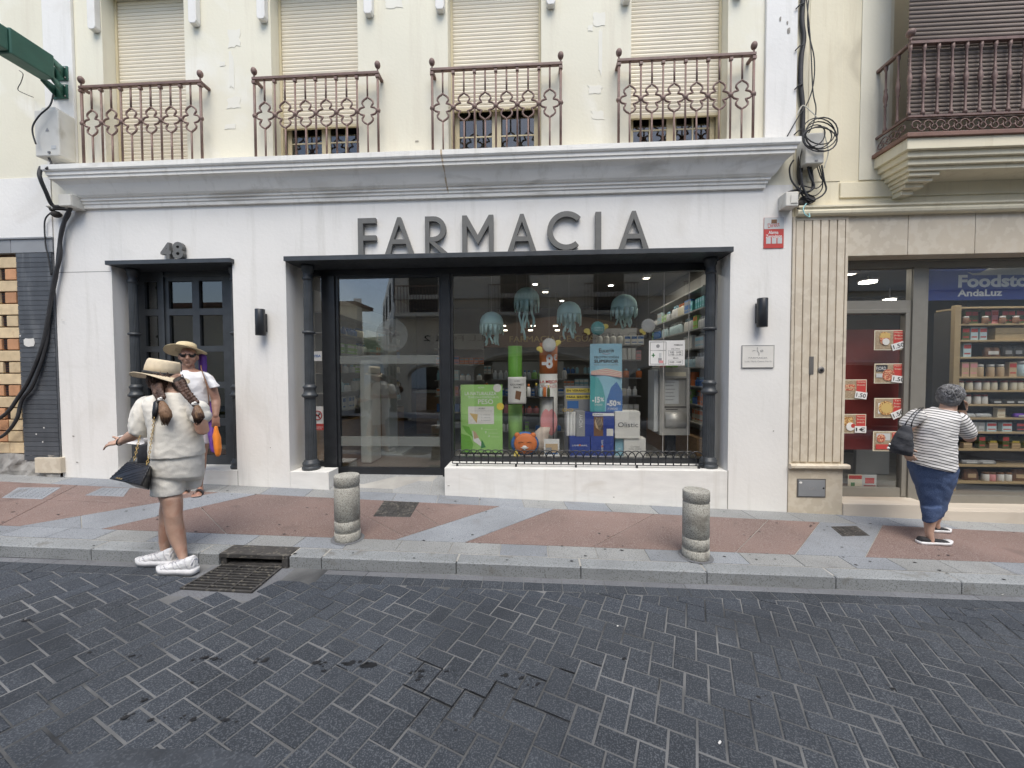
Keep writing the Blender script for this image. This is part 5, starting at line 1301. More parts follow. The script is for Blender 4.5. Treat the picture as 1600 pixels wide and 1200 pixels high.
# illuminated arch at the back
for px_, py_ in ((787, 509), (789, 516), (833, 509), (829, 516), (871, 516), (868, 509)):
    c = wp(px_, py_, 8.0); t = thing('strip_lamp', ('upper' if py_ < 512 else 'lower') + ' ' + ('left' if px_ < 800 else 'middle' if px_ < 850 else 'right') + ' of the six small lit strips at the back of the pharmacy', 'ceiling lamp', tuple(c), 'small lit strips at the back of the pharmacy'); MB().box(c.x - .045, c.x + .045, 8.0, 8.03, c.z - .012, c.z + .012).build('lamp_tube', 'strip_glow', t); MB().tube([(c.x, 8.015, c.z + .013), (c.x, 8.015, 3.119)], .003, 4).build('stem', 'black', t)
T = thing('rear_sign', 'dark curved fascia with gold letters over the rear counter', 'sign', (.6, 9.2, 2.1)); MB().prism_y([(-1.2, 2.08)] + [(-1.2 + 3.7 * i / 12, 2.45 + .35 * math.sin(PI * i / 12)) for i in range(13)] + [(2.5, 2.08)], 9.2, 9.26).build('board', 'brown', T)
text('lettering', 'FARMACIA DE GUARDIA', (-.6, 1.9, 2.2, 2.34), 9.19, 'gold', T)
# ------------------------------------------------------------------ DISPLAY WINDOW
DY = 5.25
PLZ = .386
# green poster board
def board(name, label, px, Y, mat, cat='poster', th=.012, tilt=0, T=None):
    x0, x1, z0, z1 = wb(*px, Y); t = thing(name, label, cat, ((x0 + x1) / 2, Y, z0)); MB().box(x0, x1, Y, Y + th, max(z0, PLZ), z1).build('board', mat, t); return t, x0, x1, max(z0, PLZ), z1
def sub(x0, x1, z0, z1, a, b, c, d): return (x0 + (x1 - x0) * a, x0 + (x1 - x0) * b, z0 + (z1 - z0) * c, z0 + (z1 - z0) * d)
def tx(t, s, q, fr, Y, mat='white', bold=0., rot=0., name='lettering'): return text(name, s, sub(*q, *fr), Y, mat, t, bold=bold, rot=rot)
def rc_(t, q, fr, Y, mat, name='print', th=.0015):
    a = sub(*q, *fr); return MB().box(a[0], a[1], Y - th, Y, a[2], a[3]).build(name, mat, t)
def pg(t, q, pts, Y, mat, name='print'):
    x0, x1, z0, z1 = q; return MB().prism_y([(x0 + (x1 - x0) * a, z0 + (z1 - z0) * b) for a, b in pts], Y - .0018, Y - .0002).build(name, mat, t)
def disc(t, q, c, r, Y, mat, name='print', n=20):
    x0, x1, z0, z1 = q; cx, cz = x0 + (x1 - x0) * c[0], z0 + (z1 - z0) * c[1]
    return MB().prism_y([(cx + r * math.cos(2 * PI * i / n), cz + r * math.sin(2 * PI * i / n)) for i in range(n)], Y - .003, Y - .0002).build(name, mat, t)
T, *q = board('weight_poster', 'green poster board reading LA NATURALEZA and PESO in the window', (720, 601, 785, 707), DY, 'lightgreen'); q = tuple(q)
pg(T, q, [(.0, .0), (.25, .0), (.30, .12), (.22, .24), (0, .28)], DY, 'green'); pg(T, q, [(.03, .40), (.20, .38), (.30, .22), (.12, .30)], DY, 'green')
tx(T, 'LA NATURALEZA', q, (.10, .86, .845, .895), DY - .002, 'white', .01); tx(T, 'TE AYUDA A CONTROLAR TU', q, (.18, .92, .80, .83), DY - .002); tx(T, 'PESO', q, (.42, .78, .715, .785), DY - .002, 'white', .01)
disc(T, q, (.88, .95), .055, DY, 'paper'); disc(T, q, (.95, .68), .05, DY + .001, 'yellow'); tx(T, 'AORA', q, (.42, .57, .945, .97), DY - .002)
rc_(T, q, (.18, .80, .42, .68), DY, 'paper'); q2 = sub(*q, .18, .80, .42, .68)
tx(T, 'AORA', q2, (.4, .65, .84, .93), DY - .003, 'ink'); tx(T, 'controla tu peso de forma natural', q2, (.1, .9, .72, .78), DY - .003, 'grey'); pg(T, q2, [(.05, .62), (.38, .55), (.33, .05)], DY - .002, 'gold')
for i in range(3): tx(T, f'{i+1}. natural', q2, (.5, .85, .5 - i * .16, .57 - i * .16), DY - .003, 'grey'); tx(T, f'{i + 1} ...........', q, (.50 + i * .08, .86 + i * .03, .34 - i * .055, .37 - i * .055), DY - .002)
pg(T, q, [(.28, .32), (.34, .30), (.55, .09), (.48, .09), (.30, .17)], DY, 'white'); pg(T, q, [(.29, .33), (.36, .30), (.44, .22), (.32, .20)], DY - .002, 'tan'); pg(T, q, [(.50, .20), (.60, .08), (.48, .06)], DY - .001, 'darkgreen')
# jellyfish of paper
pm('jelly_paper', (.50, .73, .69), .9, .08, 8, spec=.1)
for k, (px, pt, pb, wpx, lab) in enumerate(((768, 487, 542, 37, 'pale turquoise paper jellyfish hanging lowest at the left of the window'), (823, 449, 533, 40, 'large turquoise paper jellyfish with the longest tentacles, hanging above the green tube'),
                                  (889, 471, 530, 38, 'pale paper jellyfish hanging above the orange banner'), (975, 460, 515, 41, 'turquoise paper jellyfish with dense fringe hanging furthest right'))):
    y = 5.42; x = wx(px, pt, y); zt = wz(px, pt, y); zb2 = wz(px, pb, y); r = abs(wx(px + wpx / 2, pt, y) - x)
    T = thing('paper_jellyfish', lab, 'paper decoration', (x, y, zt), 'paper jellyfish hanging in the display window')
    MB().lathe((x, y, zt - r * 1.0), [(r, -.02), (r, 0), (r * .95, r * .35), (r * .8, r * .62), (r * .5, r * .88), (r * .2, r * .98), (.001, r)], 18).build('bell', 'jelly_paper', T)
    rj = random.Random(k); 
    for i in range(16):
        a = 2 * PI * i / 16; l = rj.uniform(.08, .15); w2 = r * .17; cx, cy = x + r * math.cos(a), y + r * math.sin(a); tx_, ty_ = -math.sin(a) * w2, math.cos(a) * w2; z = zt - r * 1.0 - .021
        MB().loft([[(cx - tx_, cy - ty_, z), (cx + tx_, cy + ty_, z), (cx + tx_ * 1.0 + .002, cy + ty_ + .002, z), (cx - tx_ + .002, cy - ty_ + .002, z)], [(cx - tx_ * .6, cy - ty_ * .6, z - l), (cx + tx_ * .6, cy + ty_ * .6, z - l), (cx + tx_ * .6 + .002, cy + ty_ * .6 + .002, z - l), (cx - tx_ * .6 + .002, cy - ty_ * .6 + .002, z - l)]]).build('fringe', 'jelly_paper', T)
    for i in range(9):
        ox, oy = rj.uniform(-.5, .5) * r, rj.uniform(-.5, .5) * r; P = []; zl_ = zt - r * .95; L_ = (zl_ - zb2) * rj.uniform(.6, 1.0)
        for s in range(7): P.append((x + ox + .02 * math.sin(s * 1.3 + i), y + oy + .015 * math.cos(s + i), zl_ - L_ * s / 6))
        m = MB(); wv = .013
        m.loft([[(p[0] - wv, p[1], p[2]), (p[0] + wv, p[1] + .006 * math.sin(j * 2.), p[2]), (p[0] + wv, p[1] + .003 + .006 * math.sin(j * 2.), p[2]), (p[0] - wv, p[1] + .003, p[2])] for j, p in enumerate(P)]); m.build('tentacle', 'jelly_paper', T)
    MB().tube([(x, y, zt), (x, y, 3.119)], .0012, 3).build('thread', 'white', T)
# paper puffer fish
for px, py, mt, lab, fins in ((858, 539, 'paper', 'white paper fan fish with yellow fins on top of the orange banner', ((-15, 6), (14, -4))), (934, 513, 'teal', 'turquoise paper fan fish with yellow fins above the blue banner', ((-17, 4), (12, -3))), (1013, 509, 'paper', 'white paper ball fish with one yellow fin, hanging alone at right', ((-9, 8),))):
    y = 5.30; c = wp(px, py, y); r = .098
    T = thing('paper_fish', lab, 'paper decoration', tuple(c), 'paper fan fish in the display window')
    m = MB(); n = 48; m.smooth = False
    pr_ = []
    for j in range(n):
        a = 2 * PI * j / n; q_ = 1 if j % 2 else .88; pr_.append(q_)
    b = len(m.v)
    for i in range(1, 8):
        ph = PI * i / 8
        for j in range(n): a = 2 * PI * j / n; rr_ = r * pr_[j]; m.v.append((c.x + rr_ * math.sin(ph) * math.cos(a), c.y - rr_ * math.cos(ph) * .35, c.z + rr_ * math.sin(ph) * math.sin(a)))
    for i in range(6):
        for j in range(n): k2 = (j + 1) % n; m._f([b + i * n + j, b + (i + 1) * n + j, b + (i + 1) * n + k2, b + i * n + k2])
    m._f([b + j for j in range(n)]); m._f([b + 6 * n + j for j in range(n)][::-1]); m.build('paper_body', mt, T)
    for fx, fy in fins:
        g = wp(px + fx, py + fy, y); m = MB().ball(g, (.042, .004, .034), 10, 6); m.ball(g + Vector((.02 * (1 if fx < 0 else -1), 0, -.03)), (.025, .004, .026), 8, 5); m.build('fin', 'yellow', T)
    m = MB()
    if mt == 'teal':
        for k in range(3): m.tube([(c.x - .06 + .02 * i, c.y - .05, c.z - .02 * k + .008 * (i % 2)) for i in range(7)], .003, 4)
        m.build('wave_pattern', 'cyanlight', T)
    MB().tube([(c.x, y, c.z + r), (c.x, y, 3.119)], .001, 3).build('thread', 'white', T)
# green tube and orange banner
def tube_banner(name, label, px0, px1, py0, py1, Y, mat, low=None):
    x = wx((px0 + px1) / 2, (py0 + py1) / 2, Y); r = abs(wx(px1, 600, Y) - wx(px0, 600, Y)) / 2; zt = wz(px0, py0, Y); zb2 = max(PLZ, wz(px0, py1, Y))
    t = thing(name, label, 'banner', (x, Y, zb2)); zm = wz(px0, low[0], Y) if low else zb2
    MB().lathe((x, Y, zm), [(r, 0), (r, zt - zm)], 24).build('sleeve', mat, t)
    if low: MB().lathe((x, Y, zb2), [(r, 0), (r, zm - zb2 - .002)], 24).build('lower_sleeve', low[1], t)
    return t, x, r, zb2, zt
tube_banner('tube_banner', 'bright green cylinder banner left of centre in the window', 794, 816, 541, 702, 5.50, 'green', (632, 'lightgreen'))
T, x, r, z0, z1 = tube_banner('tube_banner', 'orange and white cylinder banner with 8 euro offer', 843, 871, 536, 700, 5.50, 'orange', (584, 'paper'))
yb = 5.50 - r - .002; q = (x - r * .9, x + r * .9, z0, z1)
tx(T, '-8', (x - r, x + r, wz(855, 580, yb), wz(855, 552, yb)), (.12, .72, .15, .95), yb, 'white', .04); tx(T, '€', (x - r, x + r, wz(855, 580, yb), wz(855, 552, yb)), (.76, .95, .6, .95), yb, 'white', .02)
zz1, zz0 = wz(855, 594, yb), wz(855, 600, yb); tx(T, 'LA MEJOR', (x - r, x + r, zz0, zz1), (.02, .98, 0, 1), yb, 'red', .02)
zz1, zz0 = wz(855, 601, yb), wz(855, 606, yb); tx(T, 'PROTECCIÓN SOLAR', (x - r, x + r, zz0, zz1), (.05, .95, 0, 1), yb, 'red')
# brown-red oval on the lower banner
MB().ball((x, yb + .01, wz(855, 660, yb)), (r * .95, .012, .20), 16, 10).build('print', 'pink', T)
# pouch
x0, x1, z0, z1 = wb(794, 589, 822, 631, 5.22); T = thing('snack_pouch', 'white pouch with dark print hanging before the green tube', 'pouch', ((x0 + x1) / 2, 5.22, z0))
MB().loft([[(x0, 5.2, z), (x1, 5.2, z), (x1, 5.2 + d, z), (x0, 5.2 + d, z)] for z, d in ((z0, .008), (z0 + .03, .05), ((z0 + z1) / 2, .06), (z1 - .03, .02), (z1, .006))]).build('bag', 'paper', T)
q = (x0, x1, z0, z1); tx(T, 'AORA', q, (.35, .65, .82, .88), 5.199, 'ink'); tx(T, 'GOURMET', q, (.12, .88, .68, .75), 5.199, 'ink', .01); tx(T, 'SNACK', q, (.3, .72, .58, .65), 5.199, 'ink', .03); pg(T, q, [(.38, .2), (.66, .14), (.74, .45), (.44, .5)], 5.199, 'brown')
MB().tube([((x0 + x1) / 2, 5.21, z1), ((x0 + x1) / 2, 5.3, 3.119)], .0012, 3).build('thread', 'white', T)
# small black table with bottles
x0, x1, z0, z1 = wb(818, 620, 865, 696, 5.36); T = thing('display_table', 'thin black metal table holding sun-care bottles', 'table', ((x0 + x1) / 2, 5.4, PLZ))
MB().box(x0, x1, 5.30, 5.58, z1 - .012, z1).build('tabletop', 'black', T)
for a in (x0 + .008, x1 - .008):
    for b in (5.31, 5.57): MB().box(a - .007, a + .007, b - .007, b + .007, PLZ, z1 - .0125).build('leg', 'black', T)
for px, h, w_, mt, cp2, lab in ((826, .175, .06, 'paper', 'orange', 'white bottle with orange cap, leftmost on the black display table'), (838, .19, .05, 'ink', 'yellow', 'black bottle with tall yellow cap on the black display table'), (845, .15, .04, 'cyanlight', 'white', 'small pale bottle in the middle of the black display table'), (851, .17, .045, 'orange', 'white', 'orange spray bottle on the black display table'), (857, .16, .045, 'olive', 'yellow', 'olive green bottle, rightmost on the black display table')):
    product('bottle', mt, wx(px, 615, 5.38), 5.38, z1 + .001, w_, h, .05, lab, 'sun-care bottles on the black table', 'bottle', cp2)
# orange cushion, striped bag, small framed card
T = thing('plush_cushion', 'round orange plush cushion with blue edge and stitched closed-eye face', 'cushion', tuple(wp(820, 700, 5.2)))
c = wp(820, 692, 5.20); rb2 = .165
c.z = PLZ + rb2 * .93
m = MB().ball((c.x, c.y + .02, c.z), (.19, .05, .165), 20, 10); m.build('rim', 'midblue', T)
m = MB().ball((c.x + .01, c.y - .03, c.z + .01), (.155, .05, .14), 20, 10)
for s in (-.1, .11): m.ball((c.x + s, c.y - .02, c.z + .12), (.04, .03, .04), 10, 6)
m.build('face', 'orange', T)
m = MB()
for s in (-.05, .06): m.tube([(c.x + s - .03, c.y - .078, c.z + .03), (c.x + s, c.y - .084, c.z + .045), (c.x + s + .03, c.y - .078, c.z + .03)], .004, 4)
m.build('eyes', 'brown', T); m = MB().ball((c.x, c.y - .075, c.z - .03), (.035, .02, .025), 10, 6); m.tube([(c.x - .05, c.y - .08, c.z - .03), (c.x, c.y - .085, c.z - .055), (c.x + .05, c.y - .08, c.z - .03)], .005, 4); m.build('muzzle', 'white', T)
MB().prism_y([(c.x - .15, PLZ + .002), (c.x - .06, PLZ + .002), (c.x - .12, PLZ + .10)], c.y - .07, c.y - .06).build('patch', 'yellow', T)
x0, x1, z0, z1 = wb(826, 664, 854, 712, 5.3); T = thing('beach_bag', 'beige striped cloth beach bag behind the orange cushion', 'bag', ((x0 + x1) / 2, 5.33, PLZ))
pm('stripe_cloth', (.60, .50, .42), .9, .25, 26, stretch=(1, .1, .05))
MB().loft([[(x0 + a, 5.28, z), (x1 + b, 5.28, z), (x1 + b, 5.38, z), (x0 + a, 5.38, z)] for z, a, b in ((PLZ, .02, -.02), (PLZ + .1, -.01, .01), (PLZ + .2, .01, .02), (PLZ + .29, .08, .03), (PLZ + .36, .16, .05))]).build('cloth', 'stripe_cloth', T)
x0, x1, z0, z1 = wb(850, 686, 874, 713, 5.18); T = thing('framed_card', 'small white framed photo card beside the orange cushion', 'card', ((x0 + x1) / 2, 5.18, PLZ)); MB().box(x0, x1, 5.18, 5.19, PLZ, z1).build('card', 'white', T)
q = (x0, x1, PLZ, z1); rc_(T, q, (.1, .9, .12, .72), 5.18, 'tan'); rc_(T, q, (.12, .5, .14, .5), 5.178, 'grey'); rc_(T, q, (.1, .9, .12, .2), 5.178, 'midblue')
# yellow and black board
x0, x1, z0, z1 = wb(882, 603, 926, 642, 5.45); T = thing('summer_board', 'grey board with yellow lines EN VERANO TU partly behind the blue banner', 'poster', ((x0 + x1) / 2, 5.45, z0)); MB().box(x0, x1 + .1, 5.45, 5.46, PLZ, z1).build('board', 'grey', T)
q = (x0, x1, z0, z1); rc_(T, q, (.05, 1., .73, .90), 5.45, 'yellow'); rc_(T, q, (.05, 1., .47, .64), 5.45, 'yellow'); tx(T, 'EN VERANO TU', q, (.08, .98, .77, .86), 5.447, 'ink', .03); tx(T, 'PARA SENTIRTE', q, (.08, .98, .51, .60), 5.447, 'ink', .03); rc_(T, q, (.1, .5, .1, .4), 5.45, 'midblue')
# blue sun-care banner
x0, x1, z0, z1 = wb(922, 537, 972, 643, 5.28); T = thing('sun_care_banner', 'curved pale blue banner PROTECCIÓN SUPERIOR with beach parasol', 'banner', ((x0 + x1) / 2, 5.3, z0))
xm = (x0 + x1) / 2; R_ = .5; n = 10
prf = [(x0 + (x1 - x0) * i / n, 5.30 - math.sqrt(max(0, R_ ** 2 - (x0 + (x1 - x0) * i / n - xm) ** 2)) + R_ - .03) for i in range(n + 1)]
prf = [(a, 5.26 + (2 * (a - xm) / (x1 - x0)) ** 2 * .03) for a, b in prf]
m = MB()
for (a, b), (c2, d) in zip(prf, prf[1:]): m.face([(a, b, z0), (c2, d, z0), (c2, d, z1), (a, b, z1)]); m.face([(c2, d + .004, z0), (a, b + .004, z0), (a, b + .004, z1), (c2, d + .004, z1)])
m.build('sheet', 'skyblue', T); Yb = 5.258; q = (x0, x1, z0, z1)
tx(T, 'Eucerin', q, (.27, .73, .87, .93), Yb, 'ink', .01); m = MB().tube([(xm - .05, Yb, z0 + (z1 - z0) * .855), (xm, Yb, z0 + (z1 - z0) * .845), (xm + .05, Yb, z0 + (z1 - z0) * .855)], .003, 4).build('print', 'red', T)
tx(T, 'PROTECCIÓN', q, (.12, .88, .785, .825), Yb, 'ink', .01); tx(T, 'SUPERIOR', q, (.12, .88, .72, .765), Yb, 'ink', .03); tx(T, 'PARA CADA TIPO DE PIEL', q, (.12, .88, .68, .70), Yb, 'grey')
pg(T, q, [(0, .0), (.46, .0), (.46, .22), (.38, .38), (.25, .50), (0, .53)], Yb - .0002, 'teal'); pg(T, q, [(.49, 0), (1, 0), (1, .30), (.82, .44), (.65, .36), (.52, .18)], Yb - .0002, 'midblue')
for i in range(8):
    a = i / 8; b = (i + 1) / 8
    pg(T, q, [(.02, .52 + .0), (.02, .52)] if False else [(.02 + .0, .545 + .055 * a), (.5, .535 + .105 * a), (.98, .50 + .09 * a), (.98, .50 + .09 * b), (.5, .535 + .105 * b), (.02, .545 + .055 * b)], Yb - .0006, 'cream' if i % 2 else 'pink')
tx(T, '-15', q, (.06, .30, .13, .22), Yb - .003, 'white', .05); tx(T, '%', q, (.31, .43, .15, .21), Yb - .003, 'white', .03); tx(T, 'UNIDAD', q, (.14, .38, .09, .115), Yb - .003); tx(T, '-50', q, (.52, .82, .08, .17), Yb - .003, 'white', .05); tx(T, '%', q, (.83, .96, .10, .15), Yb - .003, 'white', .03); tx(T, '2ª UNIDAD', q, (.54, .86, .03, .06), Yb - .003)
# stacked boxes
def gbox(px, Y, D_, mat, label, zb_=None, cat='box', T=None):
    x0, x1, z0, z1 = wb(*px, Y); z0 = zb_ if zb_ is not None else z0
    t = thing('display_box', label, cat, ((x0 + x1) / 2, Y, z0), 'boxes stacked in the display window'); MB().box(x0, x1, Y, Y + D_, z0, z1).build('carton', mat, t, .002); return t, (x0, x1, z0, z1)
def zt_(q): return q[3] + .001
T, q = gbox((890, 682, 922, 720), 5.20, .22, 'blue', 'blue logo box at the bottom left of the box stack', PLZ); tx(T, 'LAMBDAPIL', q, (.12, .88, .50, .58), 5.198, 'white'); disc(T, q, (.5, .56), .012, 5.198, 'orange')
zl1 = zt_(q); MB().box(q[0] - .0, q[0] + .0, 5.2, 5.2, q[2], q[3])
T, q = gbox((923, 682, 959, 720), 5.20, .22, 'blue', 'blue box with sideways logo beneath the woman photo box', PLZ); 
o = text('lettering', 'LAMBDAPIL', (0 - .09, .09, -.012, .012), 5.198, 'white', None, rot=PI / 2); o.parent = T; o.location = Vector(((q[0] + q[1]) / 2, 0, (q[2] + q[3]) / 2)) - T.location; disc(T, q, (.5, .5), .012, 5.197, 'orange')
T, q = gbox((961, 686, 974, 719), 5.24, .2, 'skyblue', 'narrow pale blue box beneath the Olistic box', PLZ); tx(T, 'olistic', (q[0] + .03, q[1] - .03, q[2], q[3]), (.1, .9, .4, .5), 5.238, 'white')
T, q = gbox((975, 685, 1009, 720), 5.20, .22, 'paper', 'white box reading Cuídate todo el año on the window floor', PLZ); tx(T, 'Cuídate', q, (.30, .72, .50, .60), 5.198, 'grey'); tx(T, 'todo el año', q, (.22, .80, .38, .47), 5.198, 'grey')
z2 = .60
x0, x1, z0, z1 = wb(885, 643, 914, 682, 5.20)
T = thing('display_box', 'clear VICHY box packed with white rolls on the blue boxes', 'box', ((x0 + x1) / 2, 5.2, zl1), 'boxes stacked in the display window')
m = MB().box(x0 + .13, x1, 5.2, 5.4, zl1, z1); m.build('carton', 'grey', T, .002)
for i in range(3): MB().lathe((x0 + .025 + i * .043, 5.25, zl1), [(.020, 0), (.021, .01), (.021, z1 - zl1 - .02), (.019, z1 - zl1 - .01)], 12).build('roll', 'white', T)
o = text('lettering', 'VICHY', (-.09, .09, -.022, .022), 5.198, 'white', None, rot=PI / 2); o.parent = T; o.location = Vector((x1 - .055, 0, (zl1 + z1) / 2 + .04)) - T.location
m = MB()
for s in (0, 1): m.tube([(x0 - .02 + s * .075 + .032 * math.cos(a), 5.2, z1 + .02 + .017 * math.sin(a)) for a in [i * PI / 6 for i in range(12)]], .005, 4, True)
T2 = thing('sunglasses', 'pale-framed glasses lying on top of the VICHY box', 'glasses', (x0, 5.2, z1)); m.build('frame', 'gold', T2)
T, q = gbox((914, 645, 960, 682), 5.20, .22, 'blue', 'blue box with a woman in striped shadow photographed on it', zl1); q = tuple(q)
rc_(T, q, (.26, 1., .87, .99), 5.2, 'white'); rc_(T, q, (.30, .62, .02, .84), 5.2, 'brown'); pg(T, q, [(.36, .80), (.55, .76), (.60, .50), (.52, .25), (.38, .36), (.33, .6)], 5.197, 'tan')
for i in range(4): pg(T, q, [(.34 + i * .05, .80), (.37 + i * .05, .80), (.50 + i * .04, .30), (.48 + i * .04, .28)], 5.1955, 'ink')
rc_(T, q, (.74, .96, .03, .33), 5.2, 'paper'); tx(T, 'lambdapil', q, (.3, .6, .90, .96), 5.197, 'ink')
zl2 = .605
T, q = gbox((961, 643, 1000, 685), 5.18, .24, 'paper', 'white box reading Olistic on top at the right of the stack', None); tx(T, 'Olistic', q, (.12, .92, .42, .60), 5.178, 'ink')
# dispenser machine
T = thing('dispenser_machine', 'grey metal vending dispenser on a black post behind the window', 'dispenser', (wx(1052, 700, 5.3), 5.3, FZ))
x0, x1, z0, z1 = wb(1031, 574, 1078, 680, 5.22); yd_ = 5.22
MB().box(x0, x1, yd_ + .03, yd_ + .36, z0, z1).build('housing', 'steel', T, .006)
q = (x0, x1, z0, z1); 
hole_wall(x0, x1, z0, z1, yd_, yd_ + .029, [sub(*q, .16, .88, .44, .84)]).build('front_frame', 'steel', T)
rc_(T, q, (.18, .86, .87, .93), yd_, 'cream', 'light_panel'); rc_(T, sub(*q, .16, .88, .44, .84), (.02, .68, .05, .92), yd_ + .026, 'lightgrey', 'screen')
q3 = sub(*q, .16, .88, .44, .84)
for i in range(6): rc_(T, q3, (.06, .5 - .06 * (i % 2), .84 - i * .13, .87 - i * .13), yd_ + .0235, 'grey', 'print')
rc_(T, q, (.2, .6, .375, .385), yd_, 'black', 'card_slot'); rc_(T, q, (.16, .88, .40, .43), yd_, 'steel_dark', 'keypad_strip')
m = MB(); a = sub(*q, .17, .87, .10, .34); m.loft([[(a[0], yd_ - .001 - .05 * math.sin(PI * i / 8), a[2] + (a[3] - a[2]) * i / 8), (a[1], yd_ - .001 - .05 * math.sin(PI * i / 8), a[2] + (a[3] - a[2]) * i / 8), (a[1], yd_ - .0005, a[2] + (a[3] - a[2]) * i / 8), (a[0], yd_ - .0005, a[2] + (a[3] - a[2]) * i / 8)] for i in range(9)]); m.build('tray_flap', 'steel', T)
x2, x3, _, _ = wb(1040, 680, 1053, 720, 5.4); MB().box(x2, x3, 5.33, 5.45, FZ + .001, z0 - .001).build('post', 'black', T, .004); MB().box(x0 - .06, x0 - .002, yd_ + .05, yd_ + .33, z0 + .04, z1 - .03).build('side_door', 'lightgrey', T, .003)
# opening-hours sheet on the pane
Yg = BK + .024
x0, x1, z0, z1 = wb(1014, 532, 1070, 571, Yg); T = thing('hours_sign', 'white opening-hours sheet with green cross stuck on the display window', 'notice', ((x0 + x1) / 2, Yg, z0)); MB().box(x0, x1, Yg, Yg + .003, z0, z1).build('sheet', 'white', T); q = (x0, x1, z0, z1)
def outline(fr, mat='ink', t_=.004):
    a = sub(*q, *fr); m = MB()
    for b in ((a[0], a[1], a[2], a[2] + t_), (a[0], a[1], a[3] - t_, a[3]), (a[0], a[0] + t_, a[2], a[3]), (a[1] - t_, a[1], a[2], a[3])): m.box(b[0], b[1], Yg - .002, Yg - .0002, b[2], b[3])
    m.build('print', mat, T)
outline((.03, .48, .05, .95)); outline((.03, .48, .60, .95), 'ink', .003); outline((.54, .94, .04, .22), 'grey', .003); outline((.54, .94, .38, .60), 'grey', .003)
rc_(T, q, (.075, .17, .39, .43), Yg, 'darkgreen', 'green_cross'); rc_(T, q, (.108, .138, .33, .49), Yg, 'darkgreen', 'green_cross'); rc_(T, q, (.26, .36, .12, .30), Yg, 'grey'); rc_(T, q, (.28, .40, .10, .2), Yg - .002, 'pink'); rc_(T, q, (.28, .35, .32, .5), Yg, 'lightgrey'); disc(T, q, (.25, .78), .022, Yg, 'grey'); 
tx(T, 'FARMACIA', q, (.70, .94, .79, .85), Yg - .002, 'ink', .01); tx(T, 'Lunes a Viernes', q, (.62, .86, .64, .70), Yg - .002, 'ink'); tx(T, '9:00 - 14:00', q, (.58, .90, .50, .56), Yg - .002, 'ink', .01); tx(T, '17:00 - 21:00', q, (.58, .90, .41, .47), Yg - .002, 'ink', .01); tx(T, 'Sábado', q, (.67, .82, .27, .33), Yg - .002, 'ink'); tx(T, '10:00 - 14:00', q, (.58, .90, .10, .17), Yg - .002, 'ink', .01)
# stickers on the narrow side pane
x0, x1, z0, z1 = wb(488.5, 549, 503, 564, Yg); x1 = min(x1, -2.798); T = thing('card_sticker', 'white VISA sticker on the narrow side pane', 'sticker', ((x0 + x1) / 2, Yg, z0)); MB().box(x0, x1, Yg, Yg + .002, z0, z1).build('sheet', 'white', T); text('lettering', 'VISA', (x0 + .015, x1 - .015, (z0 + z1) / 2 - .015, (z0 + z1) / 2 + .02), Yg - .001, 'midblue', T, bold=.03)
x0, x1, z0, z1 = wb(487, 635, 506, 672, Yg); x1 = min(x1, -2.798); T = thing('dog_sticker', 'no-dogs sticker with red circle on the narrow side pane', 'sticker', ((x0 + x1) / 2, Yg, z0)); q = (x0, x1, z0, z1); MB().box(x0, x1, Yg, Yg + .002, z0, z1).build('sheet', 'white', T); rc_(T, q, (0, 1, 0, .27), Yg, 'red')
m = MB(); cx, cz2 = x0 + (x1 - x0) * .5, z0 + (z1 - z0) * .62; rd = .058; m.tube([(cx + rd * math.cos(a), Yg - .003, cz2 + rd * math.sin(a)) for a in [i * PI / 12 for i in range(24)]], .007, 4, True); m.tube([(cx - rd * .7, Yg - .003, cz2 + rd * .7), (cx + rd * .7, Yg - .003, cz2 - rd * .7)], .006, 4); m.build('circle', 'red', T)
m = MB().ball((cx - .005, Yg - .002, cz2), (.03, .002, .012), 8, 5); m.ball((cx + .024, Yg - .002, cz2 + .018), (.013, .002, .010), 8, 5); m.box(cx - .03, cx - .022, Yg - .003, Yg - .001, cz2 - .035, cz2); m.box(cx + .014, cx + .022, Yg - .003, Yg - .001, cz2 - .035, cz2); m.build('dog', 'black', T)
text('lettering', 'PROHIBIDO', (x0 + .01, x1 - .01, z0 + .034, z0 + .048), Yg - .003, 'white', T); text('lettering', 'PERROS', (x0 + .03, x1 - .03, z0 + .012, z0 + .026), Yg - .003, 'white', T)
# ------------------------------------------------------------------ THE FOOD SHOP
GF = .0
MB().box(PX1, 7.7, 5.0, 11.79, GF - .1, GF).build('shop_floor', 'interior_floor', C); MB().box(PX0 + .01, 11.79, 5.0, 11.79, 2.85, 2.95).build('shop_ceiling', 'interior_dark', C)
MB().box(2.906, 3.3, 5.0, 11.79, -.2, 2.84).build('partition', 'interior_wall', C); MB().box(3.3, 7.7, 7.5, 7.6, GF, 2.84).build('rear_partition', 'interior_dark', C)
bx('red_panel', (3.32, 4.78, 5.20, 5.24, .50, 2.02), 'darkred', C)
for px, py, w_, Y in ((1356, 442, .10, 5.9), (1390, 469.5, .08, 6.8)):
    c = wp(px, py, Y); T = thing('ceiling_lamp', 'bright white ceiling lamp seen above the food shop door' + (', larger and nearer' if w_ > .09 else ', smaller and farther'), 'ceiling lamp', tuple(c)); m = MB().lathe((c.x, c.y, c.z), [(w_, 0), (w_, .02)], 18); m.build('lens', 'lamp_glow', T); MB().lathe((c.x, c.y, c.z + .021), [(w_ + .02, 0), (w_ + .02, .02)], 18).build('ring', 'white', T); MB().tube([(c.x, c.y, c.z + .04), (c.x, c.y, 2.85)], .01, 6).build('stem', 'white', T)
c = wp(1595, 397, 4.96)
lampbox('strip_lamp', 'lit strip lamp at the top of the food shop window', 5.9, 5.03, 2.78, 2.4, .05, 12)
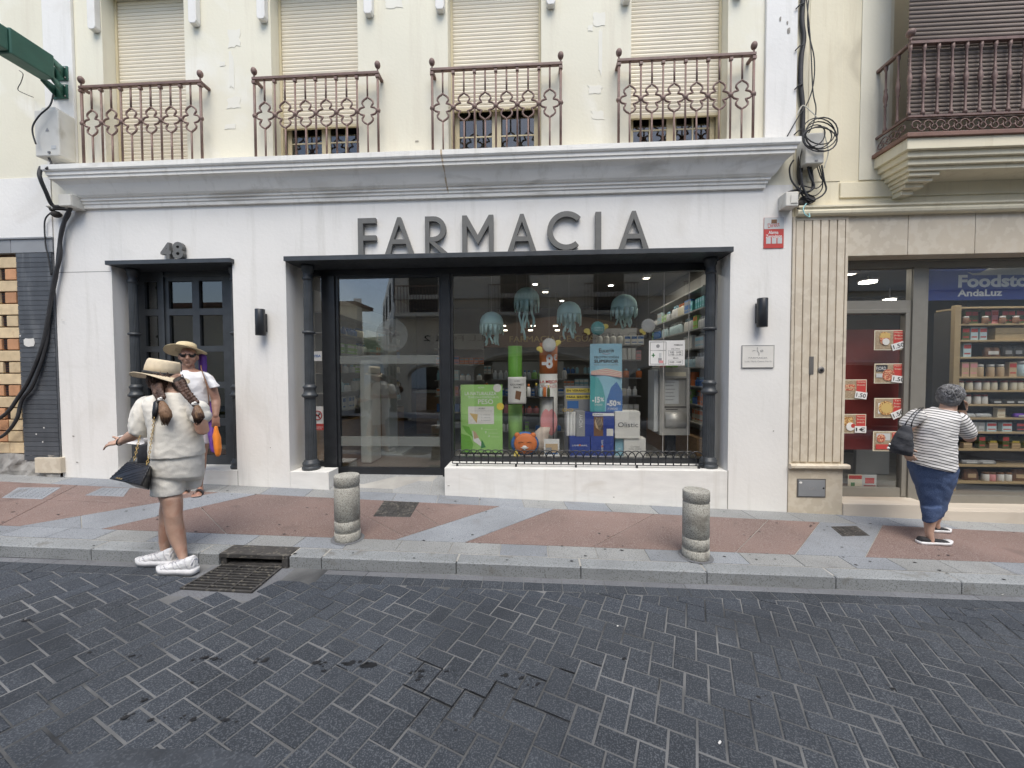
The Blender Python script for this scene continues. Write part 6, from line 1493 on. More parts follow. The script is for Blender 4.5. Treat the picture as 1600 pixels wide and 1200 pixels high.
lampbox('strip_lamp', 'added ceiling strip lamp brightening the food shop behind its door', 4.0, 5.6, 2.80, .6, .08, 5)  # extra strip added to brighten the shop inside the door
# fascia sign
YS = 4.99
x0, x1, z0, z1 = wb(1449, 419, 1700, 470, YS); z1 = 2.70; z0 = 2.335
T = thing('shop_fascia', 'deep blue sign reading Foodstore AndaLuz inside the shop window', 'sign', (x0, YS, z0)); MB().box(4.605, 7.5, YS, YS + .008, z0, z1).build('board', 'blue', T)
zs0, zs1 = wz(1540, 449, YS), wz(1540, 429, YS); text('lettering', 'Foodstore', (wx(1497, 440, YS), wx(1497, 440, YS) + .98, zs0, zs1), YS - .002, 'white', T, bold=.04)
zs0, zs1 = wz(1530, 463, YS), wz(1530, 452, YS); text('lettering', 'AndaLuz', (wx(1496, 457, YS), wx(1566, 457, YS), zs0, zs1), YS - .002, 'white', T, bold=.03)
m = MB(); a = wp(1512, 426, YS); m.prism_y([(wx(p, 420, YS), wz(p, q_, YS)) for p, q_ in ((1511, 425), (1520, 427), (1532, 426), (1545, 419), (1552, 413.5), (1640, 411), (1700, 430), (1640, 429), (1520, 430))], YS - .0015, YS - .0004); m.build('swoosh', 'lightgrey', T)
# posters on the door
def fposter(px, label, price, imgs, tilt=.0, words=()):
    Y = 4.926; x0, x1, z0, z1 = wb(*px, Y); x0 = max(x0, PX1 + .033); t = thing('food_poster', label, 'poster', ((x0 + x1) / 2, Y, z0), 'price posters on the food shop door'); q = (x0, x1, z0, z1)
    MB().box(x0, x1, Y, Y + .003, z0, z1).build('sheet', 'cream', t); rc_(t, q, (.03, .97, .04, .96), Y, 'table_photo'); rc_(t, q, (.62, .97, .30, .96), Y - .0015, 'red')
    for k_, (kind, mt, c) in enumerate(imgs):
        mt = {'orange': 'food_photo', 'brown': 'food_photo_red'}.get(mt, mt)
        if kind == 'o': disc(t, q, c, c[2], Y - .001 - .0035 * (k_ + 1) * .5, mt)
        else: rc_(t, q, c, Y - .001 - .0035 * (k_ + 1) * .5, mt)
    for i, w_ in enumerate(words): tx(t, w_, q, (.65, .94, .84 - i * .15, .92 - i * .15), Y - .004, 'cream')
    a = sub(*q, *( (.55, .99, .04, .38)))
    cx, cz_ = (a[0] + a[1]) / 2, (a[2] + a[3]) / 2; hw, hh = (a[1] - a[0]) / 2, (a[3] - a[2]) / 2
    pts = [(cx + u * hw * math.cos(tilt) - v * hh * math.sin(tilt), cz_ + u * hw * math.sin(tilt) + v * hh * math.cos(tilt)) for u, v in ((-1, -1), (1, -1), (1, 1), (-1, 1))]
    MB().prism_y(pts, Y - .0115, Y - .0095).build('price_tag', 'white', t); text('price', price, (cx - hw * .8, cx + hw * .8, cz_ - hh * .6, cz_ + hh * .6), Y - .013, 'black', t, bold=.01, rot=tilt)
fposter((1366, 516, 1414, 547), 'top poster with burger and fries, price 1.50', '1.50', [('o', 'orange', (.33, .66, .06)), ('o', 'brown', (.33, .50, .055)), ('r', 'gold', (.18, .5, .62, .85)), ('o', 'paper', (.36, .42, .04))], .3, ('Menú', 'Mix', 'Snack'))
fposter((1366, 568, 1414, 599), 'poster headed FJORD, second from the top, price 1.50', '1.50', [('r', 'ink', (.05, .42, .60, .93)), ('o', 'brown', (.45, .42, .07)), ('r', 'lightgrey', (.05, .25, .3, .5))], -.12, ('Fjord', 'Snack'))
fposter((1366, 622, 1413, 653), 'poster with lattice tart, third on the right, price 1.50', '1.50', [('r', 'paper', (.12, .45, .22, .75)), ('o', 'orange', (.38, .50, .085)), ('o', 'gold', (.38, .50, .06))], .45, ('Tarta', 'Fresca', 'Snack'))
fposter((1364, 674, 1412, 705), 'lowest right poster partly behind the black shoulder bag', '1.50', [('r', 'lightgrey', (.1, .55, .55, .9)), ('o', 'brown', (.25, .65, .05)), ('r', 'red', (.08, .6, .1, .35))], 0, ('Fresco',))
fposter((1312, 593, 1354, 624), 'upper left poster with sandwich, price 1.50', '1.50', [('r', 'brown', (.18, .55, .45, .75)), ('r', 'tan', (.2, .6, .55, .6))], -.15, ('Oriental', 'Kiosk'))
fposter((1312, 647, 1353, 677), 'lower left poster with orange dish, price 1 euro', '1€', [('r', 'orange', (.1, .5, .4, .85)), ('o', 'white', (.4, .35, .05)), ('o', 'red', (.5, .4, .025))], 0, ('Máximo', 'Fresco', 'snack'))
text('lettering', 'FJORD', (wx(1369, 580, 4.92), wx(1384, 580, 4.92), wz(1375, 580, 4.92), wz(1375, 573, 4.92)), 4.918, 'white', [o for o in bpy.data.objects if o.get('label', '').startswith('poster headed FJORD')][0])
x0, x1, z0, z1 = wb(1329, 743, 1374, 768, 4.95); T = thing('leaflet_stand', 'open leaflet with red and green panels low in the shop door', 'leaflet', ((x0 + x1) / 2, 4.99, z0)); q = (x0, x1, z0, z1)
MB().box(x0, (x0 + x1) / 2 - .002, 4.99, 4.996, z0, z1).build('page', 'cream', T); MB().box((x0 + x1) / 2, x1, 4.99, 4.996, z0, z1).build('page', 'lightgrey', T); rc_(T, q, (.03, .48, .72, .95), 4.99, 'red'); rc_(T, q, (.1, .24, .05, .5), 4.99, 'darkgreen'); rc_(T, q, (.6, .92, .45, .8), 4.99, 'red'); rc_(T, q, (.55, .97, .1, .35), 4.99, 'darkred')
MB().box(PX1 + .05, 4.35, 4.985, 5.3, .001, z0 - .001).build('display_ledge', 'interior_dark', C)
# product rack
RY = 5.16
ybs = [479, 505.5, 531, 557.5, 588.5, 610, 632, 653, 675, 702, 727, 753.5, 776]
zsh = [wz(1550, y, RY) for y in ybs]
rx0 = wx(1488, 600, RY)
T = thing('food_rack', 'wooden rack of jars and packets filling the food shop window', 'shelves', (6, 5.3, GF))
MB().box(rx0, rx0 + .07, RY - .01, RY + .04, GF + .001, zsh[0] + .02).build('side_post', 'shelf_wood', T, .003)
MB().box(rx0 + .05, rx0 + .0705, RY + .041, RY + .30, GF + .002, zsh[0] - .03).build('shade_sheet', 'interior_dark', T)  # dark sheet standing in for the shaded interior beside the post
for z in zsh: MB().box(rx0 + .071, 7.45, RY, RY + .30, z - .022, z).build('shelf', 'shelf_wood', T, .002)
MB().box(rx0 + .071, 7.45, RY + .301, RY + .32, GF + .01, zsh[0] - .023).build('back_panel', 'interior_dark', T)
MB().box(4.62, rx0 - .08, 5.9, 5.95, GF + .01, wz(1460, 555, 5.9)).build('grey_shutter', 'panel_grey', T)
LV = ['top', 'second', 'third', 'fourth', 'fifth', 'sixth', 'seventh', 'eighth', 'ninth', 'tenth', 'eleventh', 'lowest']
def on(k, px, kind, mat, cap, w_, h, desc, dy=.07):
    z = zsh[k + 1] + .0005; x = wx(px, ybs[k + 1] - 8, RY + dy)
    product(kind, mat, x, RY + dy, z, w_, min(h, zsh[k] - zsh[k + 1] - .035), .05, f'{desc} on the {LV[k]} shelf of the food rack', f'goods on the {LV[k]} shelf of the food rack', 'jar' if kind == 'jar' else 'bag' if kind == 'bag' else 'packet', cap)
for px in (1510, 1520, 1540, 1551, 1567, 1577, 1589, 1598, 1615, 1630): on(0, px, 'carton', 'olive' if px % 3 else 'pink', 'red', .075, .17, 'red-topped food packet')
for px in (1510, 1540, 1567, 1588): on(0, px - 1, 'jar', 'brown', 'paper', .06, .09, 'small dark jar with pale lid', .02)
for px in (1519, 1533, 1506): on(1, px, 'carton', 'cyanlight' if px > 1510 else 'olive', 'red', .085, .16, 'red and pale green packet')
for dz_ in (0, .075):
    x = wx(1568, 520, RY + .1); o = MB().box(x - .18, x + .18, RY + .02, RY + .16, zsh[2] + .001 + dz_, zsh[2] + .072 + dz_).build('food_box', 'shelf_wood'); top(o, ('lower' if dz_ == 0 else 'upper') + ' of two long tan boxes stacked on the second shelf of the food rack', 'box', 'long tan boxes on the food rack')
on(1, 1595, 'jar', 'lightgrey', 'white', .09, .14, 'large pale jar'); on(2, 1508, 'carton', 'cyanlight', 'red', .09, .17, 'red-topped pale green packet')
for px in (1545, 1552): on(2, px, 'bag', 'brown', 'paper', .11, .12, 'dark sausage packet')
for px in (1572, 1588, 1604): on(2, px, 'bag', 'interior_dark', 'grey', .12, .13, 'dark food bag')
for px in (1505, 1518): on(3, px, 'carton', 'tan', 'pink', .085, .18, 'pink-topped packet')
for px in (1530, 1547, 1562): on(3, px, 'jar', 'tan', 'paper', .075, .15, 'squat jar with pale label')
on(3, 1579, 'carton', 'tan', 'red', .085, .18, 'red-topped packet'); on(3, 1596, 'jar', 'cyanlight', 'lightgrey', .15, .19, 'large glass storage jar')
for px in (1500, 1514, 1527, 1540, 1552, 1568, 1582, 1592, 1600, 1612): on(4, px, 'jar', 'paper' if px % 2 else 'cream', 'darkred', .07, .12, 'white-labelled jar with dark lid')
for px in (1511, 1526, 1537): on(5, px, 'jar', 'paper', 'darkred', .07, .12, 'white-labelled jar with dark lid')
for px in (1555, 1575, 1592): on(5, px, 'bag', 'interior_dark', 'lightgrey', .13, .06, 'flat dark packet')
for px in (1510, 1535, 1595): on(6, px, 'bag', 'purple' if px > 1590 else 'lightgrey', 'lightgrey', .17, .05, 'flat shiny packet')
on(6, 1561, 'carton', 'cream', 'tan', .09, .12, 'cream carton with small picture')
for px in (1519, 1530): on(7, px, 'carton', 'lightgrey', 'grey', .07, .11, 'small pale carton')
for px in (1546, 1570, 1592, 1610): on(7, px, 'carton', 'cyanlight' if px % 4 else 'ink', 'red', .11, .11, 'dark and pale green packet')
for px in (1509, 1549, 1584): on(8, px, 'carton', 'shelf_wood', 'tan', .10, .07, 'low tan box')
for px in (1531, 1568): on(8, px, 'carton', 'olive', 'red', .075, .16, 'red-topped olive packet')
for px in (1547, 1582, 1600): on(8, px + 1, 'bag', 'olive', 'yellow', .13, .15, 'dark bag with yellow top', .12)
for px in (1515, 1540): on(9, px, 'bag', 'grey', 'lightgrey', .20, .05, 'flat grey packet')
for px in (1539, 1549, 1562, 1574): on(10, px, 'jar', 'paper' if px != 1549 else 'pink', 'brown', .075, .11, 'white-labelled jar')
for px in (1515, 1590): on(10, px, 'bag', 'brown', 'tan', .16, .14, 'brown bag', .1)
for px in (1510, 1555): on(11, px, 'bag', 'interior_dark', 'grey', .2, .05, 'flat dark packet')
# ------------------------------------------------------------------ PEOPLE
pm('skin', (.50, .32, .24), .5, .10, 14., .10, 150, stain=(.44, .24, .17), stscale=9, stth=.58); pm('skin_tan', (.37, .215, .155), .5, .10, 14., .1, 150, stain=(.30, .15, .11), stscale=12, stth=.58)
pm('linen', (.81, .78, .715), .95, .03, 20., .2, 150); pm('tshirt', (.78, .78, .80), .85, .03, 5., .12, 200); pm('shorts_pale', (.62, .58, .60), .85, .04, 5., .1, 200)
pm('denim', (.045, .075, .16), .9, .22, 9., .3, 240, speck=(.09, .13, .24), spscale=200, spth=.55)
pm('hair_brown', (.085, .045, .03), .5, .35, 30., .6, 160, stretch=(1, 1, .25)); pm('hair_light', (.22, .13, .075), .55, .3, 30., .6, 160, stretch=(1, 1, .25)); pm('hair_dark', (.018, .012, .01), .5, .3, 30., .5, 160); pm('hair_grey', (.15, .15, .155), .6, .55, 28., .8, 120)
pm('hair_silver', (.25, .25, .26), .5, .3, 30.); pm('straw', (.73, .62, .45), .8, .08, 30., .5, 220); pm('straw_yellow', (.68, .57, .36), .8, .08, 30., .5, 220)
pm('bag_black', (.014, .014, .017), .38, .2, 20., .12, 120); pm('bag_matt', (.035, .037, .045), .8, .3, 12., .5, 50); pm('shoe_white', (.74, .74, .75), .5, .08, 30.); pm('shoe_grey', (.56, .56, .60), .6, .1, 30.); pm('canvas_black', (.02, .02, .023), .8, .1, 40.)
pm('orange_bag', (.75, .22, .02), .6, .1, 10.); pm('purple_bag', (.11, .035, .26), .6, .1, 10.)
# striped jersey: dark lines about 2.4 cm apart, tilted across the back
def striped(name, nrm, per, ph=0., wav=.006):
    m = bpy.data.materials.new(name); m.use_nodes = True; nt = m.node_tree; L = nt.links.new; b = nt.nodes['Principled BSDF']; b.inputs['Roughness'].default_value = .85
    g = N(nt, 'ShaderNodeNewGeometry'); dp = N(nt, 'ShaderNodeVectorMath', operation='DOT_PRODUCT'); dp.inputs[1].default_value = nrm; L(g.outputs['Position'], dp.inputs[0])
    nz = N(nt, 'ShaderNodeTexNoise'); nz.inputs['Scale'].default_value = 5; nz.inputs['Detail'].default_value = 1; L(g.outputs['Position'], nz.inputs['Vector'])
    a = N(nt, 'ShaderNodeMath', operation='MULTIPLY_ADD'); a.inputs[1].default_value = wav * 5; L(nz.outputs['Fac'], a.inputs[0]); L(dp.outputs['Value'], a.inputs[2])
    d = N(nt, 'ShaderNodeMath', operation='DIVIDE'); d.inputs[1].default_value = per; L(a.outputs[0], d.inputs[0])
    fr = N(nt, 'ShaderNodeMath', operation='FRACT'); L(d.outputs[0], fr.inputs[0]); lt = N(nt, 'ShaderNodeMath', operation='LESS_THAN'); lt.inputs[1].default_value = .27; L(fr.outputs[0], lt.inputs[0])
    mx = N(nt, 'ShaderNodeMix', data_type='RGBA'); mx.inputs[6].default_value = (.72, .71, .70, 1); mx.inputs[7].default_value = (.025, .025, .032, 1); L(lt.outputs[0], mx.inputs[0]); L(mx.outputs[2], b.inputs['Base Color'])
    MATS[name] = m
striped('stripes_body', (.235, 0, .972), .0262); striped('stripes_sleeve', (-.50, 0, .866), .0262, wav=.002)
def ringpx(xL, yL, xR, yR, Y, ry, n=24, sq=2.0):
    """horizontal body section: width square to the line of sight, depth along it"""
    c = (wp(xL, yL, Y) + wp(xR, yR, Y)) / 2; d = Vector((c.x, c.y, 0)).normalized(); out = []
    def hit(px, py):
        s_ = sight(px, py); t = c.dot(d) / s_.dot(d); return Vector((s_.x * t, s_.y * t, CAMZ + s_.z * t))
    A_, B_ = hit(xL, yL), hit(xR, yR); c = (A_ + B_) / 2; h = (B_ - A_) / 2
    for i in range(n):
        t = 2 * PI * i / n; ct_, st_ = math.cos(t), math.sin(t); e = 2 / sq
        out.append(c + h * (abs(ct_) ** e) * (1 if ct_ >= 0 else -1) + d * ry * (abs(st_) ** e) * (1 if st_ >= 0 else -1))
    return out
class Body(MB):
    def rows(s, rws, n=24, sq=2.0): s.loft([ringpx(*r, n=n, sq=sq) for r in rws]); return s
    def limb(s, pts, n=12):
        """tapered chain with rounded ends: [(Vector, r)...]"""
        P = [Vector(p) for p, r in pts]; r = [q for p, q in pts]
        d0 = (P[0] - P[1]).normalized(); d1 = (P[-1] - P[-2]).normalized()
        PP = [P[0] + d0 * r[0] * .9, P[0] + d0 * r[0] * .6] + P + [P[-1] + d1 * r[-1] * .6, P[-1] + d1 * r[-1] * .9]; RR = [r[0] * .4, r[0] * .8] + r + [r[-1] * .8, r[-1] * .4]
        s.tube(PP, RR, n); return s
    def ell(s, c, r, R=None, n=16, m=10):
        b = len(s.v); s.ball((0, 0, 0), r, n, m)
        for i in range(b, len(s.v)):
            v = Vector(s.v[i]); v = R @ v if R else v; s.v[i] = tuple(v + Vector(c))
        return s
    def skin(s, name, mat, parent, voxel=.008, smooth=4, wr=0., ws=9., wdir=(1, 1, 1), keep=None, hold=None, label=None):
        me = bpy.data.meshes.new('tmp'); me.from_pydata(s.v, [], s.f); ob = bpy.data.objects.new('tmp', me); COL.objects.link(ob)
        bm = bmesh.new(); bm.from_mesh(me); bmesh.ops.recalc_face_normals(bm, faces=bm.faces); bm.to_mesh(me); bm.free()
        r = ob.modifiers.new('r', 'REMESH'); r.mode = 'VOXEL'; r.voxel_size = voxel
        if smooth: q = ob.modifiers.new('s', 'SMOOTH'); q.iterations = smooth; q.factor = .5
        dg = bpy.context.evaluated_depsgraph_get(); dg.update(); m2 = bpy.data.meshes.new_from_object(ob.evaluated_get(dg)); bpy.data.objects.remove(ob)
        off = wloc(parent)
        nr = [v.normal.copy() for v in m2.vertices]
        for v, n_ in zip(m2.vertices, nr):
            if wr:
                p = Vector((v.co.x * wdir[0], v.co.y * wdir[1], v.co.z * wdir[2])) * ws
                d = 1 - abs(noise.noise(p)) * 2.0; d2 = noise.noise(p * 2.3 + Vector((7, 3, 1)))
                v.co += n_ * wr * (d * .8 + d2 * .6 - .4)
            v.co -= off
        m2.materials.clear(); m2.materials.append(M[mat]); m2.name = name
        for p in m2.polygons: p.use_smooth = True
        o = bpy.data.objects.new(name, m2); COL.objects.link(o); o.parent = parent
        if label: o['label'] = label
        return o
def head(b, c, yaw, s=1., pitch=0.):
    R = Matrix.Rotation(yaw, 3, 'Z') @ Matrix.Rotation(pitch, 3, 'X'); c = Vector(c)
    L = lambda x, y, z: c + R @ Vector((x * s, y * s, z * s))
    b.ell(c, (.076 * s, .094 * s, .105 * s), R); b.ell(L(0, -.022, -.055), (.056 * s, .068 * s, .062 * s), R); b.ell(L(0, -.072, -.093), (.022 * s, .018 * s, .02 * s), R)
    b.limb([(L(0, -.088, .018), .009 * s), (L(0, -.108, -.020), .014 * s)]); b.ell(L(0, -.100, -.026), (.019 * s, .014 * s, .012 * s), R)
    b.ell(L(0, -.084, -.052), (.026 * s, .012 * s, .008 * s), R); b.ell(L(0, -.082, -.064), (.022 * s, .012 * s, .008 * s), R)
    for q in (-1, 1): b.ell(L(q * .078, .005, -.012), (.012 * s, .020 * s, .032 * s), R); b.ell(L(q * .032, -.080, .028), (.024 * s, .016 * s, .010 * s), R); b.ell(L(q * .042, -.062, -.028), (.026 * s, .024 * s, .026 * s), R)
    return L, R
def hand(b, wrist, palm_dir, side, normal, s=1., curl=(.3, .3, .35, .4), thumb=None, spread=.10):
    """palm and five fingers; side points to the thumb, fingers curl toward normal"""
    d = Vector(palm_dir).normalized(); n_ = Vector(normal); n_ = (n_ - d * n_.dot(d)).normalized(); t = Vector(side); t = (t - d * t.dot(d) - n_ * t.dot(n_)).normalized()
    w_ = Vector(wrist); R = Matrix((t, n_, d)).transposed()
    b.ell(w_ + d * .045 * s, (.040 * s, .017 * s, .052 * s), R); b.ell(w_ + d * .065 * s, (.040 * s, .014 * s, .035 * s), R)
    for i, (o, l) in enumerate(((.030, .072), (.010, .080), (-.011, .075), (-.030, .060))):
        p = w_ + d * .085 * s + t * o * s; dd = (d + t * (o * spread * 30)).normalized(); c = curl[i]; pts = [(w_ + d * .055 * s + t * o * .9 * s, .0095 * s), (p, .0095 * s)]
        for k in range(3):
            dd = (dd * math.cos(c) + n_ * math.sin(c)).normalized(); p = p + dd * l * s * (.42, .32, .26)[k]; pts.append((p, (.0088, .008, .0072)[k] * s))
        b.limb(pts, 8)
    th = Vector(thumb) if thumb else (t * .8 + d * .5 + n_ * .35)
    th.normalize(); p0 = w_ + d * .02 * s + t * .022 * s; b.limb([(p0, .013 * s), (p0 + th * .038 * s, .012 * s), (p0 + (th + d * .25).normalized() * .072 * s, .0095 * s)], 8)
def hat(T, c, r, rc, h, mat, band, tilt, droop=.02, name='hat', topdent=.0, yaw=0.):
    R = Matrix.Rotation(tilt[0], 3, 'X') @ Matrix.Rotation(tilt[1], 3, 'Y') ; c = Vector(c); n = 32
    def rg(rr, z, dr=0.): return [c + R @ Vector((rr * math.cos(a), rr * 1.04 * math.sin(a), z - dr * math.cos(a) ** 2)) for a in [2 * PI * i / n for i in range(n)]]
    m = MB(); m.loft([rg(rc, 0), rg(rc * 1.03, .004), rg((rc + r) / 2, .000, droop * .3), rg(r, .006, droop), rg(r + .002, .001, droop), rg((rc + r) / 2, -.004, droop * .3), rg(rc * .98, -.004)], cap=False); o = m.build('brim', mat, T)
    m = MB(); m.loft([rg(rc * 1.0, 0), rg(rc * .99, h * .5), rg(rc * .93, h * .86), rg(rc * .84, h * .97), rg(rc * .6, h * (1 - topdent)), rg(rc * .2, h * (1 - topdent * 1.4)), rg(.002, h * (1 - topdent * 1.4))], cap=True); m.build('crown', mat, T)
    m = MB(); m.loft([rg(rc * 1.03, .004), rg(rc * 1.035, .004), rg(rc * 1.03, .026), rg(rc * 1.0, .026)], cap=False); m.build('hat_band', band, T)
def locks(T, L, Rm, rad3, cen, n, length, mat, seed, spread=1.2, r0=.0045, name='hair_lock', zmin=-.8):
    rl = random.Random(seed); m = MB()
    for i in range(n):
        th_, ph = rl.uniform(0, 2 * PI), rl.uniform(.15, 2.1); P = []; k = 7; dph = length / k; dth = rl.uniform(-spread, spread) / k
        for j in range(k):
            a, b = th_ + dth * j, ph + dph * j * rl.uniform(.8, 1.1); lift = 1.0 + .05 * math.sin(j * 1.2 + i) + rl.uniform(0, .05)
            x_, y_, z_ = rad3[0] * math.sin(b) * math.cos(a) * lift, rad3[1] * math.sin(b) * math.sin(a) * lift, rad3[2] * math.cos(b) * lift
            if z_ < zmin * rad3[2]: break
            if y_ < -rad3[1] * .45 and z_ < .45 * rad3[2]: break        # leave the face free
            P.append(L(cen[0] + x_, cen[1] + y_, cen[2] + z_))
        if len(P) > 2: m.tube(P, [r0 * (1 - .5 * j / len(P)) for j in range(len(P))], 4)
    m.build(name, mat, T, kind='stuff')
# ---------------- the woman in linen seen from behind
YW = 2.93
g = gr(278, 897); T = thing('person', 'woman from behind in cream puff-sleeve top and shorts, straw hat, two braids, arm held out', 'person', (g.x, 2.90, rz(g.x, 2.9)))
W1 = T
b = Body()
# legs
b.rows([(246, 750, 278, 750, 2.95, .075), (248, 764, 282, 764, 2.94, .082), (246, 777, 286.5, 776, 2.93, .092), (252, 792, 286.5, 790, 2.93, .085), (255, 805, 285.5, 803, 2.92, .078), (256.5, 818, 287.5, 816, 2.925, .075), (259, 833, 290.5, 832, 2.93, .078), (265, 848, 292, 848, 2.925, .065), (273, 862, 293, 862, 2.915, .05), (279, 874, 294, 874, 2.905, .040), (280.5, 888, 297, 888, 2.90, .042)])
b.rows([(258, 745, 288, 745, 3.06, .07), (252, 770, 286, 770, 3.06, .078), (248, 800, 275, 800, 3.05, .07), (247.5, 818, 273, 818, 3.04, .068), (247, 832, 272, 832, 3.035, .066), (247.5, 848, 267, 848, 3.03, .05), (250, 860, 264, 860, 3.02, .036), (251, 872, 266, 872, 3.01, .038)])
# trunk, neck, head
b.rows([(250, 742, 306, 740, 3.0, .11), (240, 732, 312, 730, 2.98, .12), (242, 700, 312, 698, 2.96, .12), (238, 660, 308, 660, 2.94, .12), (234, 632, 306, 634, 2.94, .10), (246, 619, 298, 622, 2.94, .07), (262, 612, 284, 612, 2.95, .05)])
b.limb([(wp(274, 620, 2.95), .055), (wp(268, 602, 2.96), .052)]); Lh, Rh = head(b, wp(261, 595, 2.97), rad(150), 1.0, rad(-12))
# left arm reaching out
sh, el, wr = wp(230, 630, 2.92), wp(215, 676, 2.88), wp(189, 690, 2.86)
b.limb([(sh, .055), (sh.lerp(el, .5), .050), (el, .046), (el.lerp(wr, .4), .043), (el.lerp(wr, .8), .030), (wr, .026)])
hand(b, wr, (-.92, .0, -.16), (-.25, -.2, .9), (-.35, .3, -.8), .95, (.05, .12, .20, .30), thumb=(-.9, -.1, .62), spread=.16)
# right arm bent forward
sh, el, wr = wp(306, 636, 2.93), wp(317, 672, 2.93), wp(306, 664, 3.14)
b.limb([(sh, .052), (sh.lerp(el, .5), .048), (el, .044), (el.lerp(wr, .5), .038), (wr, .027)]); hand(b, wr, (-.2, 1, .1), (-.6, 0, .8), (-.8, 0, -.4), .95)
b.skin('body', 'skin', T, .0065, 3)
# top
b = Body(); b.rows([(231, 716, 321, 707, 2.965, .158), (230, 708, 321, 700, 2.96, .156), (231, 690, 319, 688, 2.955, .15), (229, 670, 316, 670, 2.945, .15), (224, 648, 314, 650, 2.94, .14), (220, 632, 313, 636, 2.94, .125), (227, 621, 309, 626, 2.94, .095), (243, 615.5, 299, 618, 2.945, .072), (258, 613, 288, 613.5, 2.95, .058)], 32, 2.3)
b.skin('top', 'linen', T, .007, 3, .0034, 11., (1.1, 1, 1.4))
b = Body(); R_ = Matrix.Rotation(rad(12), 3, 'Y'); b.rows([(222, 620, 240, 618, 2.92, .05), (212, 627, 241, 630, 2.915, .085), (205, 640, 241, 645, 2.91, .10), (201, 653, 239, 660, 2.905, .105), (198.5, 666, 236, 672, 2.90, .10), (201, 676, 232, 682, 2.895, .085), (208, 680, 227, 684, 2.89, .06)], 24, 2.2)
b.skin('puff_sleeve', 'linen', T, .007, 3, .0065, 11., (1.6, 1, .7))
b = Body(); b.ell(wp(309, 641, 2.95), (.070, .085, .082)); b.ell(wp(314, 651, 2.95), (.062, .08, .065)); b.skin('puff_sleeve', 'linen', T, .007, 3, .007, 9., (1.6, 1, .7))
# shorts
b = Body(); b.rows([(235, 706, 319, 700, 2.97, .145), (234, 722, 320, 720, 2.98, .16), (233.5, 742, 320, 740, 2.99, .162), (236, 748, 318, 746, 3.0, .14)], 32, 2.3)
b.rows([(234, 735, 290, 735, 2.95, .13), (234, 757, 289, 755, 2.94, .128), (234, 774.5, 288.5, 768, 2.935, .122)], 28, 2.2)
b.rows([(276, 735, 319.5, 733, 3.07, .11), (282, 748, 318, 746, 3.09, .11), (285, 763, 315, 758, 3.10, .105)], 28, 2.2)
b.skin('shorts', 'linen', T, .007, 3, .0038, 10., (1.1, 1, 1.2))
# hair and braids
b = Body(); b.ell(Lh(0, .030, .012), (.084, .084, .10), Rh); b.ell(Lh(0, .055, -.05), (.066, .05, .06), Rh); b.ell(wp(249, 600, 2.93), (.055, .05, .05)); b.ell(wp(281, 600, 2.95), (.045, .05, .06)); b.skin('hair', 'hair_dark', T, .007, 2, .004, 30., (1, 1, .4))
locks(T, Lh, Rh, (.082, .086, .10), (0, .030, .010), 160, 1.1, 'hair_brown', 5, .6, .005, zmin=-1.)
def braid(pts, r0, r1, tail):
    P = [wp(*p) for p in pts]; b = Body(); n = 9
    for i in range(n):
        t = i / (n - 1) * (len(P) - 1); k = min(int(t), len(P) - 2); c = P[k].lerp(P[k + 1], t - k); r = r0 + (r1 - r0) * i / (n - 1)
        for s in (-1, 1): b.ell(c + Vector((s * r * .42, 0, (.3 if s > 0 else -.2) * r)), (r * .66, r * .75, r * 1.1), Matrix.Rotation(s * .75, 3, 'Y'), 8, 6)
    b.skin('braid', 'hair_brown', T, .0045, 3, .004, 60.)
    c = P[-1]; m = MB(); m.ball(c, (.026, .024, .016), 10, 6); m.ball(c + Vector((.012, -.012, .010)), (.014, .012, .010), 8, 5); m.build('hair_tie', 'white', T)
    q = [wp(*p) for p in tail]; b = Body(); b.limb([(q[0], .020), (q[1], .036), (q[2], .034), (q[3], .012)]); b.skin('braid_tail', 'hair_light', T, .006, 1, .004, 50, (1.5, 1.5, .2))
    rl = random.Random(int(tail[0][0])); m = MB()
    for i in range(46):
        a = rl.uniform(0, 2 * PI); P2 = []
        for j, (rr_, c2) in enumerate(((.018, q[0]), (.036, q[1]), (.034, q[2]), (rl.uniform(.005, .022), q[3] + Vector((0, 0, rl.uniform(-.03, .01)))))): P2.append(c2 + Vector((math.cos(a) * rr_, math.sin(a) * rr_, rl.uniform(-.004, .004))))
        m.tube(P2, .0028, 3)
    m.build('tail_strands', 'hair_light' if tail[0][0] < 300 else 'hair_brown', T, kind='stuff')
braid([(245, 604, 2.87), (247, 614, 2.81), (252, 624, 2.79)], .034, .026, [(254, 630, 2.785), (258, 643, 2.775), (260, 651, 2.775), (258, 659, 2.78)])
braid([(281, 600, 2.88), (287, 610, 2.84), (296, 621, 2.82), (305, 631, 2.81)], .030, .024, [(308, 636, 2.81), (309, 646, 2.80), (311, 652, 2.80), (308, 658, 2.80)])
hat(T, wp(252, 587, 2.97), .180, .110, .130, 'straw', 'black', (rad(-7), rad(8)), .045, topdent=.12)
# wristband
P = [wp(188, 690, 2.86) + Vector((.012 * math.cos(a) * .5, .029 * math.sin(a), .029 * math.cos(a))) for a in [i * PI / 8 for i in range(16)]]; MB().tube(P, .004, 4, True).build('wristband', 'ink', T)
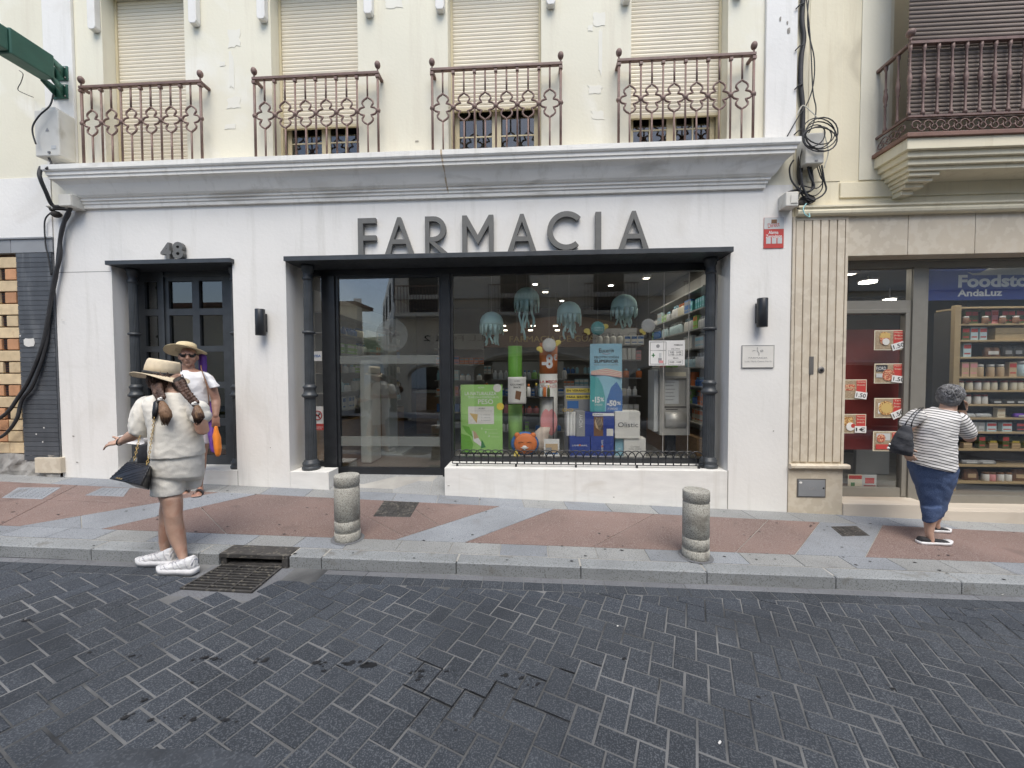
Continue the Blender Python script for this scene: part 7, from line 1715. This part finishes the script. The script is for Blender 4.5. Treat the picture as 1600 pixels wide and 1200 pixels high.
# trainers
def trainer(heel, toe, Y, name='trainer', h=.115, mat='shoe_white', sole='shoe_grey', w_=.045, low=0.):
    a, c = wp(*heel, Y), wp(*toe, Y); gz = pz if Y > 3.3 else rz; a.z = c.z = (gz((a.x + c.x) / 2, Y) + .003) if low or heel[1] > 890 else (a.z + c.z) / 2; zb = a.z; d = (c - a); L_ = d.length; d.normalize(); s = Vector((-d.y, d.x, 0))
    b = Body(); rg = []
    for t, hw, hh in ((0, .55, .75), (.06, .8, 1.25), (.2, .88, 1.15), (.34, .85, .95), (.5, .88, .82), (.68, 1.0, .68), (.85, .98, .56), (.96, .7, .42), (1., .35, .28)):
        p = a + d * L_ * t; hz = h * hh; rg.append([p + s * w_ * hw * math.cos(q) + Vector((0, 0, .018 + (hz - .018) * (.5 + .5 * math.sin(q)))) for q in [2 * PI * i / 14 for i in range(14)]])
    b.loft(rg); o = b.skin(name, mat, W_cur, .006, 2, .004 if low == 0 else 0, 40)
    m = MB(); rg = []
    for t, hw in ((-.02, .5), (.03, .85), (.2, .95), (.45, .88), (.7, 1.08), (.88, 1.0), (.98, .7), (1.03, .3)):
        p = a + d * L_ * t; up = .012 * (t > .9) + .006 * (t < 0); rg.append([p + s * w_ * hw * k1 + Vector((0, 0, up + ((.026 if low else .042) if k2 else 0))) for k1, k2 in ((-1, 0), (1, 0), (1.02, 1), (-1.02, 1))])
    m.loft(rg); m.build('sole', 'shoe_white', o)
    if low == 0:
        m = MB()
        def on_(t, q, o_=1.015):
            ks = [(0, .55, .75), (.06, .8, 1.25), (.2, .88, 1.15), (.34, .85, .95), (.5, .88, .82), (.68, 1.0, .68), (.85, .98, .56), (.96, .7, .42), (1., .35, .28)]
            i = max(j for j in range(len(ks) - 1) if ks[j][0] <= t); u = (t - ks[i][0]) / (ks[i + 1][0] - ks[i][0]); hw = ks[i][1] + (ks[i + 1][1] - ks[i][1]) * u; hz = h * (ks[i][2] + (ks[i + 1][2] - ks[i][2]) * u)
            return a + d * L_ * t + s * w_ * hw * math.cos(q) * o_ + Vector((0, 0, .018 + (hz - .018) * (.5 + .5 * math.sin(q)) * o_))
        for k in range(5):
            for q0 in (0, 1):
                t = .12 + .16 * k; m.tube([on_(t + .05 * j_ * (1 if k % 2 else .6), (PI - qq) if q0 else qq) for j_, qq in enumerate((-.35, .0, .35, .7, 1.0))], .0030, 4)
        for t in (.42, .50, .58, .66): m.tube([on_(t, qq, 1.05) for qq in (1.0, 1.3, 1.57, 1.84, 2.14)], .003, 4)
        m.tube([on_(.03, qq, 1.02) for qq in (.2, .7, 1.2, 1.57, 2., 2.5, 2.9)], .005, 4)
        m.build('trim', sole, o)
W_cur = T
trainer((307, 899), (249, 899), 2.86); trainer((274, 883.5), (216, 880), 2.955)
# ---- her quilted handbag, with chain
c = wp(205, 742, 2.80); T = thing('handbag', 'black quilted handbag hanging on a gold chain from the woman in cream', 'handbag', tuple(c), None)
Yb = 2.72
A, B2, C2, D2 = wp(199, 721, 2.78), wp(234, 728, 2.74), wp(219, 758, 2.66), wp(170, 748, 2.70)
def quad_slab(m, P, th, nrm):
    n_ = Vector(nrm); m.loft([[p for p in P], [p + n_ * th for p in P]]); 
m = MB(); nr_ = (B2 - A).cross(D2 - A).normalized(); nr_ = nr_ if nr_.y > 0 else -nr_
quad_slab(m, [A, B2, C2, D2], .012, nr_); m.build('flap', 'bag_black', T, .004, fix=True)
m = MB(); n = 5   # stitched diamonds of the flap
for k in range(1, 6):
    t = k / 6
    m.tube([A.lerp(B2, t) - nr_ * .001, A.lerp(D2, t) - nr_ * .001], .0016, 4); m.tube([D2.lerp(C2, t) - nr_ * .001, B2.lerp(C2, t) - nr_ * .001], .0016, 4); m.tube([A.lerp(B2, t) - nr_ * .001, B2.lerp(C2, 1 - t) - nr_ * .001], .0012, 4); m.tube([A.lerp(D2, t) - nr_ * .001, D2.lerp(C2, 1 - t) - nr_ * .001], .0012, 4)
m.build('quilting', 'bag_black', T)
E_, F_ = wp(238, 733, 2.80), wp(236, 762, 2.80)
m = MB(); m.loft([[A + nr_ * .012, B2 + nr_ * .012, C2 + nr_ * .012, D2.lerp(C2, .45) + nr_ * .012], [wp(206, 722, 2.90), wp(236, 727, 2.88), wp(234, 766, 2.84), wp(214, 762, 2.84)]]); m.build('pouch', 'bag_black', T, .008, fix=True)
text('badge', 'CUPLÉ', (0 - .028, .028, -.006, .006), 0, 'gold', None, rot=0).parent = T
o = [q for q in T.children if q.name.startswith('badge')][0]; pc = D2.lerp(C2, .28).lerp(A.lerp(B2, .28), .12) - nr_ * .003
ex = (C2 - D2).normalized(); ez = (A - D2); ez = (ez - ex * ez.dot(ex)).normalized(); o.matrix_local = Matrix.Translation(pc - T.location) @ Matrix((ex, ex.cross(ez) * -1 if False else -ez.cross(ex) * -1, ez)).transposed().to_4x4()
def chain(m, pts, r=.0085, th=.0028):
    P = [Vector(p) for p in pts]; seg = []
    for a, c in zip(P, P[1:]):
        n = max(1, int((c - a).length / .016))
        for i in range(n): seg.append((a.lerp(c, (i + .5) / n), (c - a).normalized()))
    for i, (p, d) in enumerate(seg):
        u = d.orthogonal().normalized(); v = d.cross(u); u = u if i % 2 else v
        m.tube([p + d * r * 1.25 * math.cos(a) + u * r * .8 * math.sin(a) for a in [k * PI / 3 for k in range(6)]], th, 3, True)
m = MB(); chain(m, [wp(229, 727, 2.74), wp(233, 712, 2.76), wp(236, 690, 2.775), wp(239, 670, 2.775), wp(241, 652, 2.775)]); m.build('chain', 'gold', T)
m = MB(); chain(m, [wp(209, 721, 2.79), wp(213, 705, 2.80), wp(217, 688, 2.84), wp(222, 670, 2.86)]); m.build('chain', 'gold', T)
m = MB(); m.loft([[wp(x - w_, y, Y), wp(x + w_, y + .5, Y), wp(x + w_, y + .5, Y + .008), wp(x - w_, y, Y + .008)] for x, y, w_, Y in ((240.5, 654, 3, 2.772), (242, 644, 4.6, 2.78), (244, 632, 5, 2.795), (244.5, 622, 4.6, 2.825), (244.5, 615.5, 4.4, 2.88), (245, 613, 4.2, 2.95))]); m.build('strap', 'bag_black', T, fix=True)
# white sheet and dark pouch in front of her
x0, x1 = -3.10, -2.86
T = thing('shopping_sheet', 'white folded paper held behind the outstretched forearm of the woman', 'paper', tuple(wp(205, 688, 3.12)))
m = MB(); P = [wp(176, 684, 3.0), wp(190, 680, 3.02), (wp(232, 679, 3.10)), wp(236, 697, 3.10), wp(205, 695, 3.05), wp(190, 692, 3.02)]; m.loft([P, [p + Vector((0, .004, 0)) for p in P]]); m.build('sheet', 'tshirt', T, fix=True)
T = thing('small_bag', 'small dark bag hanging behind the chain of the quilted handbag', 'bag', tuple(wp(222, 708, 3.05)))
m = MB(); P = [wp(214, 697, 3.05), wp(226, 695, 3.05), wp(231, 706, 3.05), wp(232, 724, 3.05), wp(213, 724, 3.05)]; m.loft([P, [p + Vector((0, .06, 0)) for p in P]]); m.build('pouch', 'bag_matt', T, .01, fix=True)
# ---------------- the man in the doorway
YM = 4.36
g = gp(312, 771); T = thing('person', 'older man in straw hat, sunglasses and white t-shirt standing before the black door', 'person', (g.x, YM, pz(g.x, YM)))
b = Body()
b.rows([(276, 640, 328, 640, YM, .12), (277, 620, 326, 620, YM, .12), (275, 600, 327, 600, YM, .12), (275, 588, 328, 588, YM, .10), (284, 581, 316, 580, YM, .075), (286, 577, 306, 576, YM, .055)])
b.limb([(wp(295, 582, YM), .062), (wp(294, 570, YM - .01), .060)]); Lh, Rh = head(b, wp(294.5, 556.5, YM - .01), rad(38), 1.06, rad(4))
for x, xk, xa, dy in ((318, 314, 311.5, 0), (290, 291, 292, .06)):
    hip, kn, an = wp(x, 660, YM + dy), wp(xk, 712, YM + dy - .02), wp(xa, 759, YM + dy)
    b.limb([(hip, .085), (hip.lerp(kn, .6), .070), (kn, .056), (kn.lerp(an, .35), .055), (kn.lerp(an, .75), .038), (an, .033)], 14)
    b.limb([(an + Vector((-.01, .03, -.035)), .028), (an + Vector((.045, -.05, -.055)), .034), (an + Vector((.09, -.12, -.065)), .028)], 12)
    for k in range(5): b.limb([(an + Vector((.075 + .018 * (k - 2) * .9, -.12 + .018 * (k - 2) * .6, -.068)), .012), (an + Vector((.10 + .018 * (k - 2) * .9, -.155 + .018 * (k - 2) * .6, -.075)), .010 - (k == 4) * .001)], 8)
sh, el, wr = wp(327, 592, YM), wp(337.5, 625, YM + .02), wp(337, 649, YM - .04)
b.limb([(sh, .050), (sh.lerp(el, .5), .048), (el, .044), (el.lerp(wr, .35), .044), (wr, .030)]); hand(b, wr, (.03, -.05, -1), (-.85, -.5, 0), (-.5, .6, 0), 1.0, (.25, .3, .35, .4))
sh, el, wr = wp(272, 592, YM), wp(266, 625, YM + .02), wp(272, 650, YM - .12)
b.limb([(sh, .058), (sh.lerp(el, .5), .052), (el, .046), (el.lerp(wr, .35), .046), (wr, .030)]); hand(b, wr, (.2, -.3, -1), (.8, -.5, 0), (.5, .6, 0), 1.0)
b.skin('body', 'skin_tan', T, .0065, 2)
b = Body(); b.rows([(271.5, 634, 330, 634, YM, .145), (271, 618, 329, 618, YM, .14), (269.5, 602, 331, 602, YM, .138), (269, 590, 332, 591, YM, .12), (275, 582.5, 326, 583, YM, .09), (283, 578.5, 311, 578.5, YM, .068)], 30, 2.3)
b.rows([(317, 582.5, 327, 584, YM, .07), (318, 587, 332.5, 588, YM, .082), (321, 593, 336, 594, YM, .082), (325, 600, 340.5, 599, YM, .080), (327.5, 607, 344, 603.5, YM, .078)], 20); b.rows([(275, 583.5, 284, 582.5, YM, .07), (269, 588, 283, 587, YM, .082), (264, 596, 280, 594, YM, .082), (259, 604, 276, 607, YM, .078)], 20)
b.skin('t_shirt', 'tshirt', T, .0075, 2, .005, 8., (1, 1, 1.5))
b = Body(); b.rows([(272, 632, 330, 632, YM, .14), (271, 650, 331, 650, YM, .15), (273, 665, 330, 665, YM + .01, .14)], 28, 2.3); b.rows([(300, 655, 331, 655, YM, .115), (303, 692, 330, 691, YM, .11)], 24); b.rows([(272, 655, 302, 655, YM + .05, .115), (273, 692, 301, 691, YM + .05, .11)], 24)
b.skin('shorts', 'shorts_pale', T, .0075, 2, .005, 7., (1, 1, .8))
MB().loft([ringpx(271, y, 331, y, YM, .150, 28, 2.3) for y in (629.5, 633.5)], cap=False).build('belt', 'ink', T)
b = Body(); b.ell(Lh(0, .03, .0), (.079, .075, .085), Rh); b.skin('hair', 'hair_grey', T, .007, 1)
m = MB()
for s in (-1, 1):
    pts = [(.010, .030), (.066, .034), (.072, .012), (.050, -.008), (.020, -.006)]
    m.loft([[Lh(s * x, -.098 + abs(x) ** 2 * 6 + q, z) for x, z in pts] for q in (0, .006)]); m.tube([Lh(s * .070, -.068, .025), Lh(s * .082, 0, .02)], .004, 4)
m.tube([Lh(-.012, -.104, .024), Lh(.012, -.104, .024)], .004, 4); m.build('sunglasses', 'black', T, fix=True)
MB().tube([Lh(-.024, -.094, -.059), Lh(0, -.099, -.057), Lh(.024, -.094, -.060)], .0022, 4).build('mouth_line', 'brown', T)
hat(T, wp(290.5, 547.5, YM), .195, .100, .085, 'straw_yellow', 'brown', (rad(-16), rad(-7)), .03, topdent=.05)
W_cur = T
for dx, xa, dy in ((0, 311.5, 0), (1, 292, .06)):
    an = wp(xa, 759, YM + dy); d = Vector((.55, -.83, 0)); s = Vector((.83, .55, 0)); a0 = an + Vector((-.025, .045, -.098)); m = MB()
    m.loft([[a0 + d * L_ - s * w_, a0 + d * L_ + s * w_, a0 + d * L_ + s * w_ + Vector((0, 0, .022)), a0 + d * L_ - s * w_ + Vector((0, 0, .022))] for L_, w_ in ((0, .025), (.03, .036), (.12, .038), (.2, .046), (.25, .04), (.27, .02))]); m.build('sandal', 'ink', T, fix=True)
    m = MB(); q = a0 + d * .165; m.loft([[q + d * k + s * .048 * math.cos(t) + Vector((0, 0, .02 + .062 * math.sin(t))) for t in [PI * i / 8 for i in range(9)]] for k in (-.035, .035)], cap=False, closed_ring=False); m.build('sandal_strap', 'ink', T)
# his straps and bags
T = thing('shoulder_bag', 'dark crossbody strap and bag worn over the man\'s white t-shirt', 'bag', tuple(wp(300, 600, YM - .14)))
m = MB()
m.loft([[wp(x - w_, y, Y), wp(x + w_, y - 1, Y), wp(x + w_, y - 1, Y + .01), wp(x - w_, y, Y + .01)] for x, y, w_, Y in ((281, 575, 2.8, YM + .03), (281, 579, 3, YM - .085), (283, 587, 3, YM - .13), (289, 600, 3, YM - .155), (297, 615, 3, YM - .16), (305, 628, 3, YM - .165))]); m.build('strap', 'bag_matt', T, fix=True)
MB().loft([[wp(xa, y, YM - .17), wp(xb, y, YM - .17), wp(xb, y, YM - .13), wp(xa, y, YM - .13)] for xa, xb, y in ((300, 314, 626), (299, 316, 650))]).build('pouch', 'bag_matt', T, .01, fix=True)
T = thing('shopping_bag', 'purple and orange cloth bag hanging from the man\'s hand and shoulder', 'bag', tuple(wp(333, 690, YM - .08)))
b = Body(); b.rows([(325, 655, 333, 655, YM - .02, .03), (325, 680, 337, 680, YM - .05, .05), (328, 700, 338, 702, YM - .06, .06), (331, 706, 341, 707, YM - .06, .05)]); b.skin('purple_cloth', 'purple_bag', T, .007, 2, .006, 12, (2, 1, .4))
b = Body(); b.rows([(335, 666, 340, 666, YM - .09, .03), (332, 682, 345, 683, YM - .09, .05), (334, 700, 346.5, 700, YM - .09, .06), (336, 709, 345, 710, YM - .09, .05), (338, 713, 343, 713, YM - .09, .03)]); b.skin('orange_cloth', 'orange_bag', T, .007, 2, .005, 12, (2, 1, .4))
b = Body(); b.limb([(wp(322, 618, YM + .07), .022), (wp(328, 640, YM + .05), .035), (wp(331, 660, YM), .03)]); b.skin('hanging_cloth', 'purple_bag', T, .008, 2, .006, 12, (2, 1, .4))
m = MB(); m.tube([wp(314, 571, YM - .0), wp(314.5, 577, YM - .09), wp(320, 592, YM - .145), (wp(324, 606, YM - .15)), wp(326, 622, YM - .14), wp(328, 650, YM - .08)], .006, 5); m.build('cord', 'brown', T)
T = thing('parasol_sleeve', 'purple cloth sleeve standing up behind the man\'s shoulder', 'bag', tuple(wp(316, 580, YM + .16))); b = Body(); b.rows([(312, 553, 319, 552, YM + .16, .03), (309, 558, 323, 558, YM + .16, .05), (310, 572, 324, 573, YM + .16, .05), (313, 600, 322, 600, YM + .16, .04), (316, 640, 323, 640, YM + .16, .03)]); b.skin('sleeve', 'purple_bag', T, .007, 2, .005, 14, (2, 2, .5))
# ---------------- the elderly woman in the striped top
YO = 4.02
g = gp(1455, 852); T = thing('person', 'grey-haired woman in striped top and blue denim culottes walking right, phone at her ear', 'person', (g.x, YO, pz(g.x, YO)))
b = Body()
b.rows([(1441, 800, 1470, 800, 3.98, .09), (1442, 812, 1466, 812, 3.98, .078), (1443.5, 822, 1462, 822, 3.975, .065), (1445, 832, 1459.5, 832, 3.965, .05), (1447, 841, 1460, 841, 3.96, .042), (1446, 849, 1463, 849, 3.96, .045)], 20)
b.rows([(1452, 795, 1478, 795, 4.2, .08), (1454, 808, 1473, 808, 4.24, .065), (1456, 818, 1469, 818, 4.27, .045), (1457, 826, 1470, 826, 4.28, .042)], 20)
b.rows([(1428, 745, 1486, 745, YO + .03, .14), (1424, 715, 1490, 720, YO + .02, .15), (1432, 680, 1490, 685, YO, .14), (1438, 655, 1494, 660, YO, .12), (1450, 644, 1492, 648, YO, .09), (1466, 637, 1492, 639, YO, .065)])
b.limb([(wp(1480, 645, YO), .062), (wp(1483, 630, YO), .060)]); Lh, Rh = head(b, wp(1485, 619, YO), rad(138), .98, rad(-10))
sh, el, wr = wp(1497, 655, YO - .02), wp(1515, 684, YO - .02), wp(1505, 650, YO + .10)
b.limb([(sh, .055), (sh.lerp(el, .5), .052), (el, .046), (el.lerp(wr, .4), .042), (wr, .030)]); hand(b, wp(1504, 644, YO + .04), (-.15, -.25, 1), (-.7, -.1, .1), (-.8, -.2, .1), .92, (.25, .25, .3, .35), thumb=(-.75, -.45, .5))
b.limb([(wr, .030), (wp(1504, 644, YO + .04), .026)])
sh, el, wr = wp(1430, 652, YO), wp(1412, 678, YO + .03), wp(1412, 700, YO - .12)
b.limb([(sh, .055), (sh.lerp(el, .5), .050), (el, .044), (el.lerp(wr, .4), .040), (wr, .028)]); hand(b, wr, (.3, -.3, -.8), (.6, -.6, 0), (.5, .5, 0), .9)
b.skin('body', 'skin', T, .0068, 2)
b = Body(); b.rows([(1414.5, 716, 1497.5, 737, YO + .02, .20), (1416, 704, 1497.5, 722, YO + .02, .195), (1421, 690, 1497, 702, YO + .015, .185), (1425, 674, 1497, 682, YO + .01, .175), (1427, 660, 1500, 668, YO + .005, .16), (1431, 648, 1503, 657, YO, .135), (1441, 640.5, 1502, 649, YO, .10), (1457, 636, 1494, 642, YO, .075)], 32, 2.25)
b.skin('striped_top', 'stripes_body', T, .008, 2, .006, 7., (.8, 1, 2.2))
s0, s1 = wp(1497, 656, YO - .02), wp(1511, 675, YO - .02); b = Body(); b.limb([(s0, .078), (s0.lerp(s1, .55), .076), (s1, .070)]); 
b.skin('striped_sleeve', 'stripes_sleeve', T, .0075, 2, .003, 8)
s0, s1 = wp(1432, 650, YO), wp(1418, 661, YO + .02); b = Body(); b.limb([(s0, .072), (s1, .066)]); b.skin('striped_sleeve', 'stripes_body', T, .0075, 2, .003, 8)
b = Body(); b.rows([(1416, 712, 1498, 728, YO + .02, .19), (1418, 728, 1499, 736, YO + .03, .20), (1424, 745, 1496, 750, YO + .03, .19), (1431, 765, 1489, 768, YO + .02, .17), (1437, 782, 1484, 784, YO + .02, .15), (1440, 797, 1479, 798, YO + .01, .13), (1441.5, 809, 1472, 808, YO, .115)], 30, 2.3)
b.rows([(1439, 790, 1474, 790, 3.99, .115), (1441, 813, 1469, 812, 3.98, .105)], 24, 2.2); b.rows([(1446, 785, 1482, 785, 4.14, .11), (1450, 808, 1477, 807, 4.18, .10)], 24, 2.2)
b.skin('culottes', 'denim', T, .0078, 2, .009, 6.5, (1.2, 1, 1.3))
b = Body(); b.ell(Lh(0, .010, .028), (.088, .10, .088), Rh); b.ell(Lh(0, .055, -.02), (.074, .06, .07), Rh); b.ell(Lh(.03, .03, .085), (.05, .05, .025), Rh); b.ell(Lh(-.06, .02, .02), (.04, .05, .06), Rh); b.ell(Lh(.06, .03, -.01), (.04, .05, .06), Rh); b.skin('hair', 'hair_grey', T, .007, 1, .008, 18.)
locks(T, Lh, Rh, (.088, .10, .088), (0, .010, .028), 260, .9, 'hair_grey', 3, 1.5, .006)
locks(T, Lh, Rh, (.090, .10, .090), (0, .012, .026), 160, .8, 'hair_silver', 8, 1.5, .0045)
W_cur = T
trainer((1434, 856.5), (1485, 857), 3.96, 'slip_on_shoe', .058, 'canvas_black', 'white', .043, 1.); trainer((1453, 836), (1483, 836.5), 4.28, 'slip_on_shoe', .058, 'canvas_black', 'white', .043, 1.)
T2 = thing('phone', 'dark mobile phone held to the grey-haired woman\'s ear', 'phone', tuple(wp(1497, 630, YO - .04))); m = MB(); c = wp(1498, 630, YO - .035); m.obox(c, (.010, .004, 0), (-.014, .034, 0), (-.02, 0, .066)); m.build('case', 'black', T2, .006)
T2 = thing('shoulder_bag', 'black slouchy shoulder bag on the left side of the grey-haired woman', 'bag', tuple(wp(1408, 690, YO - .2)))
b = Body(); b.rows([(1390, 706, 1426, 713, YO - .20, .05), (1388, 698, 1427, 706, YO - .20, .075), (1393, 687, 1428, 694, YO - .20, .08), (1401, 675, 1426, 680, YO - .20, .065), (1410, 664, 1424, 667, YO - .19, .035)], 24, 2.4); b.skin('bag', 'bag_matt', T2, .007, 2, .010, 9.)
m = MB(); m.loft([[wp(x - 1.2, y, Y), wp(x + 1.2, y, Y), wp(x + 1.2, y, Y + .006), wp(x - 1.2, y, Y + .006)] for x, y, Y in ((1412, 668, YO - .20), (1418, 657, YO - .19), (1427, 646, YO - .16), (1437, 637.5, YO - .09), (1441, 636, YO + .0))]); m.loft([[wp(x - 1.2, y, Y), wp(x + 1.2, y, Y), wp(x + 1.2, y, Y + .006), wp(x - 1.2, y, Y + .006)] for x, y, Y in ((1423, 672, YO - .21), (1425, 660, YO - .205), (1431, 648, YO - .175), (1440, 639, YO - .11), (1443, 636, YO + .0))]); m.build('strap', 'bag_black', T2, fix=True)
m = MB().ball(wp(1388, 700, YO - .24), (.012, .008, .012), 8, 5); m.ball(wp(1390, 694, YO - .24), (.008, .008, .010), 8, 5); m.build('charm', 'white', T2)
